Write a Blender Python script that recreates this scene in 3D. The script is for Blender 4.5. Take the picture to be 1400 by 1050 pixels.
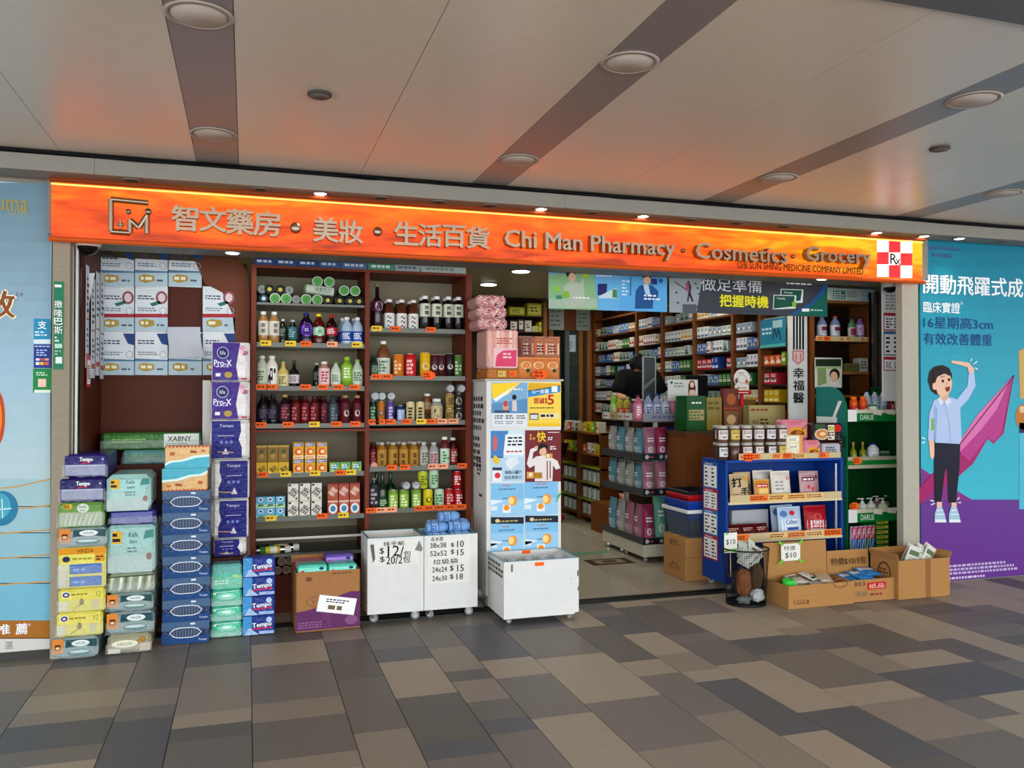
import bpy, math, random
from mathutils import Vector, Matrix
for _o in list(bpy.data.objects): bpy.data.objects.remove(_o)
random.seed(11)
SC = bpy.context.scene
COL = SC.collection
PI = math.pi

# ------------------------------------------------------------------ camera
FPX, CX, CY = 1150.0, 700.0, 525.0          # focal length in pixels of the 1400 x 1050 frame
YAW = math.radians(17.5)
PITCH = math.atan(16 * math.cos(YAW) / FPX)
CAM = Vector((0, -5.5, 1.55))
cam_data = bpy.data.cameras.new('camera')
cam_data.sensor_width = 36
cam_data.lens = 36 * FPX / 1400
cam_data.clip_start = .05
cam = bpy.data.objects.new('camera', cam_data)
cam.location = CAM
cam.rotation_euler = (PI / 2 + PITCH, 0, -YAW)
COL.objects.link(cam)
SC.camera = cam

# ------------------------------------------------------------------ world, light, exposure
SC.view_settings.view_transform = 'Standard'
SC.view_settings.look = 'None'
SC.view_settings.gamma = 1
SC.view_settings.use_curve_mapping = False
SC.view_settings.exposure = 0.0
world = bpy.data.worlds.new('overcast_sky')
SC.world = world
world.use_nodes = True
_n = world.node_tree.nodes
_n['Background'].inputs[0].default_value = (.86, .93, 1.0, 1)
_n['Background'].inputs[1].default_value = 3.2

def area(name, loc, rot, sx, sy, power, col=(1, 1, 1)):
    l = bpy.data.lights.new(name, 'AREA')
    l.shape = 'RECTANGLE'; l.size = sx; l.size_y = sy; l.energy = power; l.color = col
    o = bpy.data.objects.new(name, l); o.location = loc; o.rotation_euler = rot
    COL.objects.link(o)
    return o
# daylight entering the arcade from its open side behind the camera
area('daylight_opening', (1.0, -9.2, 2.1), (math.radians(86), 0, 0), 14, 3.2, 620, (.93, .97, 1.0))
# area lights for the shop's ceiling lamps; several are unseen, with no diffuser built
for _i, (_x, _y) in enumerate([(1.3, 2.6), (3.0, 2.2), (3.0, 4.2), (4.35, 2.3), (4.35, 4.6), (1.6, 4.6)]):
    area('shop_lamp', (_x, _y, 2.84), (0, 0, 0), .5, .5, 15 if _x < 4 else 8, (1, .96, .88))
area('shop_lamp', (4.5, .85, 2.6), (0, 0, 0), .3, .3, 5, (1, .96, .88))
area('shop_lamp', (.12, .42, 2.47), (0, 0, 0), .1, .1, 1.2, (1, .96, .88))

# ------------------------------------------------------------------ helpers
def ray(px, py):
    cy, sy, cp, sp = math.cos(YAW), math.sin(YAW), math.cos(PITCH), math.sin(PITCH)
    fw = Vector((sy * cp, cy * cp, sp)); rt = Vector((cy, -sy, 0)); up = rt.cross(fw)
    return rt * ((px - CX) / FPX) - up * ((py - CY) / FPX) + fw
def at(px, py, Y):
    """the point of the vertical plane y = Y seen at a pixel -> (x, z)"""
    d = ray(px, py); t = (Y - CAM.y) / d.y
    p = CAM + d * t
    return p.x, p.z
def ax(px, Y): return at(px, 541, Y)[0]
def atx(px, py, X):
    d = ray(px, py); t = X / d.x
    p = CAM + d * t
    return p.y, p.z
def atz(px, py, Z=0):
    d = ray(px, py); t = (Z - CAM.z) / d.z
    p = CAM + d * t
    return p.x, p.y

def lin(h):
    h = h.lstrip('#')
    out = []
    for i in (0, 2, 4):
        c = int(h[i:i + 2], 16) / 255
        out.append(c / 12.92 if c <= .04045 else ((c + .055) / 1.055) ** 2.4)
    return out
MC = {}
def M(col, r=.5, k='p', s=1.0):
    """procedural material: colour (hex), roughness, kind, strength"""
    key = (col, r, k, s)
    if key in MC: return MC[key]
    m = bpy.data.materials.new('%s_%s' % ({'p': 'paint', 'film': 'film', 'card': 'cardboard', 'metal': 'metal', 'emit': 'glow', 'clear': 'clear_plastic', 'wood': 'wood', 'cloth': 'cloth', 'glass': 'glass'}[k], col))
    m.use_nodes = True
    nt = m.node_tree; N = nt.nodes; L = nt.links
    b = N['Principled BSDF']; c = lin(col)
    if k not in ('emit', 'clear', 'metal'):
        c = [x ** 1.12 for x in c]; b.inputs['Specular IOR Level'].default_value = .14
    b.inputs['Roughness'].default_value = r
    if k == 'emit':
        b.inputs['Base Color'].default_value = (*c, 1)
        b.inputs['Emission Color'].default_value = (*c, 1)
        b.inputs['Emission Strength'].default_value = s
        MC[key] = m
        return m
    if k == 'clear':
        out = N['Material Output']
        tr = N.new('ShaderNodeBsdfTransparent'); tr.inputs[0].default_value = (*[.6 + .4 * x for x in c], 1)
        mx = N.new('ShaderNodeMixShader'); mx.inputs[0].default_value = .22 * s
        b.inputs['Base Color'].default_value = (*c, 1)
        L.new(tr.outputs[0], mx.inputs[1]); L.new(b.outputs[0], mx.inputs[2]); L.new(mx.outputs[0], out.inputs[0])
        MC[key] = m
        return m
    tc = N.new('ShaderNodeTexCoord'); nz = N.new('ShaderNodeTexNoise')
    mp = N.new('ShaderNodeMapping')
    L.new(tc.outputs['Object'], mp.inputs[0]); L.new(mp.outputs[0], nz.inputs['Vector'])
    amt = {'p': .06, 'film': .10, 'card': .16, 'metal': .08, 'wood': .30, 'cloth': .12, 'glass': .04}[k]
    nz.inputs['Scale'].default_value = {'p': 14, 'film': 9, 'card': 30, 'metal': 20, 'wood': 6, 'cloth': 40, 'glass': 10}[k]
    if k == 'wood': mp.inputs['Scale'].default_value = (9, 9, .7)
    if k == 'card': mp.inputs['Scale'].default_value = (1, 1, 4)
    nz.inputs['Detail'].default_value = 3
    mr = N.new('ShaderNodeMapRange'); mr.inputs[3].default_value = 1 - amt; mr.inputs[4].default_value = 1 + amt
    L.new(nz.outputs[0], mr.inputs[0])
    hs = N.new('ShaderNodeHueSaturation'); hs.inputs['Color'].default_value = (*c, 1)
    L.new(mr.outputs[0], hs.inputs['Value']); L.new(hs.outputs[0], b.inputs['Base Color'])
    if k == 'metal': b.inputs['Metallic'].default_value = 1
    if k == 'film':
        b.inputs['Coat Weight'].default_value = .42 * s * s; b.inputs['Coat Roughness'].default_value = .08; b.inputs['Specular IOR Level'].default_value = .08
        n2 = N.new('ShaderNodeTexNoise'); n2.inputs['Scale'].default_value = 17; n2.inputs['Detail'].default_value = 3; n2.inputs['Distortion'].default_value = 2.2
        bp = N.new('ShaderNodeBump'); bp.inputs['Strength'].default_value = .85 * s; bp.inputs['Distance'].default_value = .014
        L.new(tc.outputs['Object'], n2.inputs['Vector']); L.new(n2.outputs[0], bp.inputs['Height'])
        L.new(bp.outputs[0], b.inputs['Normal']); L.new(bp.outputs[0], b.inputs['Coat Normal'])
    if k == 'glass':
        b.inputs['Coat Weight'].default_value = .4; b.inputs['Coat Roughness'].default_value = .05
    MC[key] = m
    return m

EPS = .0009
TC = {}
_fc = bpy.data.curves.new('lettering', 'FONT'); _fo = bpy.data.objects.new('lettering', _fc)
def tmesh(s, bold=0, ext=0):
    key = (s, bold, ext)
    if key not in TC:
        _fc.body = s; _fc.offset = bold; _fc.resolution_u = 2; _fc.extrude = ext
        me = bpy.data.meshes.new_from_object(_fo)
        vs = [tuple(v.co) for v in me.vertices]; fs = [tuple(p.vertices) for p in me.polygons]
        bpy.data.meshes.remove(me)
        if vs:
            x0 = min(v[0] for v in vs); x1 = max(v[0] for v in vs); y0 = min(v[1] for v in vs); y1 = max(v[1] for v in vs)
        else: x0 = x1 = y0 = y1 = 0
        TC[key] = (vs, fs, x0, x1, y0, y1)
    return TC[key]

def F_front(ox=0, oy=0, oz=0): return lambda u, v, l: (ox + u, oy - l * EPS, oz + v)
def F_left(ox=0, oy=0, oz=0): return lambda u, v, l: (ox - l * EPS, oy - u, oz + v)       # seen from -x
def F_right(ox=0, oy=0, oz=0): return lambda u, v, l: (ox + l * EPS, oy + u, oz + v)
def F_top(ox=0, oy=0, oz=0): return lambda u, v, l: (ox + u, oy + v, oz + l * EPS)
class F_wrap:
    curved = True
    def __init__(s, r, oz=0): s.r = r; s.oz = oz
    def __call__(s, u, v, l):
        a = u / s.r; q = s.r + l * EPS
        return (q * math.sin(a), -q * math.cos(a), s.oz + v)
class F_bulge:
    curved = True
    def __init__(s, w, h, d): s.w = w; s.h = h; s.d = d
    def dep(s, u, v):
        a = max(0, 1 - (2 * u / s.w) ** 2); b = max(0, 1 - (2 * v / s.h - 1) ** 2)
        return s.d / 2 * (a ** .6) * (b ** .45)
    def __call__(s, u, v, l): return (u, -s.dep(u, v) - l * EPS, v)

class MB:
    """collects shapes and links them as one mesh"""
    def __init__(s, T=None):
        s.v = []; s.f = []; s.mi = []; s.mats = []; s.sm = []; s.T = T; s.F = F_front()
    def add(s, vs, fs, m, smooth=False):
        o = len(s.v)
        if s.T is not None: vs = [tuple(s.T @ Vector(v)) for v in vs]
        s.v += vs
        many = isinstance(m, (list, tuple))
        for i, f in enumerate(fs):
            mm = m[i] if many else m
            if mm not in s.mats: s.mats.append(mm)
            s.f.append(tuple(o + k for k in f)); s.mi.append(s.mats.index(mm)); s.sm.append(smooth)
        return s
    def box(s, x0, x1, y0, y1, z0, z1, m, c=0, **fm):
        """box; c = chamfer; f b l r t d override the material of a face"""
        if c <= 0:
            v = [(x0, y0, z0), (x1, y0, z0), (x1, y1, z0), (x0, y1, z0), (x0, y0, z1), (x1, y0, z1), (x1, y1, z1), (x0, y1, z1)]
            f = [(0, 1, 5, 4), (2, 3, 7, 6), (3, 0, 4, 7), (1, 2, 6, 5), (4, 5, 6, 7), (3, 2, 1, 0)]
            return s.add(v, f, [fm.get(k, m) for k in 'fblrtd'])
        c = min(c, (x1 - x0) * .49, (y1 - y0) * .49, (z1 - z0) * .49)
        v = []; ix = {}
        X = (x0, x1); Y = (y0, y1); Z = (z0, z1)
        for i in (0, 1):
            for j in (0, 1):
                for k in (0, 1):
                    sx, sy, sz = (c, -c)[i], (c, -c)[j], (c, -c)[k]
                    for a, p in enumerate([(X[i], Y[j] + sy, Z[k] + sz), (X[i] + sx, Y[j], Z[k] + sz), (X[i] + sx, Y[j] + sy, Z[k])]):
                        ix[i, j, k, a] = len(v); v.append(p)
        f = []; g = []
        def q(l, mt): f.append(tuple(ix[t] for t in l)); g.append(mt)
        q([(0, 0, 0, 1), (1, 0, 0, 1), (1, 0, 1, 1), (0, 0, 1, 1)], fm.get('f', m))
        q([(1, 1, 0, 1), (0, 1, 0, 1), (0, 1, 1, 1), (1, 1, 1, 1)], fm.get('b', m))
        q([(0, 1, 0, 0), (0, 0, 0, 0), (0, 0, 1, 0), (0, 1, 1, 0)], fm.get('l', m))
        q([(1, 0, 0, 0), (1, 1, 0, 0), (1, 1, 1, 0), (1, 0, 1, 0)], fm.get('r', m))
        q([(0, 0, 1, 2), (1, 0, 1, 2), (1, 1, 1, 2), (0, 1, 1, 2)], fm.get('t', m))
        q([(0, 1, 0, 2), (1, 1, 0, 2), (1, 0, 0, 2), (0, 0, 0, 2)], fm.get('d', m))
        for i in (0, 1):
            for j in (0, 1):
                l = [(i, j, 0, 0), (i, j, 0, 1), (i, j, 1, 1), (i, j, 1, 0)]
                q(l if (i == j) else l[::-1], m)
                l = [(i, 0, j, 0), (i, 1, j, 0), (i, 1, j, 2), (i, 0, j, 2)]
                q(l if (i != j) else l[::-1], m)
                l = [(0, i, j, 1), (1, i, j, 1), (1, i, j, 2), (0, i, j, 2)]
                q(l if (i == j) else l[::-1], m)
                for k in (0, 1):
                    l = [(i, j, k, 0), (i, j, k, 1), (i, j, k, 2)]
                    q(l if (i + j + k) % 2 == 0 else l[::-1], m)
        return s.add(v, f, g)
    def lathe(s, prof, m, n=14, o=(0, 0, 0), axis='z', smooth=True):
        """prof: (r, z[, material of the segment above])"""
        v = []; f = []; g = []
        cur = m
        k = len(prof)
        for p in prof:
            for i in range(n):
                a = 2 * PI * i / n + PI / n
                x, y, z = p[0] * math.cos(a), p[0] * math.sin(a), p[1]
                if axis == 'y': x, y, z = x, -z, y
                if axis == 'x': x, y, z = z, x, y
                v.append((x + o[0], y + o[1], z + o[2]))
        for j in range(k - 1):
            if len(prof[j]) > 2: cur = prof[j][2]
            for i in range(n):
                i2 = (i + 1) % n
                f.append((j * n + i, j * n + i2, (j + 1) * n + i2, (j + 1) * n + i)); g.append(cur)
        s.add(v, f, g, smooth)
        s.add([v[i] for i in range(n)][::-1], [tuple(range(n))], prof[0][2] if len(prof[0]) > 2 else m)
        s.add([v[(k - 1) * n + i] for i in range(n)], [tuple(range(n))], prof[-1][2] if len(prof[-1]) > 2 else cur)
        return s
    def tube(s, p0, p1, r, m, n=6, r2=None):
        p0 = Vector(p0); p1 = Vector(p1); d = (p1 - p0).normalized()
        a = d.orthogonal().normalized(); b = d.cross(a); r2 = r if r2 is None else r2
        v = [tuple(p0 + (a * math.cos(2 * PI * i / n) + b * math.sin(2 * PI * i / n)) * r) for i in range(n)]
        v += [tuple(p1 + (a * math.cos(2 * PI * i / n) + b * math.sin(2 * PI * i / n)) * r2) for i in range(n)]
        f = [(i, (i + 1) % n, n + (i + 1) % n, n + i) for i in range(n)]
        s.add(v, f, m, n > 4)
        s.add([v[i] for i in range(n)][::-1] + v[n:], [tuple(range(n)), tuple(range(n, 2 * n))], m)
        return s
    def path(s, pts, r, m, n=6):
        for a, b in zip(pts, pts[1:]): s.tube(a, b, r, m, n)
        return s
    # printed shapes in the frame s.F(u, v, layer)
    def R(s, u0, v0, u1, v1, m, l=1):
        if getattr(s.F, 'curved', False):
            nu, nv = 6, 4
            v = [s.F(u0 + (u1 - u0) * i / nu, v0 + (v1 - v0) * j / nv, l) for j in range(nv + 1) for i in range(nu + 1)]
            f = [(j * (nu + 1) + i, j * (nu + 1) + i + 1, (j + 1) * (nu + 1) + i + 1, (j + 1) * (nu + 1) + i) for j in range(nv) for i in range(nu)]
            return s.add(v, f, m, True)
        return s.add([s.F(u0, v0, l), s.F(u1, v0, l), s.F(u1, v1, l), s.F(u0, v1, l)], [(0, 1, 2, 3)], m)
    def P(s, pts, m, l=1): return s.add([s.F(u, v, l) for u, v in pts], [tuple(range(len(pts)))], m)
    def E(s, cx, cy, rx, ry, m, l=1, n=20, a0=0, a1=2 * PI):
        return s.P([(cx + rx * math.cos(a0 + (a1 - a0) * i / n), cy + ry * math.sin(a0 + (a1 - a0) * i / n)) for i in range(n if a1 - a0 > 6.2 else n + 1)], m, l)
    def ring(s, cx, cy, rx, ry, t, m, l=1, n=24):
        o = [(math.cos(2 * PI * i / n), math.sin(2 * PI * i / n)) for i in range(n)]
        v = [s.F(cx + rx * a, cy + ry * b, l) for a, b in o] + [s.F(cx + (rx - t) * a, cy + (ry - t) * b, l) for a, b in o]
        return s.add(v, [(i, (i + 1) % n, n + (i + 1) % n, n + i) for i in range(n)], m)
    def line(s, pts, t, m, l=1):
        for (a, b), (c, d) in zip(pts, pts[1:]):
            n = math.hypot(c - a, d - b) or 1; x, y = -(d - b) / n * t / 2, (c - a) / n * t / 2
            s.add([s.F(a - x, b - y, l), s.F(c - x, d - y, l), s.F(c + x, d + y, l), s.F(a + x, b + y, l)], [(0, 1, 2, 3)], m)
        return s
    def X(s, txt, cx, cy, h, m, l=2, w=None, b=0, al='c', rot=0, ext=0):
        """text of cap height h centred on cx, cy (al l = starts at cx); w = width to fit"""
        if b > 0:      # heavier strokes
            k_ = h * b * .9
            for i_, (dx, dy) in enumerate(((-1, 0), (1, 0), (0, -.7), (0, .7))): s.X(txt, cx + dx * k_, cy + dy * k_, h, m, l + .16 * i_, w, 0, al, rot, ext)
            return s
        vs, fs, x0, x1, y0, y1 = tmesh(txt, b, ext)
        if not vs: return s
        kx = k = h / max(1e-6, (y1 - y0))
        if w: kx = w / max(1e-6, (x1 - x0))
        ou = cx - (x0 + x1) / 2 * kx if al == 'c' else cx - x0 * kx
        ov = cy - (y0 + y1) / 2 * k
        out = []
        cr, sr = math.cos(rot), math.sin(rot)
        for q in vs:
            u, v = ou + q[0] * kx, ov + q[1] * k
            if rot: u, v = cx + (u - cx) * cr - (v - cy) * sr, cy + (u - cx) * sr + (v - cy) * cr
            p = s.F(u, v, l)
            if ext: p = (p[0], p[1] - (q[2] + ext), p[2])
            out.append(p)
        return s.add(out, fs, m)
    def dashes(s, u0, v0, u1, v1, m, rows=3, l=2, fill=.5, seed=0):
        """lines of print too small to read"""
        rr = random.Random(seed); h = (v1 - v0) / rows
        if h < 5e-4 or u1 <= u0 or (u1 - u0) / h > 400:
            print('DASHES', u0, v0, u1, v1, rows); return s
        for i in range(rows):
            u = u0; v = v0 + i * h; end = u1 - rr.random() * (u1 - u0) * .3
            while u < end:
                w = h * rr.uniform(.5, 1.6)
                if u + w > u1: break
                s.R(u, v + h * .2, u + w, v + h * (.2 + fill), m, l); u += w + h * .35
        return s
    def mesh(s, name):
        me = bpy.data.meshes.new(name)
        me.from_pydata(s.v, [], s.f)
        for m in s.mats: me.materials.append(m)
        me.polygons.foreach_set('material_index', s.mi)
        me.polygons.foreach_set('use_smooth', s.sm)
        me.update()
        return me
    def build(s, name, parent=None, loc=(0, 0, 0), rot=(0, 0, 0)):
        o = bpy.data.objects.new(name, s.mesh(name)); COL.objects.link(o)
        o.location = loc; o.rotation_euler = rot
        if parent is not None: o.parent = parent
        return o

class PX:
    """printed shapes given where the photograph shows them on the vertical plane y = Y"""
    def __init__(s, mb, Y): s.mb = mb; s.Y = Y; mb.F = lambda u, v, l: (u, Y - l * EPS, v)
    def R(s, x0, y0, x1, y1, m, l=1): s.mb.P([at(x0, y1, s.Y), at(x1, y1, s.Y), at(x1, y0, s.Y), at(x0, y0, s.Y)], m, l)
    def B(s, x0, y0, x1, y1, m, l=1):
        a, b = at(x0, (y0 + y1) / 2, s.Y), at(x1, (y0 + y1) / 2, s.Y); h = abs(at((x0 + x1) / 2, y0, s.Y)[1] - at((x0 + x1) / 2, y1, s.Y)[1]) / 2
        zc = (a[1] + b[1]) / 2
        s.mb.R(a[0], zc - h, b[0], zc + h, m, l)
    def P(s, pts, m, l=1):
        q = [at(x, y, s.Y) for x, y in pts]
        ar = sum(a[0] * b[1] - b[0] * a[1] for a, b in zip(q, q[1:] + q[:1]))
        s.mb.P(q if ar > 0 else q[::-1], m, l)
    def E(s, cx, cy, rx, ry, m, l=1, n=22):
        a = at(cx, cy, s.Y); u = abs(at(cx + rx, cy, s.Y)[0] - a[0]); v = abs(at(cx, cy + ry, s.Y)[1] - a[1])
        s.mb.E(a[0], a[1], u, v, m, l, n)
    def ring(s, cx, cy, rx, ry, t, m, l=1):
        a = at(cx, cy, s.Y); u = abs(at(cx + rx, cy, s.Y)[0] - a[0]); v = abs(at(cx, cy + ry, s.Y)[1] - a[1])
        s.mb.ring(a[0], a[1], u, v, t, m, l)
    def L(s, pts, t, m, l=1): s.mb.line([at(x, y, s.Y) for x, y in pts], t, m, l)
    def T(s, txt, x0, y0, x1, y1, m, l=2, b=0, ext=0):
        xc, yc = (x0 + x1) / 2, (y0 + y1) / 2
        a, c = at(x0, yc, s.Y), at(x1, yc, s.Y); q = at(xc, yc, s.Y)
        h = at(xc, y0, s.Y)[1] - at(xc, y1, s.Y)[1]
        s.mb.X(txt, (a[0] + c[0]) / 2, q[1], h, m, l, w=c[0] - a[0], b=b, ext=ext)
    def D(s, x0, y0, x1, y1, m, rows=3, l=2, fill=.5):
        xc = (x0 + x1) / 2
        s.mb.dashes(at(x0, y1, s.Y)[0], at(xc, y1, s.Y)[1], at(x1, y0, s.Y)[0], at(xc, y0, s.Y)[1], m, rows, l, fill, int(x0 * 7 + y0))

def mixh(stops, f):
    """colour between (position, hex) stops"""
    for (p, c), (q, d) in zip(stops, stops[1:]):
        if f <= q or (q, d) == stops[-1]:
            t = min(1, max(0, (f - p) / (q - p)))
            return ''.join('%02x' % round(int(c[i:i + 2], 16) * (1 - t) + int(d[i:i + 2], 16) * t) for i in (0, 2, 4))
LABELS = {}
def tag(o, label, cat, group=None):
    n = len(label.replace(',', ' ').split())
    if not 4 <= n <= 16: print('LABEL LENGTH', n, label)
    if label in LABELS: print('LABEL TWICE', label)
    LABELS[label] = 1
    o['label'] = label; o['category'] = cat
    if group: o['group'] = group
    return o
def thing(name, label, cat, loc=(0, 0, 0), rz=0, group=None):
    o = bpy.data.objects.new(name, None); COL.objects.link(o)
    o.empty_display_size = .05
    o.location = loc; o.rotation_euler = (0, 0, rz)
    return tag(o, label, cat, group)
def struct(name, mb):
    o = mb.build(name); o['kind'] = 'structure'
    return o
KIND = {}
def K(key, name, cat, *parts):
    """a kind of product: parts are (name, MB[, label[, [(sub name, MB)]]])"""
    KIND[key] = (name, cat, [(p[0], p[1].mesh(p[0]), p[2] if len(p) > 2 else None, [(q[0], q[1].mesh(q[0])) for q in (p[3] if len(p) > 3 else [])]) for p in parts])
def spawn(key, label, loc, rz=0, group=None, rot=None, s=None):
    name, cat, parts = KIND[key]
    if len(parts) == 1 and not parts[0][3]:
        o = bpy.data.objects.new(name, parts[0][1]); COL.objects.link(o)
        tag(o, label, cat, group)
    else:
        o = thing(name, label, cat, group=group)
        for pn, me, pl, subs in parts:
            c = bpy.data.objects.new(pn, me); COL.objects.link(c); c.parent = o
            if pl: c['label'] = pl
            for sn, sme in subs:
                d = bpy.data.objects.new(sn, sme); COL.objects.link(d); d.parent = c
    o.location = loc; o.rotation_euler = rot if rot else (0, 0, rz)
    if s: o.scale = s if isinstance(s, tuple) else (s, s, s)
    return o
ORD = ['', 'second', 'third', 'fourth', 'fifth', 'sixth', 'seventh', 'eighth', 'ninth', 'tenth', 'eleventh', 'twelfth', 'thirteenth', 'fourteenth', 'fifteenth', 'sixteenth', 'seventeenth', 'eighteenth', 'nineteenth', 'twentieth']
def olab(desc, i, n, place):
    if n == 1: return desc + (' ' if place.split()[0] in ('on', 'of', 'in', 'inside', 'behind', 'among', 'above') else ', ') + place
    c = '' if place.split()[0] in ('on', 'of', 'in', 'inside', 'behind', 'among', 'above') else ','
    if n == 2: return '%s, %s of two%s %s' % (desc, ('left', 'right')[i], c, place)
    if i == 0: return '%s, leftmost%s %s' % (desc, c, place)
    if i == n - 1: return '%s, rightmost%s %s' % (desc, c, place)
    return '%s, %s from left%s %s' % (desc, ORD[i] if i < len(ORD) else str(i + 1) + 'th', c, place)
def rowat(key, desc, place, pxs, Y, z, group=None, rz=0, jit=.0, s=None):
    for i, px in enumerate(pxs):
        spawn(key, olab(desc, i, len(pxs), place), (ax(px, Y), Y, z), rz + random.uniform(-jit, jit), group, s=s)

WHITE = M('f2f2f0', .45); BLACK = M('141416', .5); GREY = M('8a8a88', .5); ORANGE = M('ff6a14', .55); YEL = M('f5d23a', .55)
RED = M('c8202a', .45); STEEL = M('b9bcbf', .3, 'metal'); INK = M('2a2a33', .6); GOLD = M('c9a24a', .35)
# ================================================================== the setting
# arcade floor: strips of tiles running away from the shop
rr = random.Random(5)
tile_cols = ['968b7f', '716c66', 'a59988', '6a696b', '817a73', 'a89c8b', '7a746d']
tile_m = []
for i, h in enumerate(tile_cols):
    m = M(h, .42, 'p', 1 + i * .001).copy(); m.name = 'paving_' + h
    nt = m.node_tree; N = nt.nodes
    nz = N.new('ShaderNodeTexNoise'); nz.inputs['Scale'].default_value = 120; mp = N.new('ShaderNodeMapping'); mp.inputs['Scale'].default_value = (1, .22, 1)
    mp.inputs['Rotation'].default_value = (0, 0, .5)
    tc = N.new('ShaderNodeTexCoord'); bp = N.new('ShaderNodeBump'); bp.inputs['Strength'].default_value = .35; bp.inputs['Distance'].default_value = .004
    nt.links.new(tc.outputs['Object'], mp.inputs[0]); nt.links.new(mp.outputs[0], nz.inputs['Vector']); nt.links.new(nz.outputs[0], bp.inputs['Height'])
    nt.links.new(bp.outputs[0], N['Principled BSDF'].inputs['Normal'])
    tile_m.append(m)
g = MB()
joint = M('2b2a2a', .8)
g.box(-8, 14, -12, .34, -.06, -.003, joint)
xs = [-8]
while xs[-1] < -2: xs.append(xs[-1] + rr.choice([.26, .34, .46]))
xs += [-1.5, -1.06, -.6, -.33, .03, .47, .73, 1.06, 1.3, 1.62, 2.06, 2.32]
while xs[-1] < 13.6: xs.append(xs[-1] + rr.choice([.25, .33, .45]))
for a, b in zip(xs, xs[1:]):
    y = .34 - rr.uniform(0, .3); last = None
    lo = .34
    while lo > -12:
        hi = lo; lo = y; y -= rr.choice([.17, .25, .32, .45, .6, .75])
        m = rr.choice([t for t in tile_m if t is not last]); last = m
        if hi - lo > .02: g.box(a + .002, b - .002, lo + .0008, hi - .0008, -.02, 0, m)
struct('floor', g)
# shop floor: large glossy cream tiles
g = MB()
for i in range(12):
    for j in range(10):
        x0, y0 = -1.2 + i * .6, .42 + j * .6
        g.box(x0 + .001, x0 + .599, y0 + .001, y0 + .599, -.02, .005, M(['a9a391', 'a39d8b', 'aea895'][(i * 7 + j * 3) % 3], .16))
g.box(-1.2, 6, .42, 6.4, -.05, .003, M('6b675c', .5))
struct('floor_shop', g)
g = MB()
g.box(-1.15, 5.6, .3, .42, -.02, .012, M('3a3d3a', .35, 'metal'), .004)
g.box(-1.15, 5.6, .335, .345, .012, .016, M('1c1d1c', .5)); g.box(-1.15, 5.6, .375, .385, .012, .016, M('1c1d1c', .5))
struct('trim_1', g).name = 'trim_threshold'
# ceiling of the arcade
CZ = 2.945
cpan = M('d8c8b5', .3, 'p', 1.01); cstr = M('857b76', .38, 'p', 1.02)
for m_ in (cpan, cstr):
    m_.node_tree.nodes['Principled BSDF'].inputs['Specular IOR Level'].default_value = .9; m_.node_tree.nodes['Principled BSDF'].inputs['IOR'].default_value = 1.75
g = MB()
def ceil_strip(a, b): g.box(a, b, -8.5, -.2, CZ, CZ + .05, cstr)
bounds = []
_x = lambda px, py: atz(px, py, CZ)[0]
s1 = (_x(222, 0), _x(318, 0)); s2 = (_x(912, 0), _x(1008, 0)); s3 = (_x(1400, 98), _x(1400, 150))
print('stripes', s1, s2, s3)
per = s2[0] - s1[0]; wd = s1[1] - s1[0]
for k in range(-4, 7):
    a = s1[0] + per * k
    g.box(a, a + wd, -8.5, -.16, CZ, CZ + .05, cstr)
    mid = a + wd + (per - wd) / 2
    g.box(a + wd + .003, mid - .0015, -8.5, -.16, CZ, CZ + .05, cpan)
    g.box(mid + .0015, a + per - .003, -8.5, -.16, CZ, CZ + .05, cpan)
g.box(-8, 14, -8.6, 0, CZ + .06, CZ + .1, BLACK)
struct('ceiling', g)
# dropped edge beam of the arcade ceiling, out above the camera
yb = atz(1300, 13, CZ - .001)[1]
g = MB(); g.box(-8, 14, yb - .5, yb, CZ - .012, CZ + .02, M('6c6a6c', .5)); struct('trim_ceiling_edge', g)
# fascia above the sign with its dark slot
zf0 = 2.83; zf1 = 2.922
g = MB()
fas = M('8f8a80', .5)
for a, b in ((-3, at(129, 240, -.14)[0]), (at(129, 240, -.14)[0], at(773, 280, -.14)[0]), (at(773, 280, -.14)[0], at(1250, 310, -.14)[0]), (at(1250, 310, -.14)[0], 9)):
    g.box(a + .001, b - .001, -.14, .058, zf0, zf1, fas)
g.box(-3, 9, -.16, .1, CZ + .004, CZ + .06, BLACK); g.box(-3, 9, -.09, .1, zf1, CZ + .004, BLACK)
struct('trim_fascia', g)
# facade walls beside the shop, and shop shell
XL, XR = at(70, 541, .1)[0], at(1262, 541, .1)[0]
wall = M('8e887c', .7)
g = MB(); g.box(-4, XL - .03, .126, .3, 0, CZ, wall); struct('wall_front_left', g)
g = MB(); g.box(XR + .03, 9.5, .126, .3, 0, CZ, wall); struct('wall_front_right', g)
WX, WY, IZ = 5.75, 5.7, 2.88
iw = M('8a8478', .7)
g = MB(); g.box(-1.35, -1.2, .3, WY, 0, IZ, iw); struct('wall_left', g)
g = MB(); g.box(WX, WX + .15, .3, WY, 0, IZ, iw); struct('wall_right', g)
g = MB(); g.box(-1.35, WX + .15, WY, WY + .15, 0, IZ + .1, M('6b4526', .6, 'wood')); struct('wall_back', g)
g = MB(); g.box(-1.35, WX + .15, .55, WY + .15, IZ, IZ + .1, M('bcb89c', .35)); struct('ceiling_shop', g)
# shutter box behind the sign
zs = 2.505
g = MB(); g.box(XL - .02, XR + .02, .06, .31, zs, IZ + .05, M('8b8980', .45)); g.box(-1.35, WX, .31, .6, zs, IZ + .05, M('8b8980', .45)); struct('trim_shutter_box', g)
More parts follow.
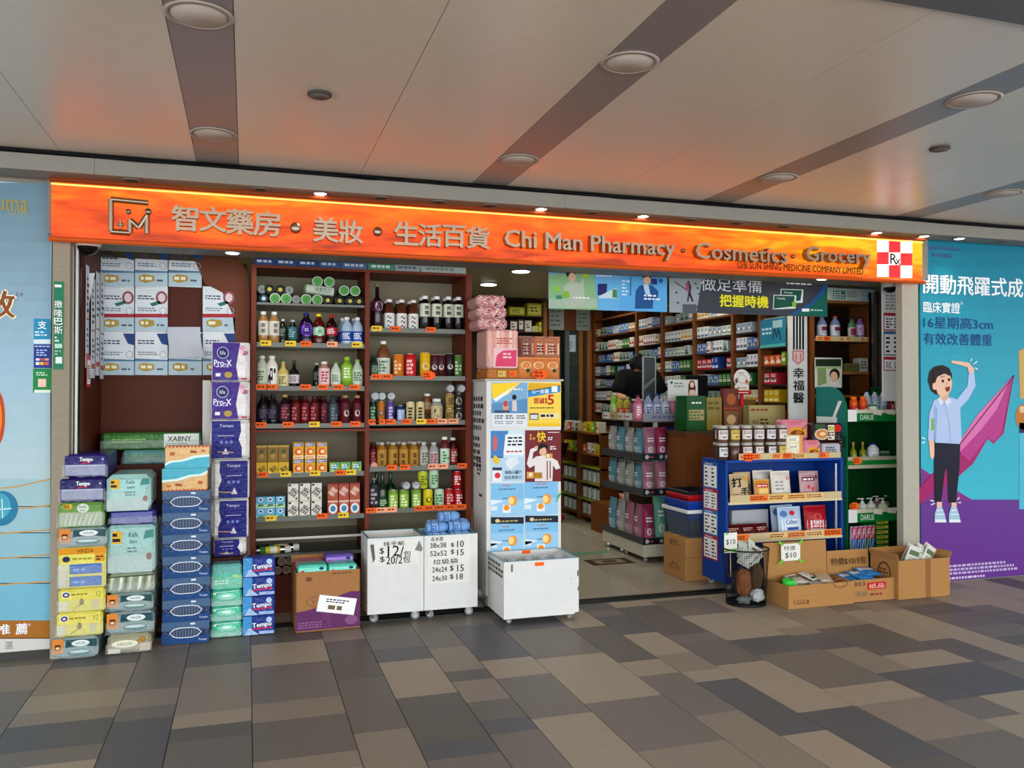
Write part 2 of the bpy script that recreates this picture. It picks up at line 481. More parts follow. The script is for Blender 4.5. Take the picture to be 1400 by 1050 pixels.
# pillars: dirty cream on both sides of the opening, and shutter guides
pil = M('a8a08e', .8, 'wood', 1.3)
g = MB(); g.box(at(72, 541, .08)[0], at(96, 541, .08)[0], .05, .3, 0, zs + .01, M('9a917f', .75, 'card', 1.1)); struct('pillar_left', g)
g = MB(); g.box(at(1234, 541, .08)[0], at(1256, 541, .08)[0], .08, .15, 0, zs + .01, M('b5b0a2', .75, 'card', 1.1)); struct('pillar_right', g)
for nm, p0, p1 in (('trim_guide_left', 96.5, 106), ('trim_guide_right', 1196, 1206)):
    g = MB(); y = .12 if p0 < 500 else .915
    x0, x1 = ax(p0, y), ax(p1, y); w = (x1 - x0)
    g.box(x0, x0 + w * .4, y, y + .07, 0.006, zs, M('8d8a84', .4, 'metal')); g.box(x0 + w * .6, x1, y, y + .07, 0.006, zs, M('8d8a84', .4, 'metal')); g.box(x0, x1, y + .04, y + .07, 0.006, zs, M('55524d', .6))
    struct(nm, g)

# ------------------------------------------------------------------ shop sign
SY = -.02
sign = thing('shop_sign', 'long glowing orange shop sign with metal lettering above the entrance', 'sign', (0, 0, 0))
x0, x1 = at(70, 290, SY)[0], at(1261, 350, SY)[0]; z0, z1 = 2.475, 2.80
sm = bpy.data.materials.new('glow_sign_panel'); sm.use_nodes = True
nt = sm.node_tree; N = nt.nodes; L = nt.links; b = N['Principled BSDF']
tc = N.new('ShaderNodeTexCoord'); sep = N.new('ShaderNodeSeparateXYZ'); L.new(tc.outputs['Object'], sep.inputs[0])
mp = N.new('ShaderNodeMapping'); mp.inputs['Scale'].default_value = (1.0, 1, 5.5); L.new(tc.outputs['Object'], mp.inputs[0])
nz = N.new('ShaderNodeTexNoise'); nz.inputs['Scale'].default_value = 2.6; nz.inputs['Detail'].default_value = 6; nz.inputs['Distortion'].default_value = .6; L.new(mp.outputs[0], nz.inputs[0])
mx = N.new('ShaderNodeMapRange'); mx.inputs[1].default_value = 2.6; mx.inputs[2].default_value = 5.25; mx.inputs[3].default_value = -.05; mx.inputs[4].default_value = .3; L.new(sep.outputs[0], mx.inputs[0])
mz = N.new('ShaderNodeMapRange'); mz.inputs[1].default_value = z0; mz.inputs[2].default_value = z1; mz.inputs[3].default_value = -.13; mz.inputs[4].default_value = .2; L.new(sep.outputs[2], mz.inputs[0])
ad = N.new('ShaderNodeMath'); ad.operation = 'ADD'; L.new(nz.outputs[0], ad.inputs[0]); L.new(mx.outputs[0], ad.inputs[1])
a2 = N.new('ShaderNodeMath'); a2.operation = 'ADD'; L.new(ad.outputs[0], a2.inputs[0]); L.new(mz.outputs[0], a2.inputs[1])
cr = N.new('ShaderNodeValToRGB'); e = cr.color_ramp.elements
e[0].position = .2; e[0].color = (*lin('a83208'), 1); e[1].position = .9; e[1].color = (*lin('ffd21e'), 1)
for p_, c_ in ((.38, 'f24e08'), (.52, 'ff640a'), (.64, 'ff780c'), (.76, 'ff9a14')):
    q = e.new(p_); q.color = (*lin(c_), 1)
L.new(a2.outputs[0], cr.inputs[0]); b.inputs['Base Color'].default_value = (*lin('5a1a06'), 1); b.inputs['Specular IOR Level'].default_value = .2; L.new(cr.outputs[0], b.inputs['Emission Color'])
b.inputs['Emission Strength'].default_value = 1.0; b.inputs['Roughness'].default_value = .25
xm = at(735, 330, SY)[0]
g = MB(); g.box(x0, xm - .002, SY, .06, z0, z1, sm); g.box(xm + .002, x1, SY, .06, z0, z1, sm); g.build('panel', sign)
g = MB(); rail = M('c8581a', .3, 'p', 1.2)
g.box(x0 - .01, x1 + .01, SY - .035, SY, z0 - .03, z0 - .001, rail, .008)
g.box(x0 - .01, x1 + .01, SY - .03, SY, z1 - .006, z1 + .02, M('8a3c14', .4), .006); g.build('rail', sign)  # brown of the top lip paints in orange reflected from the panel
g = MB(); g.box(x0, x1, SY - .012, SY - .002, z1 - .02, z1 - .012, M('ffb45a', .3, 'emit', 1.6)); g.build('light_strip', sign)
let = M('94806c', .38, 'metal'); LY = SY - .002
g = MB(); A = PX(g, LY)
for t, a, b_, c, d in (('智', 236, 283, 271, 317), ('文', 274, 285, 309, 318), ('藥', 310, 288, 346, 322), ('房', 347, 291, 383, 324), ('美', 428, 299, 461, 332), ('妝', 463, 303, 495, 334), ('生', 538, 305, 570, 336), ('活', 571, 308, 602, 338), ('百', 604, 310, 634, 339), ('貨', 636, 312, 667, 341)):
    A.T(t, a, b_, c, d, let, 1, .03, .02)
A.T('Chi Man Pharmacy', 687, 323, 917, 352, let, 1, .02, .03); A.T('Cosmetics', 946, 337, 1070, 358, let, 1, .02, .03); A.T('Grocery', 1096, 341, 1183, 366, let, 1, .02, .03)
g.build('lettering', sign)
for px, py, r in ((404, 312, .034), (516, 317, .03), (933, 343, .016), (1083, 351, .016)):
    a = at(px, py, LY); g = MB(); g.lathe([(r, 0), (r, .018), (r * .6, .026), (.001, .028)], let, 18, (a[0], LY, a[1]), 'y'); g.build('dot', sign)
g = MB(); A = PX(g, LY); A.T('O/B SUN SHING MEDICINE COMPANY LIMITED', 1006, 362.5, 1178, 371.5, M('2a1208', .5), 22, .02); g.build('small_lettering', sign)
# emblem: bracket with letters
g = MB(); A = PX(g, LY - .001)
def bar(p, q, w, m=let, d=.02):
    a, c = at(*p, LY), at(*q, LY); g.tube((a[0], LY - d / 2, a[1]), (c[0], LY - d / 2, c[1]), w, m, 6)
for p, q in (((152, 273), (203, 278)), ((152, 273), (152, 317)), ((152, 317), (178, 319)), ((178, 319), (178, 301)), ((178, 301), (190, 312)), ((190, 312), (201, 295)), ((201, 295), (201, 320))): bar(p, q, .017)
for px, py, r in ((176, 290, .015), (203, 290, .019)):
    a = at(px, py, LY); g.lathe([(r, 0), (r, .02), (.001, .022)], let, 16, (a[0], LY, a[1]), 'y')
bar((160, 307), (170, 308), .008); bar((165, 302), (165, 313), .008)
g.build('emblem', sign)
# red and white checks with the prescription mark
g = MB(); A = PX(g, LY)
cw = M('fff4ea', .35, 'emit', .75); crd = M('e01018', .35, 'emit', .8)
for i in range(3):
    for j in range(3):
        xa, xb = 1199 + i * 16, 1215 + i * 16
        A.R(xa, 327.5 + j * 17 + i * .8, xb, 344.5 + j * 17 + i * .8, crd if (i + j) % 2 else cw, 1)
A.T('R', 1217, 347, 1226, 361, BLACK, 3, .02); A.T('x', 1224, 354, 1231, 362, BLACK, 3, .02)
g.build('checkered_cross', sign)

# ------------------------------------------------------------------ ceiling lamps of the arcade
def downlight(label, px, py, Z, r, lit, name='ceiling_light', grp=None):
    x, y = atz(px, py, Z)
    t = thing(name, label, 'ceiling light', (x, y, Z), group=grp)
    g = MB(); g.lathe([(r * 1.0, 0), (r * 1.06, -.004), (r * .9, -.008), (r * .86, 0)], M('a5978c', .4) if Z > 2.9 else M('a8a49c', .4), 28); g.build('trim_ring', t)
    g = MB(); g.lathe([(r * .86, -.002), (r * .84, -.006), (.001, -.007)], M('fff6e4', .4, 'emit', 6.0) if lit else M('c4b7ab', .45), 28); g.build('diffuser', t)
for lab, px, py in (('large round ceiling lamp near the top edge, in the leftmost grey stripe', 272, 20), ('round ceiling lamp in the leftmost grey stripe, close above the sign', 292, 183),
                    ('large round ceiling lamp in the middle grey stripe, nearer the viewer', 861, 85), ('round ceiling lamp in the middle grey stripe, close above the sign', 709, 218),
                    ('round ceiling lamp in the third grey stripe, nearer the viewer', 1331, 136), ('round ceiling lamp in the third grey stripe, close above the sign', 1064, 243),
                    ('round ceiling lamp in the rightmost grey stripe', 1372, 264)):
    downlight(lab, px, py, CZ, .118, 0, grp='round lamps in the ceiling stripes')
for lab, px, py in (('small round ceiling speaker on the pale panel above the left half', 437, 128), ('small round ceiling speaker on the pale panel at the far right', 1285, 202)):
    x, y = atz(px, py, CZ); t = thing('ceiling_speaker', lab, 'speaker', (x, y, CZ))
    g = MB(); g.lathe([(.055, 0), (.055, -.01), (.048, -.014)], M('4a4542', .5), 20); g.build('rim', t)
    g = MB(); g.lathe([(.046, -.008), (.045, -.0145), (.001, -.015)], M('6f6660', .6), 20); g.build('grille', t)
fz = zf0 - .001
uy = -.075
fl = [(178, 0), (355, 0), (437, 1), (520, 0), (600, 0), (670, 0), (740, 1), (810, 0), (880, 1), (945, 0), (1010, 0), (1075, 0), (1200, 1), (1265, 1), (1313, 1), (1372, 0)]
fn = 0; fm = 0
for px, lit in fl:
    x = ax(px, uy)
    if lit: lab = olab('small lit downlight under the fascia', fn, 6, 'among the lit ones'); fn += 1
    else: lab = olab('small unlit downlight under the fascia', fm, 10, 'among the dark ones'); fm += 1
    t = thing('downlight', lab, 'downlight', (x, uy, fz), group='downlights along the fascia')
    g = MB(); g.lathe([(.05, 0), (.052, -.006), (.04, -.008), (.038, 0)], M('77726a', .4), 20); g.build('trim_ring', t)
    g = MB(); g.lathe([(.038, -.002), (.036, -.006), (.001, -.007)], M('fff3da', .4, 'emit', 14.0) if lit else M('55504a', .5), 20); g.build('diffuser', t)
    if lit:
        l = bpy.data.lights.new('downlight_beam', 'SPOT'); l.energy = 6; l.spot_size = 1.7; l.spot_blend = .8; l.color = (1, .9, .72); l.shadow_soft_size = .03
        o = bpy.data.objects.new('downlight_beam', l); o.location = (x, uy, fz - .02); COL.objects.link(o)
# black cables in the slot above the fascia
cab = MB(); cr_ = random.Random(3)
for k in range(3):
    pts = []; x = -2.8
    while x < 8.8:
        pts.append((x, -.152 - .006 * k + cr_.uniform(-.004, .004), zf1 + .004 + .006 * k + cr_.uniform(-.006, .006))); x += cr_.uniform(.15, .4)
    cab.path(pts, .005, BLACK, 5)
for px in (180, 330, 335, 610, 780, 1010, 1180):
    x = ax(px, -.13); cab.path([(x - .06, -.15, zf1 + .03), (x, -.16, zf1 + .008), (x + .07, -.15, zf1 + .035)], .005, BLACK, 5)
tag(cab.build('cable_bundle'), 'black cables running along the slot above the sign fascia', 'cable')
# ================================================================== left advertisement wall
AY = .11
ad = thing('advertisement_panel', 'pale blue advertisement panel with gold rings on the wall at far left', 'advertisement')
g = MB(); xe = at(69, 541, AY)[0]; xl = -2.4
zb, zt = at(30, 893, AY)[1], at(30, 250, AY)[1]
pale = M('a9cbd8', .4); g.box(xl, xe, AY, .12, zb, zt, pale)
A = PX(g, AY)
for i in range(20):
    y0 = 250 + i * 20.3; A.R(-60, y0, 69, y0 + 20.3, M(mixh([(0, '74909e'), (.25, '86a2b0'), (.6, 'a0bccc'), (1, 'b2c8cc')], i / 19), .4), 1)  # print colours darkened to hold the weaker light at this end
for y0, y1, c in ((655, 692, 'a0c0c4'), (692, 728, '9abec6'), (728, 762, '90bac4'), (762, 797, '88b8c4'), (797, 848, '7ab4c8')):
    A.R(-60, y0, 69, y1 + 1, M(c, .4), 2)
for y0, y1 in ((666, 655), (696, 691), (728, 724), (762, 758), (798, 795)):
    A.L([(-60, y0 + 6), (20, y0), (69, y1)], .008, M('c79a5a', .4), 3)
A.R(-60, 848, 69, 873, M('a8702c', .45), 4); A.R(-60, 872, 69, 893, M('d0cec8', .45), 4)
A.E(-4, 572, 11, 38, M('c24a10', .4), 3); A.E(-6, 572, 9, 30, M('f08a1c', .4), 4); A.E(-8, 568, 8, 20, M('ffb640', .4), 5)
A.E(2, 695, 23, 24, M('2c7fa0', .4), 5); A.E(-2, 692, 17, 18, M('4fa6bd', .4), 6)
A.L([(-10, 697), (16, 695)], .006, M('d5eef2', .4), 7); A.L([(3, 682), (4, 708)], .005, M('d5eef2', .4), 7)
g.build('printed_panel', ad)
g = MB(); A = PX(g, AY)
A.T('ruma', -14, 273, 38, 288, M('a89a58', .4), 6, .012); A.T('LUXA', 12, 286, 36, 294, M('b0a878', .4), 6)
A.T('效', -22, 398, 20, 434, M('8f5218', .4), 7, .03); A.T('效', -23, 397, 21, 435, M('f4ead2', .4), 6, .07); A.T('1+', 23, 399, 32, 406, M('6b5f58', .4), 6)
A.T('推', -4, 853, 14, 867, WHITE, 6, .02); A.T('薦', 22, 852, 38, 867, WHITE, 6, .02); A.T('*', 39, 852, 42, 856, WHITE, 6); A.T('選', 7, 877, 18, 887, M('8a8478', .5), 6)
g.build('lettering', ad)
g = MB(); g.box(xl, ax(100, AY), .10, .125, 0, .045, M('4b4a47', .5)); struct('baseboard_left', g)

def sticker(name, label, cat, Y, rects, texts, dash=()):
    t = thing(name, label, cat)
    g = MB(); x0, y0, x1, y1, c = rects[0]
    a, b = at(x0, y1, Y), at(x1, y0, Y); g.box(a[0], b[0], Y, Y + .003, a[1], b[1], M(c, .4))
    A = PX(g, Y)
    for i, (x0, y0, x1, y1, c) in enumerate(rects[1:]): A.R(x0, y0, x1, y1, M(c, .4), i + 1)
    for x0, y0, x1, y1, c, n in dash: A.D(x0, y0, x1, y1, M(c, .5), n, 8)
    g.build('sheet', t)
    if texts:
        g = MB(); A = PX(g, Y)
        for tx in texts: A.T(tx[0], *tx[1:5], M(tx[5], .5), 9, tx[6] if len(tx) > 6 else .01)
        g.build('lettering', t)
    return t
sticker('sticker', 'light blue payment sticker with white character mark on the left advertisement', 'sticker', AY - .004, [(46, 436, 69, 470, '1f93b8'), (46, 464, 69, 470, 'd8e6ea')], [('支', 52, 439, 64, 450, 'ffffff')], [(48, 452, 67, 460, 'd8ecf2', 2)])
sticker('sticker', 'dark blue payment sticker with tiny coloured emblems below the light blue one', 'sticker', AY - .004, [(46, 471, 70, 503, '143f8c'), (49, 490, 54, 493, 'e8e8f0'), (55, 490, 60, 493, 'd84a30'), (61, 490, 67, 493, 'e0a090'), (49, 495, 54, 499, 'e8e8f0'), (55, 495, 60, 499, 'f0c040'), (61, 495, 67, 499, 'e86a50')], [], [(48, 472, 69, 475, 'c8d4f0', 1), (50, 477, 66, 487, 'b8c8ec', 3)])
sticker('sticker', 'green payment sticker with a pale square on the left advertisement', 'sticker', AY - .004, [(45, 504, 71, 537, '1d8a44'), (52, 518, 63, 529, 'f0c8bc'), (47, 533, 69, 537, 'e2ece0')], [], [(50, 508, 66, 514, 'd8f0dc', 2)])
sticker('sticker_strip', 'tall green sticker strip with white characters on the left pillar', 'sticker', .045, [(73, 385, 87, 505, '1f7f5c'), (75, 408, 86, 410, '1f7f5c'), (76, 488, 85, 497, 'dce8e0'), (75, 470, 85, 476, 'b8d8c8')],
        [('撒', 74.5, 411, 86, 421, 'f4f4ee', 0), ('隆', 74.5, 423, 86, 433, 'f4f4ee', 0), ('巴', 74.5, 435, 86, 444, 'f4f4ee', .03), ('斯', 74.5, 446, 86, 457, 'f4f4ee', 0)], [(75, 387, 86, 402, 'e0efe6', 2), (75, 459, 85, 468, 'd0e6da', 2), (75, 478, 85, 486, 'a0ccb6', 2)])

# ================================================================== alcove behind the tissue stacks
brown = M('6a3520', .5, 'wood')
g = MB(); BY = .9
g.box(ax(107, .16), 0.0, BY, BY + .03, 0, zs, M('5c2c1a', .5)); struct('wall_alcove', g)
g = MB(); g.box(ax(107, .16), ax(107, .16) + .015, .25, BY, 0, zs, M('5a2c1c', .5)); struct('wall_alcove_side', g)
g = MB(); Y = .62; g.box(ax(277, Y), ax(288, Y), Y, .88, .006, at(280, 520, Y)[1], M('dcdad4', .5)); tag(g.build('side_board'), 'narrow white board edge standing left of the purple paper-roll stack', 'board')
t = thing('security_camera', 'cream dome security camera under the sign at the left pillar', 'camera', (ax(119, .14), .14, zs))
g = MB(); g.lathe([(.078, 0), (.08, -.02), (.07, -.055)], M('d8d2c4', .4), 24); g.build('housing', t)
g = MB(); g.lathe([(.062, -.05), (.056, -.075), (.035, -.098), (.001, -.106)], M('151214', .12, 'glass'), 24); g.build('dome', t)
for px, Y, lab in ((317, .42, 'small lit ceiling light under the sign above the paper-roll stack'), (1125, .3, 'small lit ceiling light under the sign above the dark banner')):
    t = thing('recessed_light', lab, 'ceiling light', (ax(px, Y), Y, zs))
    g = MB(); g.lathe([(.055, 0), (.056, -.005), (.046, -.006)], M('c8c4ba', .4), 20); g.build('trim_ring', t)
    g = MB(); g.lathe([(.046, -.003), (.04, -.008), (.001, -.009)], M('fff8ea', .4, 'emit', 9.0), 20); g.build('diffuser', t)
for px, py, lab in ((668, 388, 'bright round ceiling light in the shop above the pink packs'), (712, 370, 'bright round ceiling light in the shop nearest the sign')):
    x, y = atz(px, py, IZ); t = thing('recessed_light', lab, 'ceiling light', (x, y, IZ))
    g = MB(); g.lathe([(.12, 0), (.122, -.008), (.1, -.012)], M('c8c4ba', .4), 24); g.build('trim_ring', t)
    g = MB(); g.lathe([(.1, -.006), (.09, -.016), (.001, -.018)], M('fff8ea', .4, 'emit', 12.0), 24); g.build('diffuser', t)

# printed sheets on the alcove board
PY = .86
blu = M('2f4f86', .5); sheet = M('dfe5e8', .3, 'film', .5)
cols = [(136, 184), (184.5, 230), (230.5, 276.5), (277, 322)]
rows = [(338, 373, 392), (393, 434, 453), (454, 494, 513)]
rn = ('top', 'middle', 'bottom'); cn = ('first', 'second', 'third', 'fourth')
for r, (y0, yb_, y1) in enumerate(rows):
    for c, (xa, xb) in enumerate(cols):
        if (r, c) in ((0, 3), (1, 2)): continue
        t = thing('printed_sheet', 'white and blue product sheet, %s column of the %s row on the brown board' % (cn[c], rn[r]), 'poster', group='product sheets on the brown board')
        g = MB(); a, b = at(xa, y1, PY), at(xb, y0, PY); b = (b[0], min(b[1], zs - .005)); g.box(a[0], b[0] - .003, PY, PY + .004, a[1] + .002, b[1], sheet)
        A = PX(g, PY); w = xb - xa
        A.R(xa, yb_, xb - .7, y1 - .5, M('b9cdd6', .3, 'film', .5), 1)
        if r == 1: A.R(xa, yb_ - 5, xb - .7, yb_, M('b02a3a', .4), 2)
        else: A.P([(xa, yb_ - 4), (xb - .7, yb_ - 2), (xb - .7, yb_), (xa, yb_)], M('5d84a0', .4), 2)
        if r != 1: A.P([(xb - 16, y0 + (8 if r == 0 else 2)), (xb - .7, y0 + (8 if r == 0 else 2)), (xb - .7, y0 + 18), (xb - 9, y0 + 16)], blu, 2)
        else: A.E(xb - 9, y0 + 14, 8, 9, M('9c5a66', .4), 2); A.E(xb - 9, y0 + 14, 5, 6, M('e2d2d4', .4), 3); A.P([(xa + 20, y0 + 22), (xa + 34, y0 + 18), (xa + 36, y0 + 22), (xa + 24, y0 + 26)], M('2f7a66', .4), 2)
        A.ring(xb - 7, yb_ - 9, 5, 5, .004, M('9fb0b8', .4), 3)
        A.D(xa + 4, y0 + 10, xb - 18, y0 + 17, M('49566a', .5), 2, 3); A.D(xa + 4, yb_ - 14, xb - 14, yb_ - 8, M('7b8a96', .5), 2, 3)
        A.P([(xa + 5, yb_ + 5), (xa + 12, yb_ + 2), (xa + 26, yb_ + 4), (xa + 27, yb_ + 11), (xa + 14, yb_ + 14), (xa + 6, yb_ + 11)], M('b59a4a', .4), 3)
        A.D(xa + 8, yb_ + 5, xa + 24, yb_ + 11, M('f3ecd2', .5), 1, 4, .7); A.D(xa + 30, yb_ + 8, xb - 3, yb_ + 13, M('5b6a78', .5), 1, 3)
        g.build('sheet', t)
g = MB(); Y = PY - .02; n = 8   # curling blank sheet
for i in range(n):
    f0, f1 = i / n, (i + 1) / n
    def cp(u, f): x, z = at(229 + 45 * u, 447 + 42 * f, PY - .012); return (x + .03 * f * f, PY - .012 - .06 * math.sin(f * PI * .55) * (.4 + .6 * u), z)
    g.add([cp(0, f1), cp(1, f1), cp(1, f0), cp(0, f0)], [(0, 1, 2, 3)], M('c9ced6', .5), True)
    g.add([(p[0], p[1] + .002, p[2]) for p in (cp(0, f1), cp(1, f1), cp(1, f0), cp(0, f0))], [(3, 2, 1, 0)], M('c9ced6', .5), True)
tag(g.build('loose_sheet'), 'blank pale sheet peeling off the brown board', 'paper')
# brown arch-cut card at the top right of the board
g = MB(); A = PX(g, PY); A.P([(262, 346), (322, 346), (338, 372), (342, 405), (340, 470), (322, 470), (318, 430), (304, 400), (280, 388)], M('74432a', .5), 1)
o = g.build('brown_card'); tag(o, 'curved brown card edge at the top right of the sheets', 'card')
# price lists and folded sheets along the left side
SX = ax(107, .16) + .017
k = 0
for lab, ya, yb2, z0_, z1_, c, tilt in (('tall white and blue product sheet nearest the left shutter guide', .26, .36, 1.72, 2.36, 'cfd6dc', 0), ('white and red price list under the tall sheet by the left guide', .27, .4, 1.6, 1.8, 'c03040', 0),
                                        ('white product sheet on the alcove side, second from the guide', .4, .53, 1.66, 2.3, 'd6dade', .01), ('white product sheet on the alcove side, third from the guide', .55, .68, 1.68, 2.36, 'd8dce0', .01), ('white product sheet on the alcove side next to the brown board', .7, .83, 1.66, 2.38, 'ccd6dc', .01)):
    g = MB(); x = SX + .004 + .004 * k; k += 1
    g.box(x, x + .003, ya, yb2, z0_, z1_, M(c, .4)); g.F = F_right(x + .003, 0, 0)
    if 'red' in lab: g.R(ya + .01, z0_ + .02, yb2 - .01, z1_ - .03, WHITE, 1)
    g.dashes(ya + .02, z1_ - .3 if 'red' not in lab else z0_ + .05, yb2 - .02, z1_ - .06, INK, 6, 2); 
    if 'red' not in lab: g.R(ya, z0_ + .06, yb2, z0_ + .09, M('c03040', .4), 2); g.R(ya, z0_ + .3, yb2, z0_ + .31, M('9a3a4a', .4), 2); g.dashes(ya + .02, z0_ + .12, yb2 - .02, z0_ + .26, M('4a5a70', .5), 4, 2)
    tag(g.build('price_sheet'), lab, 'paper')
for i, (px0, px1, py0, py1) in enumerate(((108, 118, 366, 428), (115, 131, 374, 420))):
    Y = .3 + .07 * i; g = MB(); a = at(px0, py0, Y); b = at(px1, py0, Y); c = at((px0 + px1) / 2 - 4 + 2 * i, py1, Y)
    g.add([(a[0], Y, a[1]), (b[0], Y - .03, b[1]), (c[0], Y, c[1]), ((a[0] + b[0]) / 2, Y + .03, a[1])], [(2, 1, 0), (0, 3, 2), (1, 2, 3), (0, 1, 3)], M('e3e4e6', .5))
    tag(g.build('paper_cone'), ('narrow white paper cone hanging by the left shutter guide', 'wider white paper cone hanging beside the narrow one')[i], 'paper')

# ================================================================== tissue stacks in front of the alcove
FILMED = ('tissue_pack', 'paper_towel_pack')
def px_seed(s): return sum(ord(ch) * (i + 1) for i, ch in enumerate(s))
def pack(name, label, cat, X0, X1, Y0, dep, z0, z1, col, artfn, group=None, c=.014, rz=0, body='wrap', k='film', parent_art='printed_front'):
    """a wrapped pack standing on z0; art in local metres, u across, v up"""
    w, h = X1 - X0, z1 - z0
    t = thing(name, label, cat, ((X0 + X1) / 2, Y0 + dep / 2, z0), rz, group)
    g = MB(); g.box(-w / 2, w / 2, -dep / 2, dep / 2, .0005, h - .0005, M(col, .25, k), c); g.build(body, t)
    if artfn:
        g = MB(); g.F = F_front(-w / 2, -dep / 2, 0); artfn(g, w, h); g.build(parent_art, t)
    if name in FILMED:      # loose clear film hanging in front of the pack
        g = MB(); rf = random.Random(int(px_seed(label))); n, m_ = 10, 5; v = []
        for j in range(m_ + 1):
            for i in range(n + 1):
                v.append((-w / 2 - .006 + (w + .012) * i / n, -dep / 2 - .006 - .007 * rf.random() - .006 * (1 - j / m_), -.001 * 0 + h * (.02 + .54 * j / m_) + (rf.uniform(0, .012) if j == 0 else 0)))
        g.add(v, [(j * (n + 1) + i, j * (n + 1) + i + 1, (j + 1) * (n + 1) + i + 1, (j + 1) * (n + 1) + i) for j in range(m_) for i in range(n)], M('f4f6f4', .08, 'clear', .55), True); g.build('clear_film', t)
    return t
def art_tempo(g, w, h):
    g.R(.01, h * .12, w - .01, h * .52, M('8f93b4', .2, 'film'), 1); g.R(.01, h * .5, w - .01, h * .55, M('b8bcd8', .3), 2)
    g.X('Tempo', w * .52, h * .76, h * .22, WHITE, 3, w * .3, .03); g.line([(w * .4, h * .6), (w * .62, h * .66)], .006, M('d02848', .4), 3)
    g.X('x', w * .9, h * .78, h * .08, WHITE, 3)
def art_green(g, w, h):
    g.R(.008, .01, w - .01, h * .62, M('a9b59a', .2, 'film'), 1); g.R(w * .12, h * .76, w * .3, h * .95, M('e0b030', .4), 2); g.dashes(w * .13, h * .78, w * .29, h * .93, INK, 2, 3, .6)
    g.E(w * .54, h * .78, w * .13, h * .18, M('d3dccb', .4), 2); g.X('Kaifx', w * .54, h * .84, h * .11, M('31533a', .5), 3, w * .16); g.X('ibemi', w * .54, h * .7, h * .08, M('31533a', .5), 3, w * .12)
    for i in range(7): g.line([(w * (.15 + .1 * i), h * .1), (w * (.2 + .11 * i), h * .55)], .004, M('dfe4d8', .2), 2)
def art_teal(g, w, h):
    g.R(0, h * .3, w * .24, h * .98, M('d98a3a', .4), 2); g.R(w * .06, h * .45, w * .18, h * .72, M('5a2a18', .5), 3); g.R(w * .08, h * .5, w * .16, h * .62, M('e6c8a0', .5), 4)
    g.P([(w * .28, h * .55), (w * .7, h * .62), (w * .98, h * .5), (w * .98, h * .9), (w * .3, h * .92)], M('1f4f55', .3, 'film'), 1)
    g.E(w * .62, h * .74, w * .2, h * .15, M('dfe6e4', .4), 3); g.X('NAZIR', w * .62, h * .74, h * .12, M('2d5f62', .5), 4, w * .22)
    g.E(w * .6, h * .3, w * .26, h * .16, M('3a7a7c', .25, 'film'), 2); g.E(w * .6, h * .34, w * .22, h * .07, M('c6d2d0', .3), 3)
def art_yellow(g, w, h):
    g.E(w * .17, h * .78, w * .09, h * .14, M('f0eee8', .4), 1); g.E(w * .17, h * .78, w * .075, h * .11, M('2c2a56', .4), 2); g.E(w * .17, h * .78, w * .04, h * .05, M('d8d4e4', .4), 3)
    g.dashes(w * .28, h * .72, w * .75, h * .84, M('9a8f30', .5), 1, 2, .6); g.X('12', w * .86, h * .76, h * .24, M('a08f28', .5), 2, w * .1)
    g.R(w * .02, h * .12, w * .2, h * .5, M('d8d4c0', .2, 'film'), 1); g.R(w * .72, h * .16, w * .86, h * .52, M('c8c090', .4), 1); g.E(w * .5, h * .45, w * .05, h * .14, M('8a7a3a', .4), 2); g.line([(w * .3, h * .12), (w * .5, h * .36)], .004, M('8a7a3a', .4), 2)
def art_yellow_top(g, w, h):
    g.R(0, h * .84, w, h * .99, M('d8961e', .4), 1); g.X('VINDA', w * .57, h * .92, h * .1, M('4a2a10', .5), 2, w * .35); g.E(w * .17, h * .73, w * .08, h * .07, M('2c2a56', .4), 2); g.dashes(w * .3, h * .69, w * .74, h * .77, M('a89a30', .5), 1, 2, .6)
    g.R(w * .77, h * .65, w * .97, h * .83, M('d8961e', .4), 2); g.dashes(w * .8, h * .67, w * .95, h * .8, INK, 2, 3)
    for v in (.36, .06): g.R(w * .24, h * v, w * .92, h * (v + .24), M('3f74b8', .25, 'film'), 2); g.dashes(w * .32, h * (v + .06), w * .7, h * (v + .16), M('86aede', .4), 1, 3)
    g.R(w * .01, h * .04, w * .2, h * .6, M('cfcdb8', .2, 'film'), 1)
def art_mint(g, w, h):
    g.R(w * .02, h * .02, w * .95, h * .35, M('b4c8c4', .18, 'film'), 1); g.R(w * .1, h * .62, w * .3, h * .88, M('e0b030', .4), 2); g.dashes(w * .11, h * .64, w * .29, h * .86, INK, 2, 3, .6)
    g.X('Kaifx', w * .55, h * .8, h * .1, M('2c5a52', .5), 2, w * .2); g.X('ibemi', w * .55, h * .66, h * .08, M('2c5a52', .5), 2, w * .16); g.dashes(w * .42, h * .42, w * .68, h * .56, M('4a7a72', .5), 2, 2)
    g.P([(w * .76, h * .7), (w * .97, h * .74), (w * .97, h * .9), (w * .8, h * .88)], M('4f8f86', .4), 2); g.E(w * .88, h * .34, w * .06, h * .08, M('8a5a4a', .4), 2)
def art_silver(g, w, h):
    for i in range(9):
        u = w * (.04 + .1 * i); g.P([(u, h * .1), (u + w * .06, h * .1 + .02), (u + w * .1, h * .9), (u + w * .03, h * .8)], M(['c9ccb8', '8f9c7c', 'dfe2d2', '707a5c'][i % 4], .15, 'film'), 1)
    g.line([(0, h * .84), (w, h * .88)], .006, M('33402c', .5), 2)
def art_gold(g, w, h):
    g.E(w * .4, h * .52, w * .3, h * .2, M('e6e2cc', .4), 2); g.X('SADLER', w * .4, h * .52, h * .16, M('7a7040', .5), 3, w * .34); g.P([(w * .6, h * .5), (w * .8, h * .9), (w * .9, h * .7), (w * .8, h * .4)], M('a8843a', .3, 'film'), 1)
    g.R(w * .02, h * .05, w * .3, h * .3, M('cfcabc', .2, 'film'), 1); g.R(w * .74, h * .1, w * .98, h * .5, M('c8b8a0', .2, 'film'), 1)
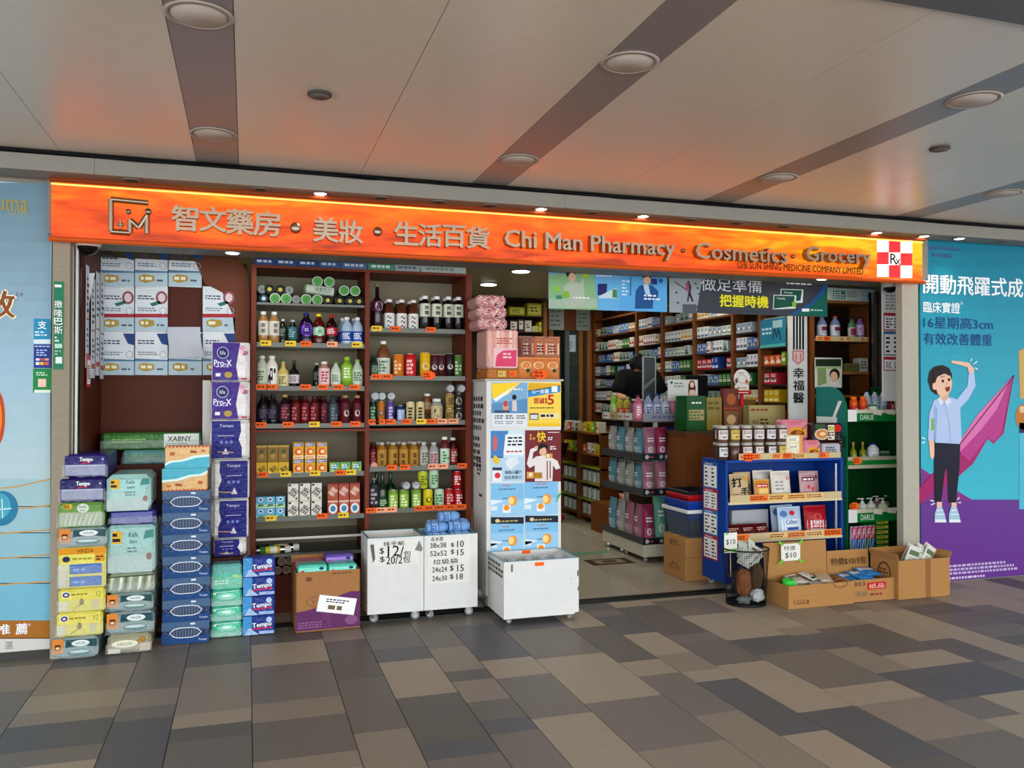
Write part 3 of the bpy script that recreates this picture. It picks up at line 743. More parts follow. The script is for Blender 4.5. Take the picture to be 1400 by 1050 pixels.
g1 = 'wrapped tissue packs in the first stack'
def col_stack(Y0, dep, spec, group):
    z = .003
    for (name, lab, cat, px0, px1, h, col, art, dy, c) in spec:
        pack(name, lab, cat, ax(px0, Y0 + dy) , ax(px1, Y0 + dy), Y0 + dy, dep, z, z + h, col, art, group, c, random.uniform(-.03, .03)); z += h + .001
    return z
col_stack(.02, .42, [
    ('tissue_pack', 'teal and silver tissue pack with orange corner at the floor, first stack', 'tissue pack', 74, 136, .122, '8fa3a3', art_teal, -.02, .02),
    ('paper_towel_pack', 'yellow paper towel pack marked 12, lowest of the yellow ones', 'tissue pack', 79, 142, .14, 'dfd46a', art_yellow, 0, .012),
    ('paper_towel_pack', 'yellow paper towel pack marked 12, middle one of three yellow packs', 'tissue pack', 80, 144, .138, 'dcd262', art_yellow, 0, .012),
    ('paper_towel_pack', 'tall yellow paper towel pack with two blue windows and orange band', 'tissue pack', 81, 146, .242, 'ded468', art_yellow_top, .005, .012),
    ('tissue_pack', 'teal and silver tissue pack with orange corner under the green pack', 'tissue pack', 82, 147, .115, '93a6a4', art_teal, 0, .02),
    ('tissue_pack', 'green tissue pack with cloudy film under the dark blue packs', 'tissue pack', 80, 143, .148, '6f9a4a', art_green, .01, .016),
    ('tissue_pack', 'dark blue multipack with red edge, lower of the two in first stack', 'tissue pack', 83, 145, .142, '2a2468', art_tempo, .015, .012),
    ('tissue_pack', 'dark blue multipack with red edge on top of the first stack', 'tissue pack', 87, 147, .142, '2c2670', art_tempo, .025, .012)], g1)
col_stack(.05, .42, [
    ('tissue_pack', 'silver and gold tissue pack at the floor, second stack', 'tissue pack', 148, 208, .112, 'a39f86', art_gold, -.03, .02),
    ('tissue_pack', 'teal tissue pack with orange corner, second from the floor in second stack', 'tissue pack', 147, 211, .13, '8ca0a0', art_teal, -.02, .02),
    ('tissue_pack', 'teal tissue pack with orange corner, third from the floor in second stack', 'tissue pack', 149, 212, .108, '8ba19c', art_teal, -.01, .02),
    ('tissue_pack', 'crumpled silver and green pack in the middle of the second stack', 'tissue pack', 149, 213, .118, '9aa590', art_silver, 0, .02),
    ('tissue_pack', 'large mint tissue pack with cloudy film, lower of two in second stack', 'tissue pack', 149, 214, .29, 'a2c9c3', art_mint, 0, .018),
    ('tissue_pack', 'dark blue multipack squeezed between the two mint packs', 'tissue pack', 150, 213, .085, '2e2a74', lambda g, w, h: g.R(.01, .01, w - .02, h - .01, M('6a6ea8', .2, 'film'), 1), .01, .012),
    ('tissue_pack', 'large mint tissue pack on top of the second stack', 'tissue pack', 145, 206, .22, 'a6d0ca', art_mint, -.03, .03)], 'wrapped tissue packs in the second stack')
# red strips on the right flank of the dark blue multipacks are part of their wrap
# back row: green and blue-green packs
def art_white_lab(g, w, h):
    g.R(w * .62, h * .1, w * .98, h * .92, M('dfe3da', .4), 1); g.X('XABNY', w * .78, h * .62, h * .3, M('26303a', .5), 2, w * .24, .02); g.dashes(w * .64, h * .2, w * .95, h * .4, GREY, 2, 2); g.dashes(w * .1, h * .4, w * .5, h * .7, M('8fb86a', .4), 2, 2)
g2 = 'wrapped tissue packs at the back of the alcove'
g = MB(); g.box(ax(150, .56), ax(276, .56), .56, .86, 0.006, 1.09, M('5a2c1c', .5)); tag(g.build('storage_ledge'), 'dark brown ledge behind the second tissue stack', 'ledge')
pack('tissue_pack', 'long blue-green tissue pack lying behind the second stack', 'tissue pack', ax(168, .56), ax(275, .56), .56, .28, 1.092, 1.185, '6fa4a0', art_white_lab, g2)
pack('tissue_pack', 'long green tissue pack lying on top behind the second stack', 'tissue pack', ax(139, .57), ax(275, .57), .57, .26, 1.187, 1.3, '3c7a34', art_white_lab, g2)
# third stack: tissue boxes
def art_tissue(g, w, h):
    g.P([(0, 0), (w, 0), (w, h * .34), (w * .5, h * .24), (0, h * .44)], M('2e5284', .2, 'film', .4), 1)
    g.P([(0, h * .6), (w * .5, h * .74), (w, h * .62), (w, h), (0, h)], M('566f8e', .2, 'film', .4), 1)
    o = [(.16, .5), (.24, .68), (.36, .74), (.64, .74), (.76, .68), (.84, .5), (.76, .32), (.64, .26), (.36, .26), (.24, .32)]
    g.P([(w * a, h * b) for a, b in o], M('dfe6ee', .4), 2); g.P([(w * (.5 + (a - .5) * .94), h * (.5 + (b - .5) * .84)) for a, b in o], M('46536c', .4), 3)
    for i in range(9): g.line([(w * (.26 + .06 * i), h * .34), (w * (.26 + .06 * i), h * .66)], .0025, M('8d9ab0', .4), 4)
    g.X('Tempo', w * .86, h * .14, h * .12, M('dfe6ee', .4), 2, w * .18); g.R(w * .6, h * .85, w * .7, h * .93, M('dfe6ee', .4), 2)
def art_beach(g, w, h, flip=False):
    q = lambda pts: [((w - a * w, h - b * h) if flip else (a * w, b * h)) for a, b in pts]
    g.P(q([(0, 0), (1, 0), (1, .5), (.7, .46), (.4, .3), (.15, .26), (0, .12)]), M('58b3c4', .3, 'film', .5), 1); g.P(q([(0, .12), (.15, .26), (.4, .3), (.7, .46), (1, .5), (1, .6), (.66, .56), (.36, .38), (.1, .34), (0, .22)]), M('d8efe8', .4), 1)
    for i in range(12): g.P(q([(i / 12, .93), (i / 12 + .04, .93), (i / 12 + .04, 1), (i / 12, 1)]), M('c8402c', .5), 2)
    g.P(q([(.1, .6), (.2, .56), (.22, .72), (.12, .74)]), M('b8683a', .4), 2); g.P(q([(.56, .7), (.7, .66), (.72, .76), (.58, .8)]), M('9a5a34', .4), 2); g.P(q([(.8, .72), (.9, .7), (.9, .8), (.82, .84)]), M('c87a4a', .4), 2)
z = .003; Y0 = .13
ords = ['lowest', 'second from the floor', 'third from the floor', 'fourth from the floor', 'fifth from the floor', 'sixth from the floor', 'seventh from the floor']
for i, h in enumerate((.136, .136, .134, .134, .134, .135, .134)):
    pack('tissue_box', 'navy blue tissue box with oval window in the third stack, ' + ords[i], 'tissue box', ax(223, Y0), ax(288, Y0), Y0, .13, z, z + h, '2d4168', art_tissue, 'navy tissue boxes in the third stack', .004, random.uniform(-.03, .03), 'box'); z += h + .001
pack('tissue_box', 'sandy beach print tissue box, lower one with the upside-down print', 'tissue box', ax(222, Y0), ax(284, Y0), Y0, .13, z, z + .14, 'dcb27a', lambda g, w, h: art_beach(g, w, h, True), 'beach tissue boxes', .004, .01, 'box'); z += .141
pack('tissue_box', 'sandy beach print tissue box on top of the third stack', 'tissue box', ax(226, Y0), ax(287, Y0), Y0 + .01, .13, z, z + .138, 'e0b880', art_beach, 'beach tissue boxes', .004, -.02, 'box')
# fourth stack: mint packs below, paper rolls above
def art_mintbox(g, w, h):
    g.E(w * .5, h * .6, w * .3, h * .2, M('8fe0c4', .3, 'film'), 1); g.E(w * .5, h * .62, w * .16, h * .07, M('eef6f0', .4), 2); g.R(w * .02, h * .04, w * .98, h * .3, M('8cc9b6', .2, 'film'), 1); g.line([(w * .1, h * .85), (w * .9, h * .9)], .004, M('d8f4ea', .4), 2); g.E(w * .12, h * .78, w * .05, h * .06, M('dff0e0', .4), 2)
z = .003; Y0 = .2
for i, h in enumerate((.1, .094, .107)):
    pack('tissue_pack', 'mint green tissue pack in the short stack, ' + ords[i], 'tissue pack', ax(290, Y0), ax(332, Y0), Y0, .13, z, z + h, '4fc0a0', art_mintbox, 'mint tissue packs in the short stack', .012, random.uniform(-.03, .03)); z += h + .001
pack('tissue_pack', 'mint green tissue pack with dark top, topmost of the short stack', 'tissue pack', ax(290, Y0), ax(332, Y0), Y0, .13, z, z + .16, '6fb4ac', lambda g, w, h: (g.R(.004, .004, w - .004, h * .62, M('58c8a6', .25, 'film'), 1), g.E(w * .8, h * .52, w * .08, h * .05, M('d8d040', .4), 2), g.dashes(w * .1, h * .2, w * .6, h * .4, M('d0efe4', .4), 2, 2)), 'mint tissue packs in the short stack', .012); z += .161
def art_tp(g, w, h):
    g.R(0, h * .02, w * .28, h * .98, M('4a9ad0', .2, 'film'), 1); g.X('Tempo', w * .6, h * .5, h * .3, WHITE, 3, w * .6, .03, rot=.08); g.E(w * .82, h * .76, w * .09, h * .14, M('b8d0f0', .4), 2); g.P([(w * .05, h * .02), (w * .5, h * .02), (w * .2, h * .4)], M('a8c4e0', .2, 'film'), 2); g.line([(w * .3, h * .3), (w * .9, h * .38)], .008, M('d8284a', .4), 2); g.R(w * .5, h * .04, w * .98, h * .2, M('9fb6dc', .2, 'film'), 2)
z = .003; Y0 = .19
for i, h in enumerate((.125, .125, .122, .125)):
    pack('handkerchief_pack', 'blue and white pocket tissue pack beside the carton, ' + (ords[i] if i < 3 else 'topmost of four'), 'tissue pack', ax(333.5, Y0), ax(377, Y0), Y0, .12, z, z + h, '2c418f', art_tp, 'pocket tissue packs beside the carton', .01, random.uniform(-.04, .04)); z += h + .001
def rolls(label, px0, px1, z0, z1, col, artfn, rollside, Y0=.36, grp='paper roll packs in the tall stack'):
    w = ax(px1, Y0) - ax(px0, Y0); h = z1 - z0
    t = thing('paper_roll_pack', label, 'paper rolls', ((ax(px0, Y0) + ax(px1, Y0)) / 2, Y0 + .12, z0), random.uniform(-.04, .04), grp)
    g = MB()
    for k in (-1, 1): g.lathe([(w / 4 - .004, .002), (w / 4 - .0005, .012), (w / 4 - .0005, h - .012), (w / 4 - .004, h - .002)], M('e9e6e2', .3, 'film'), 20, (k * w / 4, 0, 0))
    g.box(-w / 2 + .004, w / 2 - .004, -.085, .085, .003, h - .003, M('e6e3df', .25, 'film'), .025); g.build('rolls', t)
    g = MB(); g.F = F_front(0, -.0853, 0); artfn(g, w, h, rollside); g.build('printed_wrap', t)
def art_prox(g, w, h, s):
    g.R(-w * .46, .006, w * .12, h - .006, M('4a2a8a', .25, 'film', .5), 1); g.P([(w * .12, .006), (w * .2, .006), (w * .14, h * .4), (w * .24, h - .006), (w * .12, h - .006)], M('4a2a8a', .25, 'film', .5), 1)
    g.E(-w * .2, h * .72, w * .15, h * .15, M('2a2260', .4), 2); g.ring(-w * .2, h * .72, w * .15, h * .15, .004, M('c8d0ec', .4), 3); g.X('life', -w * .2, h * .72, h * .1, M('dfe4f4', .4), 3, w * .14)
    g.X('Pro-X', -w * .2, h * .46, h * .16, M('f0eefa', .4), 3, w * .44, .02); g.dashes(-w * .38, h * .34, -w * .02, h * .4, M('c8bce8', .4), 1, 3); g.R(-w * .38, h * .12, -w * .26, h * .2, WHITE, 3); g.E(-w * .06, h * .16, w * .1, h * .08, M('b8a050', .4), 3)
    g.E(w * .3, h * .85, w * .08, h * .06, M('d8a0b4', .4), 2); g.E(w * .36, h * .72, w * .09, h * .06, M('b06a8a', .4), 2); g.E(w * .28, h * .74, w * .05, h * .05, M('e8c8d4', .4), 3); g.R(w * .28, h * .04, w * .42, h * .08, M('c02850', .4), 2)
def art_roll(g, w, h, s):
    q = lambda pts: [(s * a * w, b * h) if s > 0 else (-a * w, b * h) for a, b in (pts if s > 0 else pts[::-1])]
    g.P(q([(-.44, .04), (.3, .04), (.3, .3), (.22, .5), (.28, .72), (.26, .97), (-.44, .97)]), M('26267e', .25, 'film', .5), 1)
    g.X('Tempo', -s * w * .08, h * .84, h * .1, M('d0d4ec', .4), 3, w * .34); g.line([(-s * w * .3 if s > 0 else w * -.1, h * .6), (s * w * .1 if s > 0 else w * .3, h * .6)], .005, M('b8b0d0', .4), 2)
    for i in range(3): g.E(-s * w * (.2 - .12 * i), h * .44, w * .04, h * .04, M('7a84c8', .4), 2)
    g.P([(-s * w * .1 - .02, h * .14), (-s * w * .1 + .02, h * .14), (-s * w * .1, h * .3)], M('d8d4e0', .4), 2); g.line([(-w * .3, h * .2), (w * .1, h * .18)] , .006, M('c8a860', .4), 2)
zz = lambda py, Y=.36: at(315, py, Y)[1]
g = MB(); g.box(ax(291, .36), ax(339, .36), .36, .6, 0.006, zz(762), M('4b2818', .6)); tag(g.build('plinth'), 'dark plinth carrying the tall stack of paper rolls', 'plinth')
rolls('half-hidden dark blue paper roll pack at the bottom of the tall stack', 291, 338, zz(762), zz(738), '26267e', art_roll, 1)
rolls('dark blue paper roll pack with white left side, lower of two', 288, 341, zz(738), zz(684), '26267e', art_roll, -1)
rolls('dark blue paper roll pack with white left side, upper of two', 288, 342, zz(684), zz(629), '26267e', art_roll, -1)
rolls('dark blue paper roll pack with white right side in the tall stack', 286, 342, zz(629), zz(574), '26267e', art_roll, 1)
rolls('purple paper roll pack, lower of the two purple ones', 287, 342, zz(574), zz(521), '4a2a8a', art_prox, 1)
rolls('purple paper roll pack on top of the tall stack', 288, 342, zz(521), zz(467), '4a2a8a', art_prox, 1)
# purple carton with sanitary packs
CYY = .16
x0, x1 = ax(404, CYY), ax(492, CYY); w = x1 - x0; zt = at(450, 781, CYY)[1]; dp = .36
t = thing('carton', 'brown and purple open carton between pocket tissues and white cabinets', 'carton', ((x0 + x1) / 2, CYY + dp / 2, .003), .03)
card = M('a9794e', .7, 'card'); pur = M('6b3a68', .7, 'card')
g = MB(); q = .005
g.box(-w / 2, w / 2, -dp / 2, -dp / 2 + q, 0, zt, card); g.box(-w / 2, w / 2, dp / 2 - q, dp / 2, 0, zt + .05, card); g.box(-w / 2, -w / 2 + q, -dp / 2, dp / 2, 0, zt, card); g.box(w / 2 - q, w / 2, -dp / 2, dp / 2, 0, zt, card); g.box(-w / 2, w / 2, -dp / 2, dp / 2, 0, q, card)
g.build('body', t)
g = MB(); g.F = F_front(-w / 2, -dp / 2, 0)
g.P([(.002, .01), (w - .002, .01), (w - .002, zt * .62), (w * .85, zt * .63), (w * .6, zt * .55), (w * .35, zt * .4), (w * .15, zt * .36), (.002, zt * .34)], pur, 1)
g.ring(w * .4, zt * .5, w * .24, zt * .1, .003, M('6b4030', .6), 2); g.X('Y', w * .27, zt * .49, zt * .07, M('6b4030', .6), 2); g.E(w * .2, zt * .88, w * .05, zt * .04, M('7a5236', .6), 2); g.dashes(w * .56, zt * .93, w * .94, zt * .98, M('7a5236', .6), 1, 2)
g.dashes(w * .04, zt * .06, w * .6, zt * .18, M('9a6a8e', .6), 3, 2); g.R(w * .4, zt * .04, w * .54, zt * .3, M('74406c', .5), 2); g.E(w * .86, zt * .15, w * .1, zt * .08, M('8a5a80', .6), 2)
g.build('print', t)
g = MB(); g.F = lambda u, v, l: (-w / 2 + w * .62 + u * .97 + v * .2, -dp / 2 - l * EPS, zt * .42 + v * .97 - u * .18)
g.R(-.12, -.055, .13, .055, WHITE, 3); g.dashes(-.07, .01, .09, .04, INK, 2, 4); g.dashes(-.05, -.04, .06, -.005, M('7a6a50', .5), 1, 4, .8); g.build('label_sheet', t)
for lab, a, b, y0, z0_, z1_, c, c2 in (('pink sanitary pack in the carton, back left', .0, .47, .16, zt - .1, zt + .04, 'c07a8e', 'e8b8c4'), ('purple sanitary pack in the carton, back right', .49, .97, .17, zt - .1, zt + .075, '6f5aae', 'a890d8'),
                                    ('mint sanitary pack in the carton, front left', .02, .49, .012, zt - .12, zt + .045, '62cfb8', '8ce4d0'), ('mint sanitary pack in the carton, front right', .51, .97, .012, zt - .12, zt + .04, '5fcdb6', '8ce4d0')):
    def art(g, ww, hh, c2=c2):
        g.R(ww * .04, hh * .5, ww * .96, hh * .9, M(c2, .3, 'film', .5), 1); g.R(ww * .1, hh * .55, ww * .22, hh * .8, M('d8406a', .4), 2); g.E(ww * .8, hh * .85, ww * .08, hh * .06, M('244a66', .4), 2); g.dashes(ww * .4, hh * .6, ww * .7, hh * .78, M('f4f4f8', .4), 2, 2)
    pack('sanitary_pack', lab, 'sanitary pads', x0 + .012 + w * a * .96, x0 + .012 + w * b * .96, CYY + y0, .14, z0_, z1_, c, art, 'sanitary packs in the carton', .012)
# ================================================================== drink shelves
UY = .70; UB = 1.16
redw = M('74361f', .45, 'wood'); cream = M('8a816c', .6)
unit = thing('shelving_unit', 'tall red-brown two-bay shelving unit full of drinks and cartons', 'shelf', (0, 0, 0))
uz = at(500, 372, UY)[1]
xL, xM, xR = (ax(343, UY), ax(350, UY)), (ax(499, UY), ax(505, UY)), (ax(637, UY), ax(645, UY))
g = MB()
for a, b in (xL, xM, xR): g.box(a, b, UY, UB, 0.006, uz, redw)
g.box(xL[0], xR[1], UY, UB, uz, uz + .02, redw); zmid = at(500, 586, UY)[1]
g.box(xL[1], xM[0], UY - .004, UB, zmid - .018, zmid, redw); g.box(xM[1], xR[0], UY - .004, UB, zmid - .018, zmid, redw)
g.box(xL[1], xM[0], UY, UB, 0.006, .1, redw); g.build('frame', unit)
g = MB(); g.box(xL[0], xR[1], UB, UB + .012, 0.006, uz, cream); g.build('back_panel', unit)
glass = M('5a625c', .2, 'p', 1.03); railm = M('b9bcb6', .25)
def zs_(py, px): return at(px, py, UY)[1]
SH = {}
def shelf(key, bay, py, tags, railh=.022, thick=.012, tint=None):
    px = 425 if bay == 0 else 571
    z = zs_(py, px); SH[key] = z
    xa, xb = (xL[1], xM[0]) if bay == 0 else (xM[1], xR[0])
    g = MB(); g.box(xa + .001, xb - .001, UY + .012, UB - .001, z - thick, z, glass); s = g.build('shelf', unit)
    g = MB(); g.box(xa + .004, xb - .004, UY + .004, UY + .01, z - thick, z + railh, M(tint or '75776f', .25)); g.build('price_rail', s)
    for p, c in tags:
        g = MB(); x = ax(p, UY); g.box(x - .038, x + .038, UY - .001, UY + .003, z - .004, z + .034, M(c, .5)); g.F = F_front(x, UY - .001, z + .015)
        g.dashes(-.03, -.008, .03, .009, M('7a3414' if c != 'f0d23c' else '6b5a1c', .5), 1, 1, .7); g.build('price_tag', s)
O_, Y_, P_ = 'ee6a1c', 'e8c83a', 'f0a884'
shelf('A1', 0, 416, [], .004)
shelf('A2', 0, 473, [(363, Y_), (397, Y_), (418, O_), (454, P_), (488, Y_)])
shelf('A3', 0, 532, [(358, O_), (372, O_), (418, O_), (442, O_), (463, O_), (485, O_)])
shelf('A4', 0, 583, [(357, O_), (394, O_), (430, Y_), (460, O_), (486, O_)])
shelf('A5', 0, 650, [(360, O_), (391, Y_), (431, Y_), (466, O_), (480, Y_)])
shelf('A6', 0, 709, [(371, Y_), (441, O_), (470, Y_)])
shelf('A7', 0, 756, [], .004, .02)
shelf('A7b', 0, 734, [], .004, .012, 'c9c6bc')
shelf('B1', 1, 453, [(515, Y_), (541, O_), (589, O_)])
shelf('B2', 1, 518, [(515, O_), (530, O_)])
shelf('B3', 1, 579, [(511, O_), (521, O_), (534, O_), (556, O_), (576, Y_), (590, O_), (605, P_), (620, P_)])
shelf('B4', 1, 641, [(536, O_), (554, O_), (592, P_), (606, P_), (632, O_)])
shelf('B5', 1, 698, [(508, O_), (522, P_), (536, P_), (574, O_), (588, O_), (603, O_), (617, O_), (631, O_)])
# orange burst price sign on the can shelf
def burst(g, cx, cz, r, m, Y, n=14, l=1):
    g.F = F_front(0, Y, 0); g.P([(cx + (r if i % 2 else r * .72) * math.cos(PI * i / n), cz + (r if i % 2 else r * .72) * .62 * math.sin(PI * i / n)) for i in range(2 * n)], m, l)
g = MB(); a = at(586, 513, UY - .004); burst(g, a[0], a[1], .06, ORANGE, UY - .004); g.X('9', a[0] - .01, a[1], .03, M('8a2a10', .5), 2, None, .02); g.dashes(a[0] - .04, a[1] - .02, a[0] + .04, a[1] + .02, M('a8380f', .5), 2, 2); tag(g.build('price_burst'), 'orange star-shaped price sign below the snack cans', 'price sign')

# ---- kinds of drinks
def bottle(key, H, R, liq, lab=None, cap='e8e8e6', l0=.18, l1=.62, style='pet', name='drink_bottle', cat='bottle', art=None, n=14, liqm='glass'):
    m = M(liq, .15, liqm); b = MB()
    if style == 'pet': pr = [(R * .9, .0005), (R, .008), (R, H * .3), (R * .97, H * .32), (R, H * .34), (R, H * .66), (R * .8, H * .76), (R * .42, H * .86), (R * .38, H * .92)]; ch = .92; cr = R * .44
    elif style == 'slim': pr = [(R * .9, .0005), (R, .006), (R, H * .74), (R * .75, H * .82), (R * .5, H * .88), (R * .48, H * .91)]; ch = .91; cr = R * .56
    elif style == 'wine': pr = [(R * .9, .0005), (R, .008), (R, H * .55), (R * .85, H * .62), (R * .36, H * .72), (R * .32, H * .93)]; ch = .93; cr = R * .37
    elif style == 'wide': pr = [(R * .92, .0005), (R, .01), (R, H * .72), (R * .86, H * .82), (R * .66, H * .87), (R * .64, H * .9)]; ch = .88; cr = R * .7
    else: pr = [(R * .9, .0005), (R, .008), (R, H * .7), (R * .45, H * .82), (R * .4, H * .9)]; ch = .9; cr = R * .5
    b.lathe(pr, m, n); parts = [('body', b)]
    c = MB(); c.lathe([(cr, H * ch), (cr * 1.03, H * ch + .002), (cr, H - .002), (cr * .9, H)], M(cap, .35), 12); parts.append(('cap', c))
    if lab:
        g = MB(); g.lathe([(R + .0004, H * l0), (R + .0006, H * l0 + .0005), (R + .0006, H * l1)], M(lab, .4), n * 2); 
        g.F = F_wrap(R * 1.0 + .0006, 0)
        if art: art(g, R, H * l0, H * l1)
        parts.append(('label', g))
    K(key, name, cat, *parts)
def can(key, H, R, col, art=None, top='c4c6c8', name='drink_can', cat='can', lid=None):
    b = MB(); b.lathe([(R * .85, .0005), (R, .008), (R, H - .014), (R * .88, H - .003)], M(col, .28), 16); c = MB(); c.lathe([(R * .88, H - .003), (R * .9, H), (R * .82, H), (R * .8, H - .004)], M(top, .3, 'metal') if not lid else M(lid, .35), 16)
    parts = [('body', b), ('lid', c)]
    if art:
        g = MB(); g.F = F_wrap(R, 0); art(g, R, .01, H - .018); parts.append(('print', g))
    K(key, name, cat, *parts)
def scr(c, c2=None, txt=None):
    def f(g, R, z0, z1):
        h = z1 - z0
        if c2: g.R(-R * 1.0, z0 + h * .1, R * 1.0, z1 - h * .1, M(c2, .4), 1)
        g.dashes(-R * .7, z0 + h * .15, R * .7, z1 - h * .15, M(c, .5), 4, 2, .65, int(R * 1e4 + h * 1e4))
    return f
def vertscr(c, t):
    def f(g, R, z0, z1):
        h = z1 - z0; n = len(t)
        for i, ch in enumerate(t): g.X(ch, 0, z1 - h * (.12 + .78 * (i + .5) / n), h * .6 / n, M(c, .5), 2, R * .85, .03)
    return f
def dot(c, c2, r=.5):
    def f(g, R, z0, z1): g.E(0, (z0 + z1) / 2, R * r, R * r, M(c, .4), 1); g.dashes(-R * .35, (z0 + z1) / 2 - R * .2, R * .35, (z0 + z1) / 2 + R * .2, M(c2, .5), 2, 2, .6)
    return f
bottle('tea', .2, .033, 'a8804a', 'd8d4c6', l0=.3, l1=.72, style='slim', art=vertscr('4a4a3c', '茶茶'))
bottle('tea2', .2, .033, 'a8843c', 'e0dccc', l0=.3, l1=.72, style='slim', art=scr('5a5240'))
bottle('darkgreen', .16, .028, '1b2a22', '26382c', l0=.3, l1=.7, cap='cfd4d0', art=scr('8a9a88'))
bottle('darkteal', .155, .03, '16201f', '3f6e72', l0=.25, l1=.72, cap='b8bcba', art=scr('9ab4b4'))
bottle('grape', .2, .05, '241030', '4a1f7a', l0=.35, l1=.62, cap='243a8a', art=dot('8a6ac8', 'd8c8f0', .8))
bottle('redtea', .195, .042, '5a160e', '9fd0ae', l0=.34, l1=.58, cap='e8d020', art=dot('cfe8d2', '3a6a4a', .7))
bottle('cola', .19, .042, '2a0d0a', 'b81c30', l0=.36, l1=.6, cap='c01c24', art=scr('f0e4e4'))
bottle('isotonic', .18, .042, 'a8bccc', '2450a0', l0=.2, l1=.52, cap='ececea', art=scr('e8eef8'))
bottle('soymilk', .195, .032, 'b9c0ac', 'c8d0bc', cap='d8dad4', style='slim', art=scr('5f6f58'))
bottle('cow', .195, .04, 'dfdcd0', 'e8e6de', cap='e8e6de', l0=.1, l1=.7, style='slim', art=lambda g, R, a, b: (g.P([(-R * .6, a + .02), (-R * .1, a + .01), (-R * .2, a + .07), (-R * .5, a + .06)], BLACK, 1), g.R(-R * .2, a + .03, R * .25, b - .015, M('2a2a28', .4), 2), g.dashes(-R * .12, a + .04, R * .18, b - .03, WHITE, 4, 3, .7), g.E(R * .6, b - .03, R * .2, R * .4, BLACK, 1)))
bottle('lemon', .175, .035, 'cdb868', 'd9d2a0', cap='2f7a4a', l0=.1, l1=.5, style='wine', art=scr('7a6a30'))
bottle('plum', .17, .032, '1c1712', 'd2cdd0', cap='2e4a3a', l0=.2, l1=.5, style='wine', art=scr('8a6a80'))
bottle('peach', .165, .04, 'b48878', 'e8c8c8', cap='e6e2dc', l0=.15, l1=.75, style='slim', art=scr('b84a5a'))
bottle('barley', .165, .037, 'c6cdc2', 'd4d8cc', cap='6f9a3a', l0=.2, l1=.6, art=scr('5f7a5a'))
bottle('green', .195, .036, '7aa42a', '8ab83a', cap='9ac03a', l0=.25, l1=.75, style='slim', art=scr('e6f0c8'))
bottle('jasmine', .18, .036, 'b8c8b0', 'c8d4c0', cap='7ab84a', l0=.2, l1=.65, art=scr('4a7a50'))
bottle('black', .175, .036, '18161c', '2a2632', cap='2a2830', l0=.2, l1=.6, art=scr('6a6478'))
bottle('blackgold', .175, .036, '24181a', '4a2a34', cap='b89a5a', l0=.15, l1=.7, art=scr('b85a6a'))
bottle('redcan', .168, .03, '5a1418', '6a1a20', cap='4a2a2a', l0=.1, l1=.75, style='slim', art=scr('c06a6a'))
bottle('maroon', .168, .028, '3e1218', '54202a', cap='38201f', l0=.1, l1=.75, style='slim', art=scr('a04a5a'))
bottle('greyb', .172, .03, '3c444a', '4a545a', cap='2a2e30', l0=.1, l1=.7, style='slim', art=scr('7a888e'))
bottle('burgundy', .172, .037, '541420', '5e1a26', cap='a88a5a', l0=.1, l1=.72, style='slim', art=dot('d8c8c4', '6a2a30', .5))
bottle('cassis', .31, .043, '2a0f1c', '5a2440', cap='8a7a50', l0=.42, l1=.62, style='wine', art=dot('c8c0c8', '4a1a30', .7))
bottle('herbal', .21, .034, '5a3220', 'e4e2dc', cap='eae8e4', l0=.03, l1=.56, style='slim', art=vertscr('26262a', '〜〜〜'))
bottle('coffee', .24, .035, '14100e', 'd4d8c4', cap='eceae6', l0=.42, l1=.78, style='slim', art=vertscr('3a4030', '無糖'))
bottle('amberjar', .26, .05, '7a5030', 'd0d2c4', cap='ecebe8', l0=.1, l1=.55, style='pet', art=scr('5a7a60', 'c2ccbc'))
bottle('smalldark', .16, .034, '26362e', '34503f', cap='3a4a3f', art=scr('90a890'))
for k_, c_, h_, art in (('canorange', 'd07820', .17, scr('f0d0a0')), ('chipyellow', 'd8b020', .185, dot('e8d8a0', '6a3a10', .7)), ('chipblack', '241a1e', .18, dot('d8d4cc', '3a1a1a', .5)), ('chipmaroon', '4a1c22', .172, dot('d8c8c0', '5a1a1a', .5)), ('chipgreen', '5a7f42', .17, scr('c8d8a8'))):
    can(k_, h_, .036, c_, art, name='snack_tube', cat='snack tube', lid='b8b0a4')
can('canred', .175, .043, 'b81a26', scr('e8c0b8', 'c82a34'), name='snack_tin', cat='tin')
can('energy', .15, .027, '1e3a30', scr('8ab89a')); can('energyo', .15, .027, 'b87424', dot('2a5a7a', 'e8d8a0', .7)); can('energyp', .15, .028, '5a4a8e', scr('c8c0e0')); can('navycan', .12, .031, '1d2c5e', scr('c8d0e4', '9aa4c4'))
can('creamcan', .145, .033, 'd2c294', scr('3a3020')); can('goldblack', .1, .034, 'a88c4a', scr('2a2418')); can('blackwhite', .1, .034, '3a3634', dot('c8c4bc', '2a2624', .7))
bottle('nutjar', .165, .045, '9a9c90', 'c8b888', cap='e6e4de', l0=.2, l1=.7, style='wide', name='drink_jar', cat='jar', art=dot('2f4a6a', 'd8c890', .7))
bottle('amberw', .14, .032, '8a5030', 'b07a4a', cap='e6e4de', style='wide', art=scr('e8d8b8'))
can('goldcan', .17, .031, 'b08a3a', scr('3a2a10', 'c89c48'), top='d0d0d0'); bottle('silvercan', .168, .03, 'a8a89e', 'b8b6a8', cap='c4c4c2', l0=.1, l1=.7, style='slim', art=scr('6a6458')); bottle('goldbt', .17, .032, '9c7430', 'b88c40', cap='b9b6ac', l0=.06, l1=.72, style='slim', art=vertscr('4a3410', '金金'))
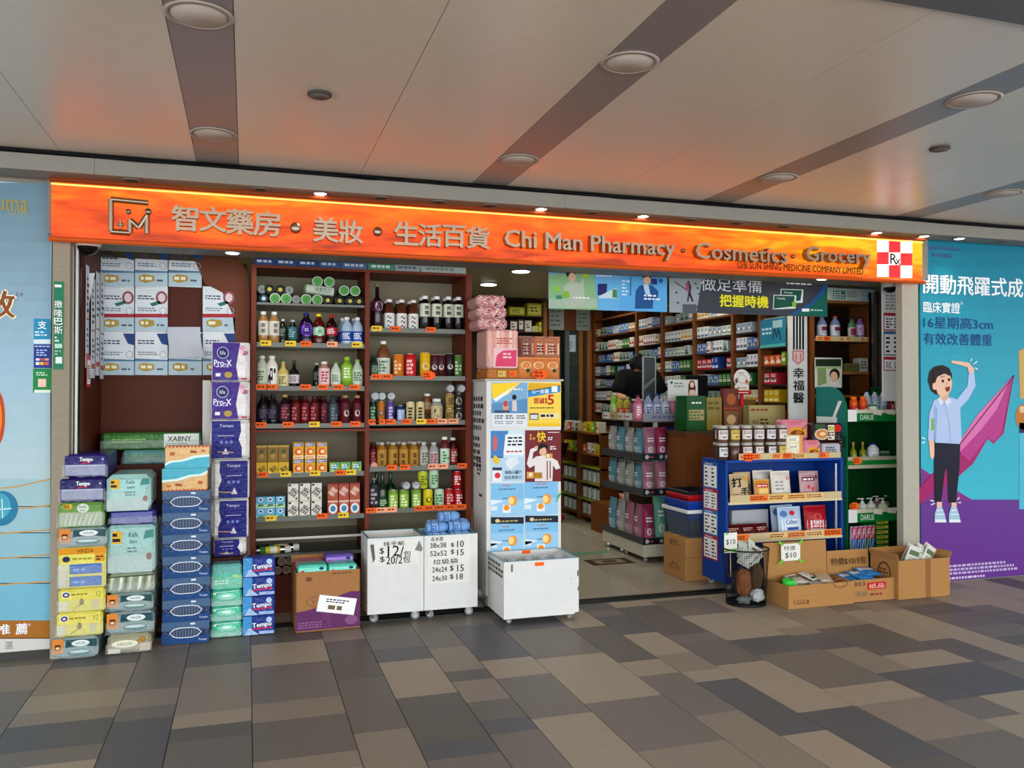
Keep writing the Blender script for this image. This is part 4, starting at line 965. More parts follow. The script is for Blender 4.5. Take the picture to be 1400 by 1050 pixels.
bottle('silverred', .165, .032, '9fa09e', 'b4b4b0', cap='c4c4c2', l0=.1, l1=.65, style='slim', art=scr('a83a40')); bottle('plumgreen', .2, .033, '6a2a2a', 'cfe0cc', cap='efeeec', l0=.08, l1=.62, style='slim', art=scr('4a8a50')); bottle('plumgreen2', .19, .033, '4a1a1c', 'a84040', cap='efeeec', l0=.08, l1=.62, style='slim', art=scr('e8d0c0'))
bottle('blackbeer', .22, .036, '191619', '3a3438', cap='8a8684', l0=.1, l1=.8, style='wine', art=scr('a8a4a8')); bottle('greenglass', .25, .034, '12301c', '1c4a2a', cap='2a4a34', l0=.1, l1=.35, style='wine', art=scr('b8d8b0'))
can('greencan', .14, .033, '7a9a3a', scr('e0ecc0', '9cbc50')); can('yellowcan', .135, .033, 'd8c41e', dot('30301e', 'f0e870', .6)); can('palecan', .135, .033, 'b8d0b4', scr('4a8a5a')); can('redsoda', .135, .033, 'a81a20', scr('e8b0b0')); can('redtall', .13, .033, 'b01820', scr('f0d8d8')); can('limecan', .13, .033, 'c0c83a', scr('5a7a20'))
K('silverlid', 'drink_can', 'can', ('body', MB().lathe([(.028, 0), (.033, .01), (.033, .11), (.028, .12)], M('8a8c90', .3), 16, (0, 0, .033), 'y')), ('lid', MB().lathe([(.028, .12), (.03, .124), (.024, .124), (.001, .12)], M('8e9092', .55, 'metal'), 16, (0, 0, .033), 'y')))
def tubek(key, R, Lh, wall, face, rim, c3=None):
    b = MB(); b.lathe([(R, 0), (R, Lh)], M(wall, .4), 18, (0, Lh / 2, R), 'y'); c = MB(); c.lathe([(R, Lh), (R, Lh + .006), (R * .84, Lh + .007)], M(rim, .4), 18, (0, Lh / 2, R), 'y'); c.lathe([(R * .84, Lh + .0055), (R * .82, Lh + .0075), (R * .4, Lh + .0075, M(c3 or face, .4)), (R * .2, Lh + .0075)], M(face, .35), 18, (0, Lh / 2, R), 'y')
    K(key, 'snack_tube', 'snack tube', ('tube', b), ('lid', c))
tubek('rollgreen', .038, .2, '4a7a48', '5c9a4e', 'c4d0c0', '4a8a44'); tubek('rolldark', .036, .2, '20261f', '2a2e28', '3a4238', 'c0b048'); tubek('rollgrey', .034, .2, '4a4e4a', '8f9490', '5a605c', '70746f'); tubek('rollblue', .034, .2, '20302e', '33505a', '22302e', 'b8ccd0')
ZS = {'A2': 1.22, 'A3': 1.22, 'A4': 1.3, 'B1': 1.14, 'B2': 1.08, 'B3': 1.12, 'B4': 1.16, 'B5': 1.12}
def place(key, desc, where, pxs, sh, dy=.06, up=0, s=None, group=None, jit=.25):
    k_ = ZS.get(sh, 1); up *= k_
    if s is None and k_ != 1 and key != 'silverlid': s = (1, 1, k_)
    for i, px in enumerate(pxs):
        Y = UY + .012 + dy; bay = (xL[1], xM[0]) if sh[0] == 'A' else (xM[1], xR[0])
        R_ = max(v.co.x for p_ in KIND[key][2] for v in p_[1].vertices); kx_ = 1.12 if .0295 < R_ < .037 and key not in ('silverlid', 'goldblack', 'blackwhite', 'creamcan') and not key.startswith('roll') else 1
        s_ = (s[0] * kx_, s[1] * kx_, s[2]) if s else (kx_, kx_, 1)
        R_ = max(abs(v.co.x) for p_ in KIND[key][2] for v in p_[1].vertices) * kx_ + .004
        spawn(key, olab(desc, i, len(pxs), where), (min(max(ax(px, Y), bay[0] + R_), bay[1] - R_), Y, SH[sh] + .0006 + up), random.uniform(-jit, jit), group or (desc + 's ' + where if len(pxs) > 1 else None), s=s_)
W = {'A1': 'left bay top shelf', 'A2': 'left bay second shelf', 'A3': 'left bay third shelf', 'A4': 'left bay fourth shelf', 'A5': 'upper carton shelf', 'A6': 'lower carton shelf', 'B1': 'right bay top shelf', 'B2': 'snack can shelf', 'B3': 'right bay third shelf', 'B4': 'gold can shelf', 'B5': 'right bay lowest shelf'}
# A1 lying snack tubes
R1 = .13
place('rollgreen', 'green-lidded snack tube lying end-on, lower row', W['A1'], [375, 390, 417, 432], 'A1', R1, jit=0); place('rollblue', 'dark snack tube with pale blue lid', W['A1'], [359.5], 'A1', R1, jit=0); place('rollgrey', 'grey-lidded snack tube lying end-on, lower row', W['A1'], [403.5], 'A1', R1, jit=0)
place('rolldark', 'dark snack tube with yellow centre, lower row', W['A1'], [446, 462, 476, 490], 'A1', R1, jit=0)
place('rolldark', 'dark snack tube with yellow centre, upper row', W['A1'], [367.5, 382], 'A1', R1 + .01, .0665, jit=0); place('rollgrey', 'grey-lidded snack tube lying end-on, upper row', W['A1'], [355, 394], 'A1', R1 + .02, .068, jit=0)
place('rollgreen', 'green-lidded snack tube lying end-on, upper row', W['A1'], [468, 483], 'A1', R1, .073, jit=0); place('rollgreen', 'green-lidded snack tube on the topmost row', W['A1'], [432, 448], 'A1', R1 + .04, .137, jit=0)
K('tubelying', 'snack_tube', 'snack tube', ('tube', (lambda g: (g.lathe([(.034, 0), (.034, .2)], M('b9c4b4', .4), 18, (-.1, 0, .034), 'x'), setattr(g, 'F', F_front(0, -.0345, .034)), g.X('味覺百力', .02, 0, .03, M('4a6a4a', .5), 2, .11), g)[3])(MB())), ('lid', MB().lathe([(.036, -.012), (.036, 0), (.03, -.014)], M('6a8a5a', .4), 18, (-.1, 0, .034), 'x')))
spawn('tubelying', 'pale snack tube lying sideways across the green ones', (ax(436, UY + .08), UY + .075, SH['A1'] + .078), 0, None, (0, .1, 0))
# A2
place('tea', 'amber tea bottle with white label', W['A2'], [359.5, 374.5], 'A2'); place('darkgreen', 'small dark green tea bottle with grey cap', W['A2'], [386.5], 'A2', .08); place('darkteal', 'dark bottle with teal label', W['A2'], [400], 'A2'); place('grape', 'large purple grape drink bottle with blue cap', W['A2'], [418.5], 'A2', .07); place('redtea', 'red tea bottle with yellow cap and mint label', W['A2'], [435.5], 'A2'); place('cola', 'dark soft drink bottle with red cap and label', W['A2'], [453], 'A2'); place('isotonic', 'clear sports drink bottle with blue label, front row', W['A2'], [474, 490], 'A2'); place('isotonic', 'clear sports drink bottle with blue label, second row', W['A2'], [468, 484], 'A2', .16)
# A3
place('soymilk', 'pale green milky drink bottle with white cap', W['A3'], [358], 'A3'); place('cow', 'white milk drink bottle with black patches', W['A3'], [371.5], 'A3'); place('lemon', 'yellow juice bottle with green cap', W['A3'], [387], 'A3'); place('plum', 'dark sauce-like bottle with pale label', W['A3'], [402], 'A3'); place('peach', 'squarish drink bottle with pink label', W['A3'], [443], 'A3'); place('barley', 'white drink bottle with olive cap', W['A3'], [459], 'A3'); place('green', 'bright green tea bottle', W['A3'], [474], 'A3'); place('jasmine', 'pale green tea bottle with green cap', W['A3'], [488.5], 'A3'); place('darkgreen', 'slim dark bottle half hidden by the pink one', W['A3'], [433], 'A3', .16)
# A4
place('black', 'black soft drink bottle', W['A4'], [359.5, 373], 'A4'); place('blackgold', 'dark bottle with gold cap', W['A4'], [389.5], 'A4'); place('redcan', 'dark red slim bottle', W['A4'], [404.5, 417.5, 430], 'A4'); place('maroon', 'narrow maroon bottle', W['A4'], [443.5], 'A4'); place('greyb', 'slate grey slim bottle', W['A4'], [455.5], 'A4'); place('burgundy', 'burgundy bottle with pale round badge', W['A4'], [472, 488.5], 'A4'); place('maroon', 'narrow maroon bottle in the second row', W['A4'], [365, 397, 411, 437, 463], 'A4', .15)
# A5, A6 cartons
def cartonk(key, w, d, h, base, art):
    g = MB(); g.box(-w / 2, w / 2, -d / 2, d / 2, .0005, h - .0005, M(base, .35), .002); a = MB(); a.F = F_front(-w / 2, -d / 2, 0); art(a, w, h)
    st = MB(); st.tube((w * .1, d / 2 + .003, h * .2), (-w * .1, d / 2 + .003, h * .9), .0025, WHITE)
    K(key, 'drink_carton', 'drink carton', ('box', g), ('print', a), ('straw', st))
CW, CD = .073, .05
cartonk('brownc', CW, CD, .118, '8a6a28', lambda g, w, h: (g.P([(w * .2, h * .2), (w * .5, h * .3), (w * .8, h * .85), (w * .6, h * .7), (w * .4, h * .8)], M('4a5a20', .4), 1), g.R(0, h * .88, w, h, M('b89a48', .4), 1), g.E(w * .5, h * .35, w * .25, h * .15, M('a88a3a', .4), 2)))
cartonk('yellowc', CW, CD, .1, 'd0a828', lambda g, w, h: (g.X('菊花', w * .55, h * .5, h * .34, M('3a3a14', .5), 2, w * .7, .02, rot=.5), g.E(w * .25, h * .25, w * .2, h * .16, M('e8d060', .4), 1)))
cartonk('lemonc', CW, CD, .118, 'e0a020', lambda g, w, h: (g.P([(w * .1, h * .72), (w * .9, h * .8), (w * .9, h * .97), (w * .1, h * .92)], M('2f6aa8', .4), 2), g.dashes(w * .15, h * .76, w * .85, h * .92, WHITE, 2, 3), g.E(w * .5, h * .42, w * .34, h * .2, M('d84a20', .4), 1), g.E(w * .55, h * .42, w * .2, h * .12, M('f4d8a0', .4), 2), g.R(0, 0, w, h * .2, M('f0d8b0', .4), 1), g.dashes(w * .1, h * .04, w * .9, h * .16, M('c85a20', .5), 1, 3)))
cartonk('greenc', CW, CD, .088, '8ab04a', lambda g, w, h: (g.P([(w * .1, h * .4), (w * .5, h * .2), (w * .95, h * .95), (w * .5, h * .9)], M('4a98a8', .4), 1), g.dashes(w * .15, h * .5, w * .85, h * .85, WHITE, 2, 3), g.E(w * .3, h * .25, w * .2, h * .16, M('c8d860', .4), 2)))
cartonk('milkc', .065, CD, .082, '6fb0cc', lambda g, w, h: (g.R(0, 0, w, h * .35, M('b8d4b8', .4), 1), g.E(w * .5, h * .75, w * .26, h * .18, M('e8f0f4', .4), 1), g.E(w * .5, h * .75, w * .17, h * .11, M('2a5a8a', .4), 2), g.P([(w * .1, h * .1), (w * .9, h * .2), (w * .7, h * .4), (w * .3, h * .35)], M('5a8a50', .4), 2)))
cartonk('whitec', CW, CD, .125, 'dcd8cc', lambda g, w, h: (g.X('豆奶', w * .5, h * .5, h * .42, M('2a2824', .5), 2, w * .8, .02, rot=.9), g.R(w * .05, h * .86, w * .3, h * .96, BLACK, 2), g.E(w * .8, h * .15, w * .12, h * .08, M('8a7a5a', .4), 2)))
cartonk('brickc', CW, CD, .122, 'b0563e', lambda g, w, h: (g.X('麥精', w * .5, h * .5, h * .42, M('f0d8cc', .5), 2, w * .8, .01, rot=.9), g.R(0, h * .9, w, h, M('8a3a28', .4), 1)))
cartonk('brickc2', CW, CD, .122, 'b85c46', lambda g, w, h: (g.E(w * .5, h * .5, w * .42, h * .3, M('dfe4e4', .4), 1), g.E(w * .5, h * .5, w * .26, h * .18, M('4a8ab0', .4), 2), g.R(0, h * .86, w, h, M('d8b0a0', .4), 1)))
def cartons(key, desc, where, pxs, sh, h, rows, alt=None, altdesc=None):
    for r in range(rows):
        k_, d_ = (alt, altdesc) if (alt and r == 1) else (key, desc)
        w_ = where if rows == 1 or alt else ('bottom row' if r == 0 else 'top row') + ', ' + where
        for i, px in enumerate(pxs):
            Y = UY + .042; spawn(k_, olab(d_, i, len(pxs), w_), (ax(px, Y), Y, SH[sh] + .001 + r * (h + .001)), random.uniform(-.04, .04), d_ + 's')
cartons('yellowc', 'yellow drink carton with slanted characters', W['A5'], [358, 373, 388], 'A5', .1, 2, 'brownc', 'brown and gold drink carton')
cartons('lemonc', 'orange lemon tea carton', W['A5'], [408, 424, 440], 'A5', .118, 2)
cartons('greenc', 'green and blue drink carton', W['A5'], [457.5, 472, 487], 'A5', .088, 1)
cartons('milkc', 'light blue milk carton', W['A6'], [357, 370, 383.5], 'A6', .082, 2)
cartons('whitec', 'white carton with bold black script', W['A6'], [401, 417, 433], 'A6', .125, 2)
cartons('brickc2', 'brick red carton with white circle', W['A6'], [455, 470, 485], 'A6', .122, 2, 'brickc', 'brick red carton with pale script')
# A7: lying spray cans, jars below
K('spray', 'spray_can', 'spray can', ('body', MB().lathe([(.024, 0), (.027, .01), (.027, .2), (.02, .215)], M('b8bcb4', .25, 'metal'), 16, (-.11, 0, .027), 'x')), ('label', (lambda g: (g.lathe([(.0275, .03), (.0275, .07, M('c8c030', .4)), (.0275, .1, M('dfe0d0', .4)), (.0275, .15, M('c8a028', .4)), (.0275, .17)], M('3a7a3a', .4), 16, (-.11, 0, .027), 'x'), g)[1])(MB())), ('cap', MB().lathe([(.026, .2), (.026, .24), (.02, .245)], M('cfcfcb', .35), 14, (-.11, 0, .027), 'x')))
for i, px in enumerate((372, 384)):
    spawn('spray', ('yellow and green spray can lying on the lower left shelf', 'second spray can lying behind the front one')[i], (ax(px, UY + .05), UY + .05 + .07 * i, SH['A7'] + .001), 0)
for i, (px, r) in enumerate(((380, 0), (392, 0), (402, 0), (386, 1), (397, 1))):
    K('brownjar', 'lidded_jar', 'jar', ('body', MB().lathe([(.04, 0), (.042, .01), (.042, .13)], M('6a5248', .3), 18, (0, .07, .042), 'y')), ('lid', MB().lathe([(.042, .13), (.042, .14), (.034, .141), (.033, .139, M('8a7466', .4)), (.001, .138)], M('a8988c', .35), 18, (0, .07, .042), 'y'))) if i == 0 else None
    spawn('brownjar', olab('brown jar lying end-on, %s row' % ('bottom', 'top')[r], i if r == 0 else i - 3, 3 if r == 0 else 2, 'behind the pocket tissues'), (ax(px, UY + .06), UY + .08, .271 + .0615 * r), 0, 'brown jars lying end-on', s=.7)
g = MB(); g.box(xL[1] + .002, xM[0] - .002, UY + .01, UB - .002, .1, .269, M('6a2a1a', .5)); g.build('base_cabinet', unit)
# B1
place('cassis', 'tall dark purple cordial bottle', W['B1'], [515.5], 'B1'); place('herbal', 'herbal tea bottle with large white label', W['B1'], [532, 549, 565], 'B1'); place('coffee', 'black coffee bottle with cream label, front row', W['B1'], [581, 597, 613, 629], 'B1', .05); place('coffee', 'black coffee bottle with cream label, second row', W['B1'], [577, 593, 609, 624], 'B1', .14); place('herbal', 'herbal tea bottle in the second row', W['B1'], [528, 544, 560], 'B1', .15)
# B2
place('smalldark', 'dark green squat bottle at the left end', W['B2'], [509], 'B2'); place('amberjar', 'large amber bottle with white label', W['B2'], [524], 'B2'); place('canorange', 'orange snack tube', W['B2'], [544.5], 'B2'); place('canred', 'wide red snack tin', W['B2'], [561], 'B2'); place('chipyellow', 'yellow potato chip tube', W['B2'], [581], 'B2', .05); place('chipmaroon', 'maroon potato chip tube', W['B2'], [594, 603], 'B2', .06); place('chipblack', 'black potato chip tube', W['B2'], [614.5], 'B2'); place('chipgreen', 'green snack tube at the right end', W['B2'], [627], 'B2', .08)
# B3
place('energy', 'dark green energy can', W['B3'], [510], 'B3'); place('energyo', 'orange and blue energy can', W['B3'], [521], 'B3'); place('energyp', 'purple energy can', W['B3'], [533.5], 'B3'); place('navycan', 'short navy can', W['B3'], [547], 'B3'); place('creamcan', 'cream coffee can with dark script', W['B3'], [561, 574.5], 'B3'); place('nutjar', 'squat nut drink jar with white lid', W['B3'], [597], 'B3', .065); place('goldblack', 'gold and black can, lower row', W['B3'], [615], 'B3'); place('blackwhite', 'black and white can, lower row', W['B3'], [630], 'B3'); place('blackwhite', 'black and white can, middle row', W['B3'], [630], 'B3', .06, .101); place('goldblack', 'gold and black can, middle row', W['B3'], [615], 'B3', .06, .101)
place('silverlid', 'can lying silver end forward, right pile', W['B3'], [611, 626], 'B3', .05, .203, jit=0); place('silverlid', 'can lying silver end forward, above energy cans', W['B3'], [509, 519, 531.5], 'B3', .05, .152, jit=0); place('amberw', 'amber drink bottle in the second row', W['B3'], [584], 'B3', .17, .059)
g = MB(); g.box(ax(540, .9), ax(592, .9), UY + .14, UY + .3, SH['B3'] + .001, SH['B3'] + .064, M('5a4a34', .5)); tag(g.build('can_tray'), 'dark tray of drinks behind the cream coffee cans', 'tray')
g = MB(); g.lathe([(.02, 0), (.05, .012), (.056, .035), (.05, .06), (.03, .075), (.01, .08)], M('17181a', .2), 18); g.F = F_front(0, -.056, .03); g.dashes(-.02, 0, .03, .02, M('c8c8c8', .4), 1, 1); tag(g.build('black_tub'), 'black round tub above the navy can', 'tub').location = (ax(556, UY + .2), UY + .21, SH['B3'] + .0655)
# B4
place('goldbt', 'gold coffee bottle can', W['B4'], [522, 537.5, 552, 566], 'B4'); place('goldbt', 'gold coffee bottle can in the second row', W['B4'], [517, 531, 545, 560, 573], 'B4', .14); place('silvercan', 'silver grey coffee bottle can', W['B4'], [579.5], 'B4'); place('silverred', 'silver bottle can with red print', W['B4'], [593], 'B4'); place('plumgreen', 'plum drink bottle with green and white label', W['B4'], [608], 'B4'); place('plumgreen2', 'red plum drink bottle at the right end', W['B4'], [619], 'B4', .14); place('redcan', 'dark red slim bottle at the left end', W['B4'], [510], 'B4', .1)
g = MB(); g.lathe([(.026, 0), (.026, .07), (.024, .072)], M('d8a08a', .4), 16, (0, .035, .026), 'y'); tag(g.build('drink_can'), 'peach coloured can lying end-on at the left of the gold cans', 'can').location = (ax(511, UY + .06), UY + .07, SH['B4'] + .001)
# B5
place('blackbeer', 'black glass bottle at the left end', W['B5'], [508], 'B5'); place('greenglass', 'dark green glass bottle', W['B5'], [523], 'B5'); place('greenglass', 'dark green glass bottle in the second row', W['B5'], [515, 534], 'B5', .15); place('greencan', 'green and pale can, lower row', W['B5'], [537.5, 552.5, 569], 'B5', .05); place('yellowcan', 'yellow can with black disc', W['B5'], [585], 'B5'); place('palecan', 'pale green can, lower row', W['B5'], [600.5], 'B5', .05); place('redsoda', 'dark red soda can', W['B5'], [614], 'B5', .05); place('redtall', 'bright red soda can, lower row', W['B5'], [626], 'B5', .05)
place('limecan', 'lime yellow can, upper row', W['B5'], [578], 'B5', .065, .139, (1, 1, 1.02)); place('palecan', 'pale green can, upper row', W['B5'], [593], 'B5', .065, .139, (1, 1, 1.02)); place('redtall', 'bright red soda can, upper row', W['B5'], [625], 'B5', .05, .133, (1, 1, 1.02)); place('silverlid', 'can lying with its silver end forward', W['B5'], [552, 565], 'B5', .06, .142, jit=0)
# boxes on top of the unit
tz = uz + .021
def flat_box(name, label, cat, px0, px1, Y, dep, z, h, col, art=None, group=None, rz=0, k='p', c=.003):
    return pack(name, label, cat, ax(px0, Y), ax(px1, Y), Y, dep, z, z + h, col, art, group, c, rz, 'box', k)
for i, (a, b, c_, c2) in enumerate(((347, 376, '3c5a8c', 'd8e2f0'), (376.5, 406, '40608e', 'd8e2f0'), (406.5, 435, '3a5888', 'd8e2f0'), (435.5, 466, '4a6a94', 'c8d4e0'), (466.5, 502, '5c7a9c', 'd0dae4'), (503, 539, '5ca084', 'e4f0e8'), (540, 574, 'a9b2b6', '6a7a88'), (575, 637, 'b4beb8', '7a9a88'))):
    flat_box('flat_carton', olab('long flat carton lying on top of the shelving unit', i, 8, 'of the row'), 'carton', a, b, UY + .03, .2, tz, .052, c_, lambda g, w, h, c2=c2: (g.dashes(w * .12, h * .3, w * .9, h * .8, M(c2, .5), 1, 2, .7),), 'cartons lying on top of the unit')

# ================================================================== white box cabinets on castors
white = M('dcdcd8', .45, 'p', 1.1); teal_e = M('6fa3ab', .4)
K('castor', 'castor', 'castor', ('wheel', MB().lathe([(.034, -.012), (.038, -.008), (.038, .008), (.034, .012)], M('8f8f8c', .4), 18, (0, 0, .038), 'x').lathe([(.02, -.014), (.02, .014)], M('d0d0cc', .4), 12, (0, 0, .038), 'x')), ('fork', MB().box(-.018, -.015, -.012, .02, .035, .078, STEEL).box(.015, .018, -.012, .02, .035, .078, STEEL).box(-.022, .022, -.015, .03, .076, .083, STEEL)))
def castors(parent, pts, z=0, s=1):
    for x, y in pts:
        for pn, me, pl, subs in KIND['castor'][2]: pass
        g = MB(Matrix.Translation((x, y, z)) @ Matrix.Rotation(random.uniform(.6, 1.6), 4, 'Z') @ Matrix.Scale(s, 4))
        g.box(-.018, -.015, -.012, .02, .035, .078, STEEL).box(.015, .018, -.012, .02, .035, .078, STEEL).box(-.022, .022, -.015, .03, .076, .083, STEEL)
        c = g.build('castor', parent)
        g = MB(g.T); g.lathe([(.034, -.012), (.038, -.008), (.038, .008), (.034, .012)], M('8f8f8c', .4), 18, (0, 0, .0385), 'x'); g.lathe([(.02, -.014), (.02, .014)], M('d0d0cc', .4), 12, (0, 0, .0385), 'x'); g.build('wheel', c)
def bin_cab(name, label, cat, x0, x1, y0, dep, z0, z1, floor_z, edge=teal_e, pts=None):
    t = thing(name, label, cat, (0, 0, 0)); q = .014
    g = MB(); g.box(x0, x1, y0, y0 + q, z0, z1, white); g.box(x0, x1, y0 + dep - q, y0 + dep, z0, z1, white); g.box(x0, x0 + q, y0 + q, y0 + dep - q, z0, z1, white); g.box(x1 - q, x1, y0 + q, y0 + dep - q, z0, z1, white); g.box(x0 + q, x1 - q, y0 + q, y0 + dep - q, z0, z0 + q, white); g.box(x0 + q, x1 - q, y0 + q, y0 + dep - q, floor_z - .01, floor_z, white)
    g.build('body', t)
    g = MB(); e = .003
    g.box(x0, x1, y0, y0 + q, z1, z1 + e, edge); g.box(x0, x1, y0 + dep - q, y0 + dep, z1, z1 + e, edge); g.box(x0, x0 + q, y0 + q, y0 + dep - q, z1, z1 + e, edge); g.box(x1 - q, x1, y0 + q, y0 + dep - q, z1, z1 + e, edge); g.build('edge_trim', t)
    castors(t, pts or [(x0 + .05, y0 + .05), (x1 - .05, y0 + .05), (x0 + .05, y0 + dep - .06), (x1 - .05, y0 + dep - .06)], 0.001, (z0 - .001) / .083)
    return t
WYF = .22
xa, xb, xc = ax(503, WYF), ax(580, WYF), ax(653, WYF); zt = at(578, 733, WYF)[1]; zb_ = at(578, 835, WYF)[1]
cabA = bin_cab('bin_cabinet', 'white open-topped bin on castors with handwritten 12 dollar sheet', 'bin', xa, xb - .002, WYF, .34, zb_, zt, zt - .12)
cabB = bin_cab('bin_cabinet', 'white open-topped bin on castors with handwritten size price list', 'bin', xb + .002, xc, WYF, .34, zb_, zt, zt - .06)
hw = M('26262a', .6); paper = M('e4e2da', .6)
def hand(name, label, Y, rect, texts, sc=.006, col=None, tape=()):
    t = thing(name, label, 'paper sign'); g = MB(); x0, y0, x1, y1 = rect
    a, b = at(x0, y1, Y), at(x1, y0, Y); zc0, zc1 = min(a[1], b[1]), max(a[1], b[1]); zc0 = (at(x0, y1, Y)[1] + at(x1, y1, Y)[1]) / 2; zc1 = (at(x0, y0, Y)[1] + at(x1, y0, Y)[1]) / 2
    g.box(a[0], b[0], Y - .001, Y, zc0, zc1, col or paper)
    A = PX(g, Y - .001)
    for tp in tape: A.P(*tp)
    g.build('sheet', t); g = MB(); A = PX(g, Y - .001)
    for tx in texts: A.T(tx[0], *tx[1:5], tx[5] if len(tx) > 5 else hw, 2, .015)
    g.build('handwriting', t); return t
hand('price_note', 'handwritten 12 dollar note on the left white bin', WYF - .001, (510, 738, 572, 772), [('抹手紙', 524, 740, 553, 746), ('$', 519, 749, 525, 758), ('12', 530, 746, 546, 760), ('/', 547, 747, 552, 760), ('包', 552, 753, 562, 760), ('$', 519, 761, 526, 769), ('20/2', 528, 760, 550, 771), ('包', 551, 760, 561, 769)])
hand('price_list', 'handwritten list of sizes and prices on the right white bin', WYF - .001, (585, 733, 643, 797), [('去水荷', 589, 734, 606, 740), ('38x38', 588, 742, 610, 749), ('$', 616, 742, 621, 748), ('10', 625, 739, 634, 748), ('52x52', 588, 753, 611, 760), ('$', 616, 751, 621, 758), ('15', 625, 751, 634, 759), ('垃圾袋', 592, 764, 626, 771), ('24x24', 591, 775, 611, 782), ('$', 615, 773, 620, 781), ('15', 625, 772, 634, 781), ('24x30', 591, 787, 611, 794), ('$', 615, 785, 620, 792), ('18', 624, 784, 633, 792)])
g = MB(); A = PX(g, WYF - .002); A.P([(567, 752), (573, 739), (578, 750), (576, 754)], M('8a8a86', .7), 1); A.P([(506, 745), (511, 744), (513, 764), (510, 770)], M('6a6a66', .7), 1); g.F = F_front(0, WYF, 0)
o = g.build('scuff_marks', cabA)
# blue bottles thrown in the right bin
K('bluejug', 'detergent_bottle', 'bottle', ('body', MB().lathe([(.05, 0), (.055, .01), (.055, .19), (.045, .205)], M('7fa8d8', .2, 'film', .5), 18, (-.1, 0, .055), 'x')), ('label', (lambda g: (g.lathe([(.0555, .04), (.0555, .05, M('8fb4de', .4)), (.0555, .12, M('3a5f9c', .4)), (.0555, .13)], M('3a5f9c', .4), 18, (-.1, 0, .055), 'x'), setattr(g, 'F', F_front(0, -.0565, .055)), g.dashes(-.05, -.03, .03, .03, M('2a4a8a', .5), 3, 1), g)[3])(MB())), ('cap', MB().lathe([(.04, .2), (.042, .225), (.036, .23)], M('6a98d0', .35), 16, (-.1, 0, .055), 'x')))
xm_ = (xb + xc) / 2
for dx, Y, z, rz, lab in ((-.088, .272, 0, .03, 'lying front left in the right white bin'), (.07, .274, 0, -.03, 'lying front right in the right white bin'), (-.088, .45, 0, .03, 'lying at the back left of the right white bin'), (.07, .45, 0, -.02, 'lying at the back right of the right white bin'), (-.088, .36, .001, 0, 'lying in the middle left of the right white bin'), (.07, .36, .001, 0, 'lying in the middle right of the right white bin'),
                         (-.09, .32, .064, .03, 'on top at left in the right white bin'), (.072, .325, .064, -.05, 'on top at right in the right white bin'), (-.06, .43, .066, -.1, 'on top at the back left of the right bin'), (.09, .44, .066, .06, 'on top at the back right of the right bin'), (.01, .38, .128, .12, 'highest of the heap in the right white bin')):
    spawn('bluejug', 'light blue bottle ' + lab, (xm_ + dx, Y, zt - .0595 + z), rz, 'light blue bottles in the bin', s=.66)
# tall white cabinet behind the low box
TY = .36
x0, x1 = ax(665, TY), ax(767, TY); z1 = at(716, 521, TY)[1]
tall = thing('display_cabinet', 'tall white cabinet covered with posters, pink packs on top', 'cabinet')
g = MB(); g.box(x0, x1, TY, TY + .4, .1, z1, white, .003); g.build('body', tall); castors(tall, [(x0 + .05, TY + .06), (x1 - .05, TY + .06), (x0 + .05, TY + .34), (x1 - .05, TY + .34)], .006, .094 / .083)
g = MB(); g.box(x0 - .015, x1 + .015, TY - .015, TY + .41, z1, z1 + .015, M('b9b4a8', .4)); g.build('top_board', tall)
g = MB(); g.F = F_left(x0, 0, 0)
for (u0, v0, u1, v1) in ((-.72, 1.28, -.42, 1.55), (-.72, 1.0, -.5, 1.25), (-.62, .95, -.5, 1.1)): g.dashes(u0, v0, u1, v1, M('5a564e', .7), 5, 1, .6, int(v0 * 100))
g.R(-.56, .8, -.47, .82, M('4a4640', .6), 1); g.build('worn_prints', tall)
# low white box with clear cups
LYF = -.08
x0, x1 = ax(689, LYF), ax(791, LYF); z1 = at(740, 766, LYF)[1]; z0 = at(740, 843, LYF)[1]
low = bin_cab('bin_cabinet', 'low scuffed white open box on castors in front of the poster cabinet', 'bin', x0, x1, LYF, .4, z0, z1, z1 - .1, M('8fb4c4', .4))
g = MB(); g.F = F_left(x0, 0, 0); g.dashes(-.3, z1 - .12, .06, z1 - .02, M('5a5650', .7), 3, 1, .6, 4)
g.F = F_front(0, LYF, 0)
for u, v, w_, h_ in ((x1 - .012, .3, .01, .04), (x1 - .008, .2, .008, .03), (x1 - .03, z0, .03, .012), (x0 + .05, .36, .012, .05), (x1 - .06, .28, .004, .012)): g.R(u, v, u + w_, v + h_, M('6a665e', .7), 1)
g.build('scuff_marks', low)
for i, (px, py) in enumerate(((719, 754), (738, 771))):
    Y = LYF + (.4 if i == 0 else -.001); g = MB(); a = at(px, py, Y); g.box(a[0] - .035, a[0] + .03, Y - (.016 if i == 0 else .002), Y - (.0145 if i == 0 else 0), a[1] - .012, a[1] + .012, ORANGE); tag(g.build('price_label'), ('orange price label on the back rim of the low white box', 'orange price label on the front rim of the low white box')[i], 'price label')
K('cups', 'cup_pack', 'plastic cups', ('cups', MB().lathe([(.03, 0), (.045, .1), (.047, .105), (.044, .1, M('b8bcc0', .15, 'glass')), (.03, .02)], M('c8ccd0', .12, 'glass'), 18)), ('wrap', MB().lathe([(.034, -.002), (.05, .11), (.02, .125)], M('eef0f2', .1, 'clear'), 12)))
for i, px in enumerate((700, 722, 742, 763)):
    Y = .08 + .02 * (i % 2); spawn('cups', olab('clear plastic cup pack', i, 4, 'inside the low white box'), (ax(px, Y), Y, z1 - .097), 0, 'clear plastic cups in the low box', s=.84)
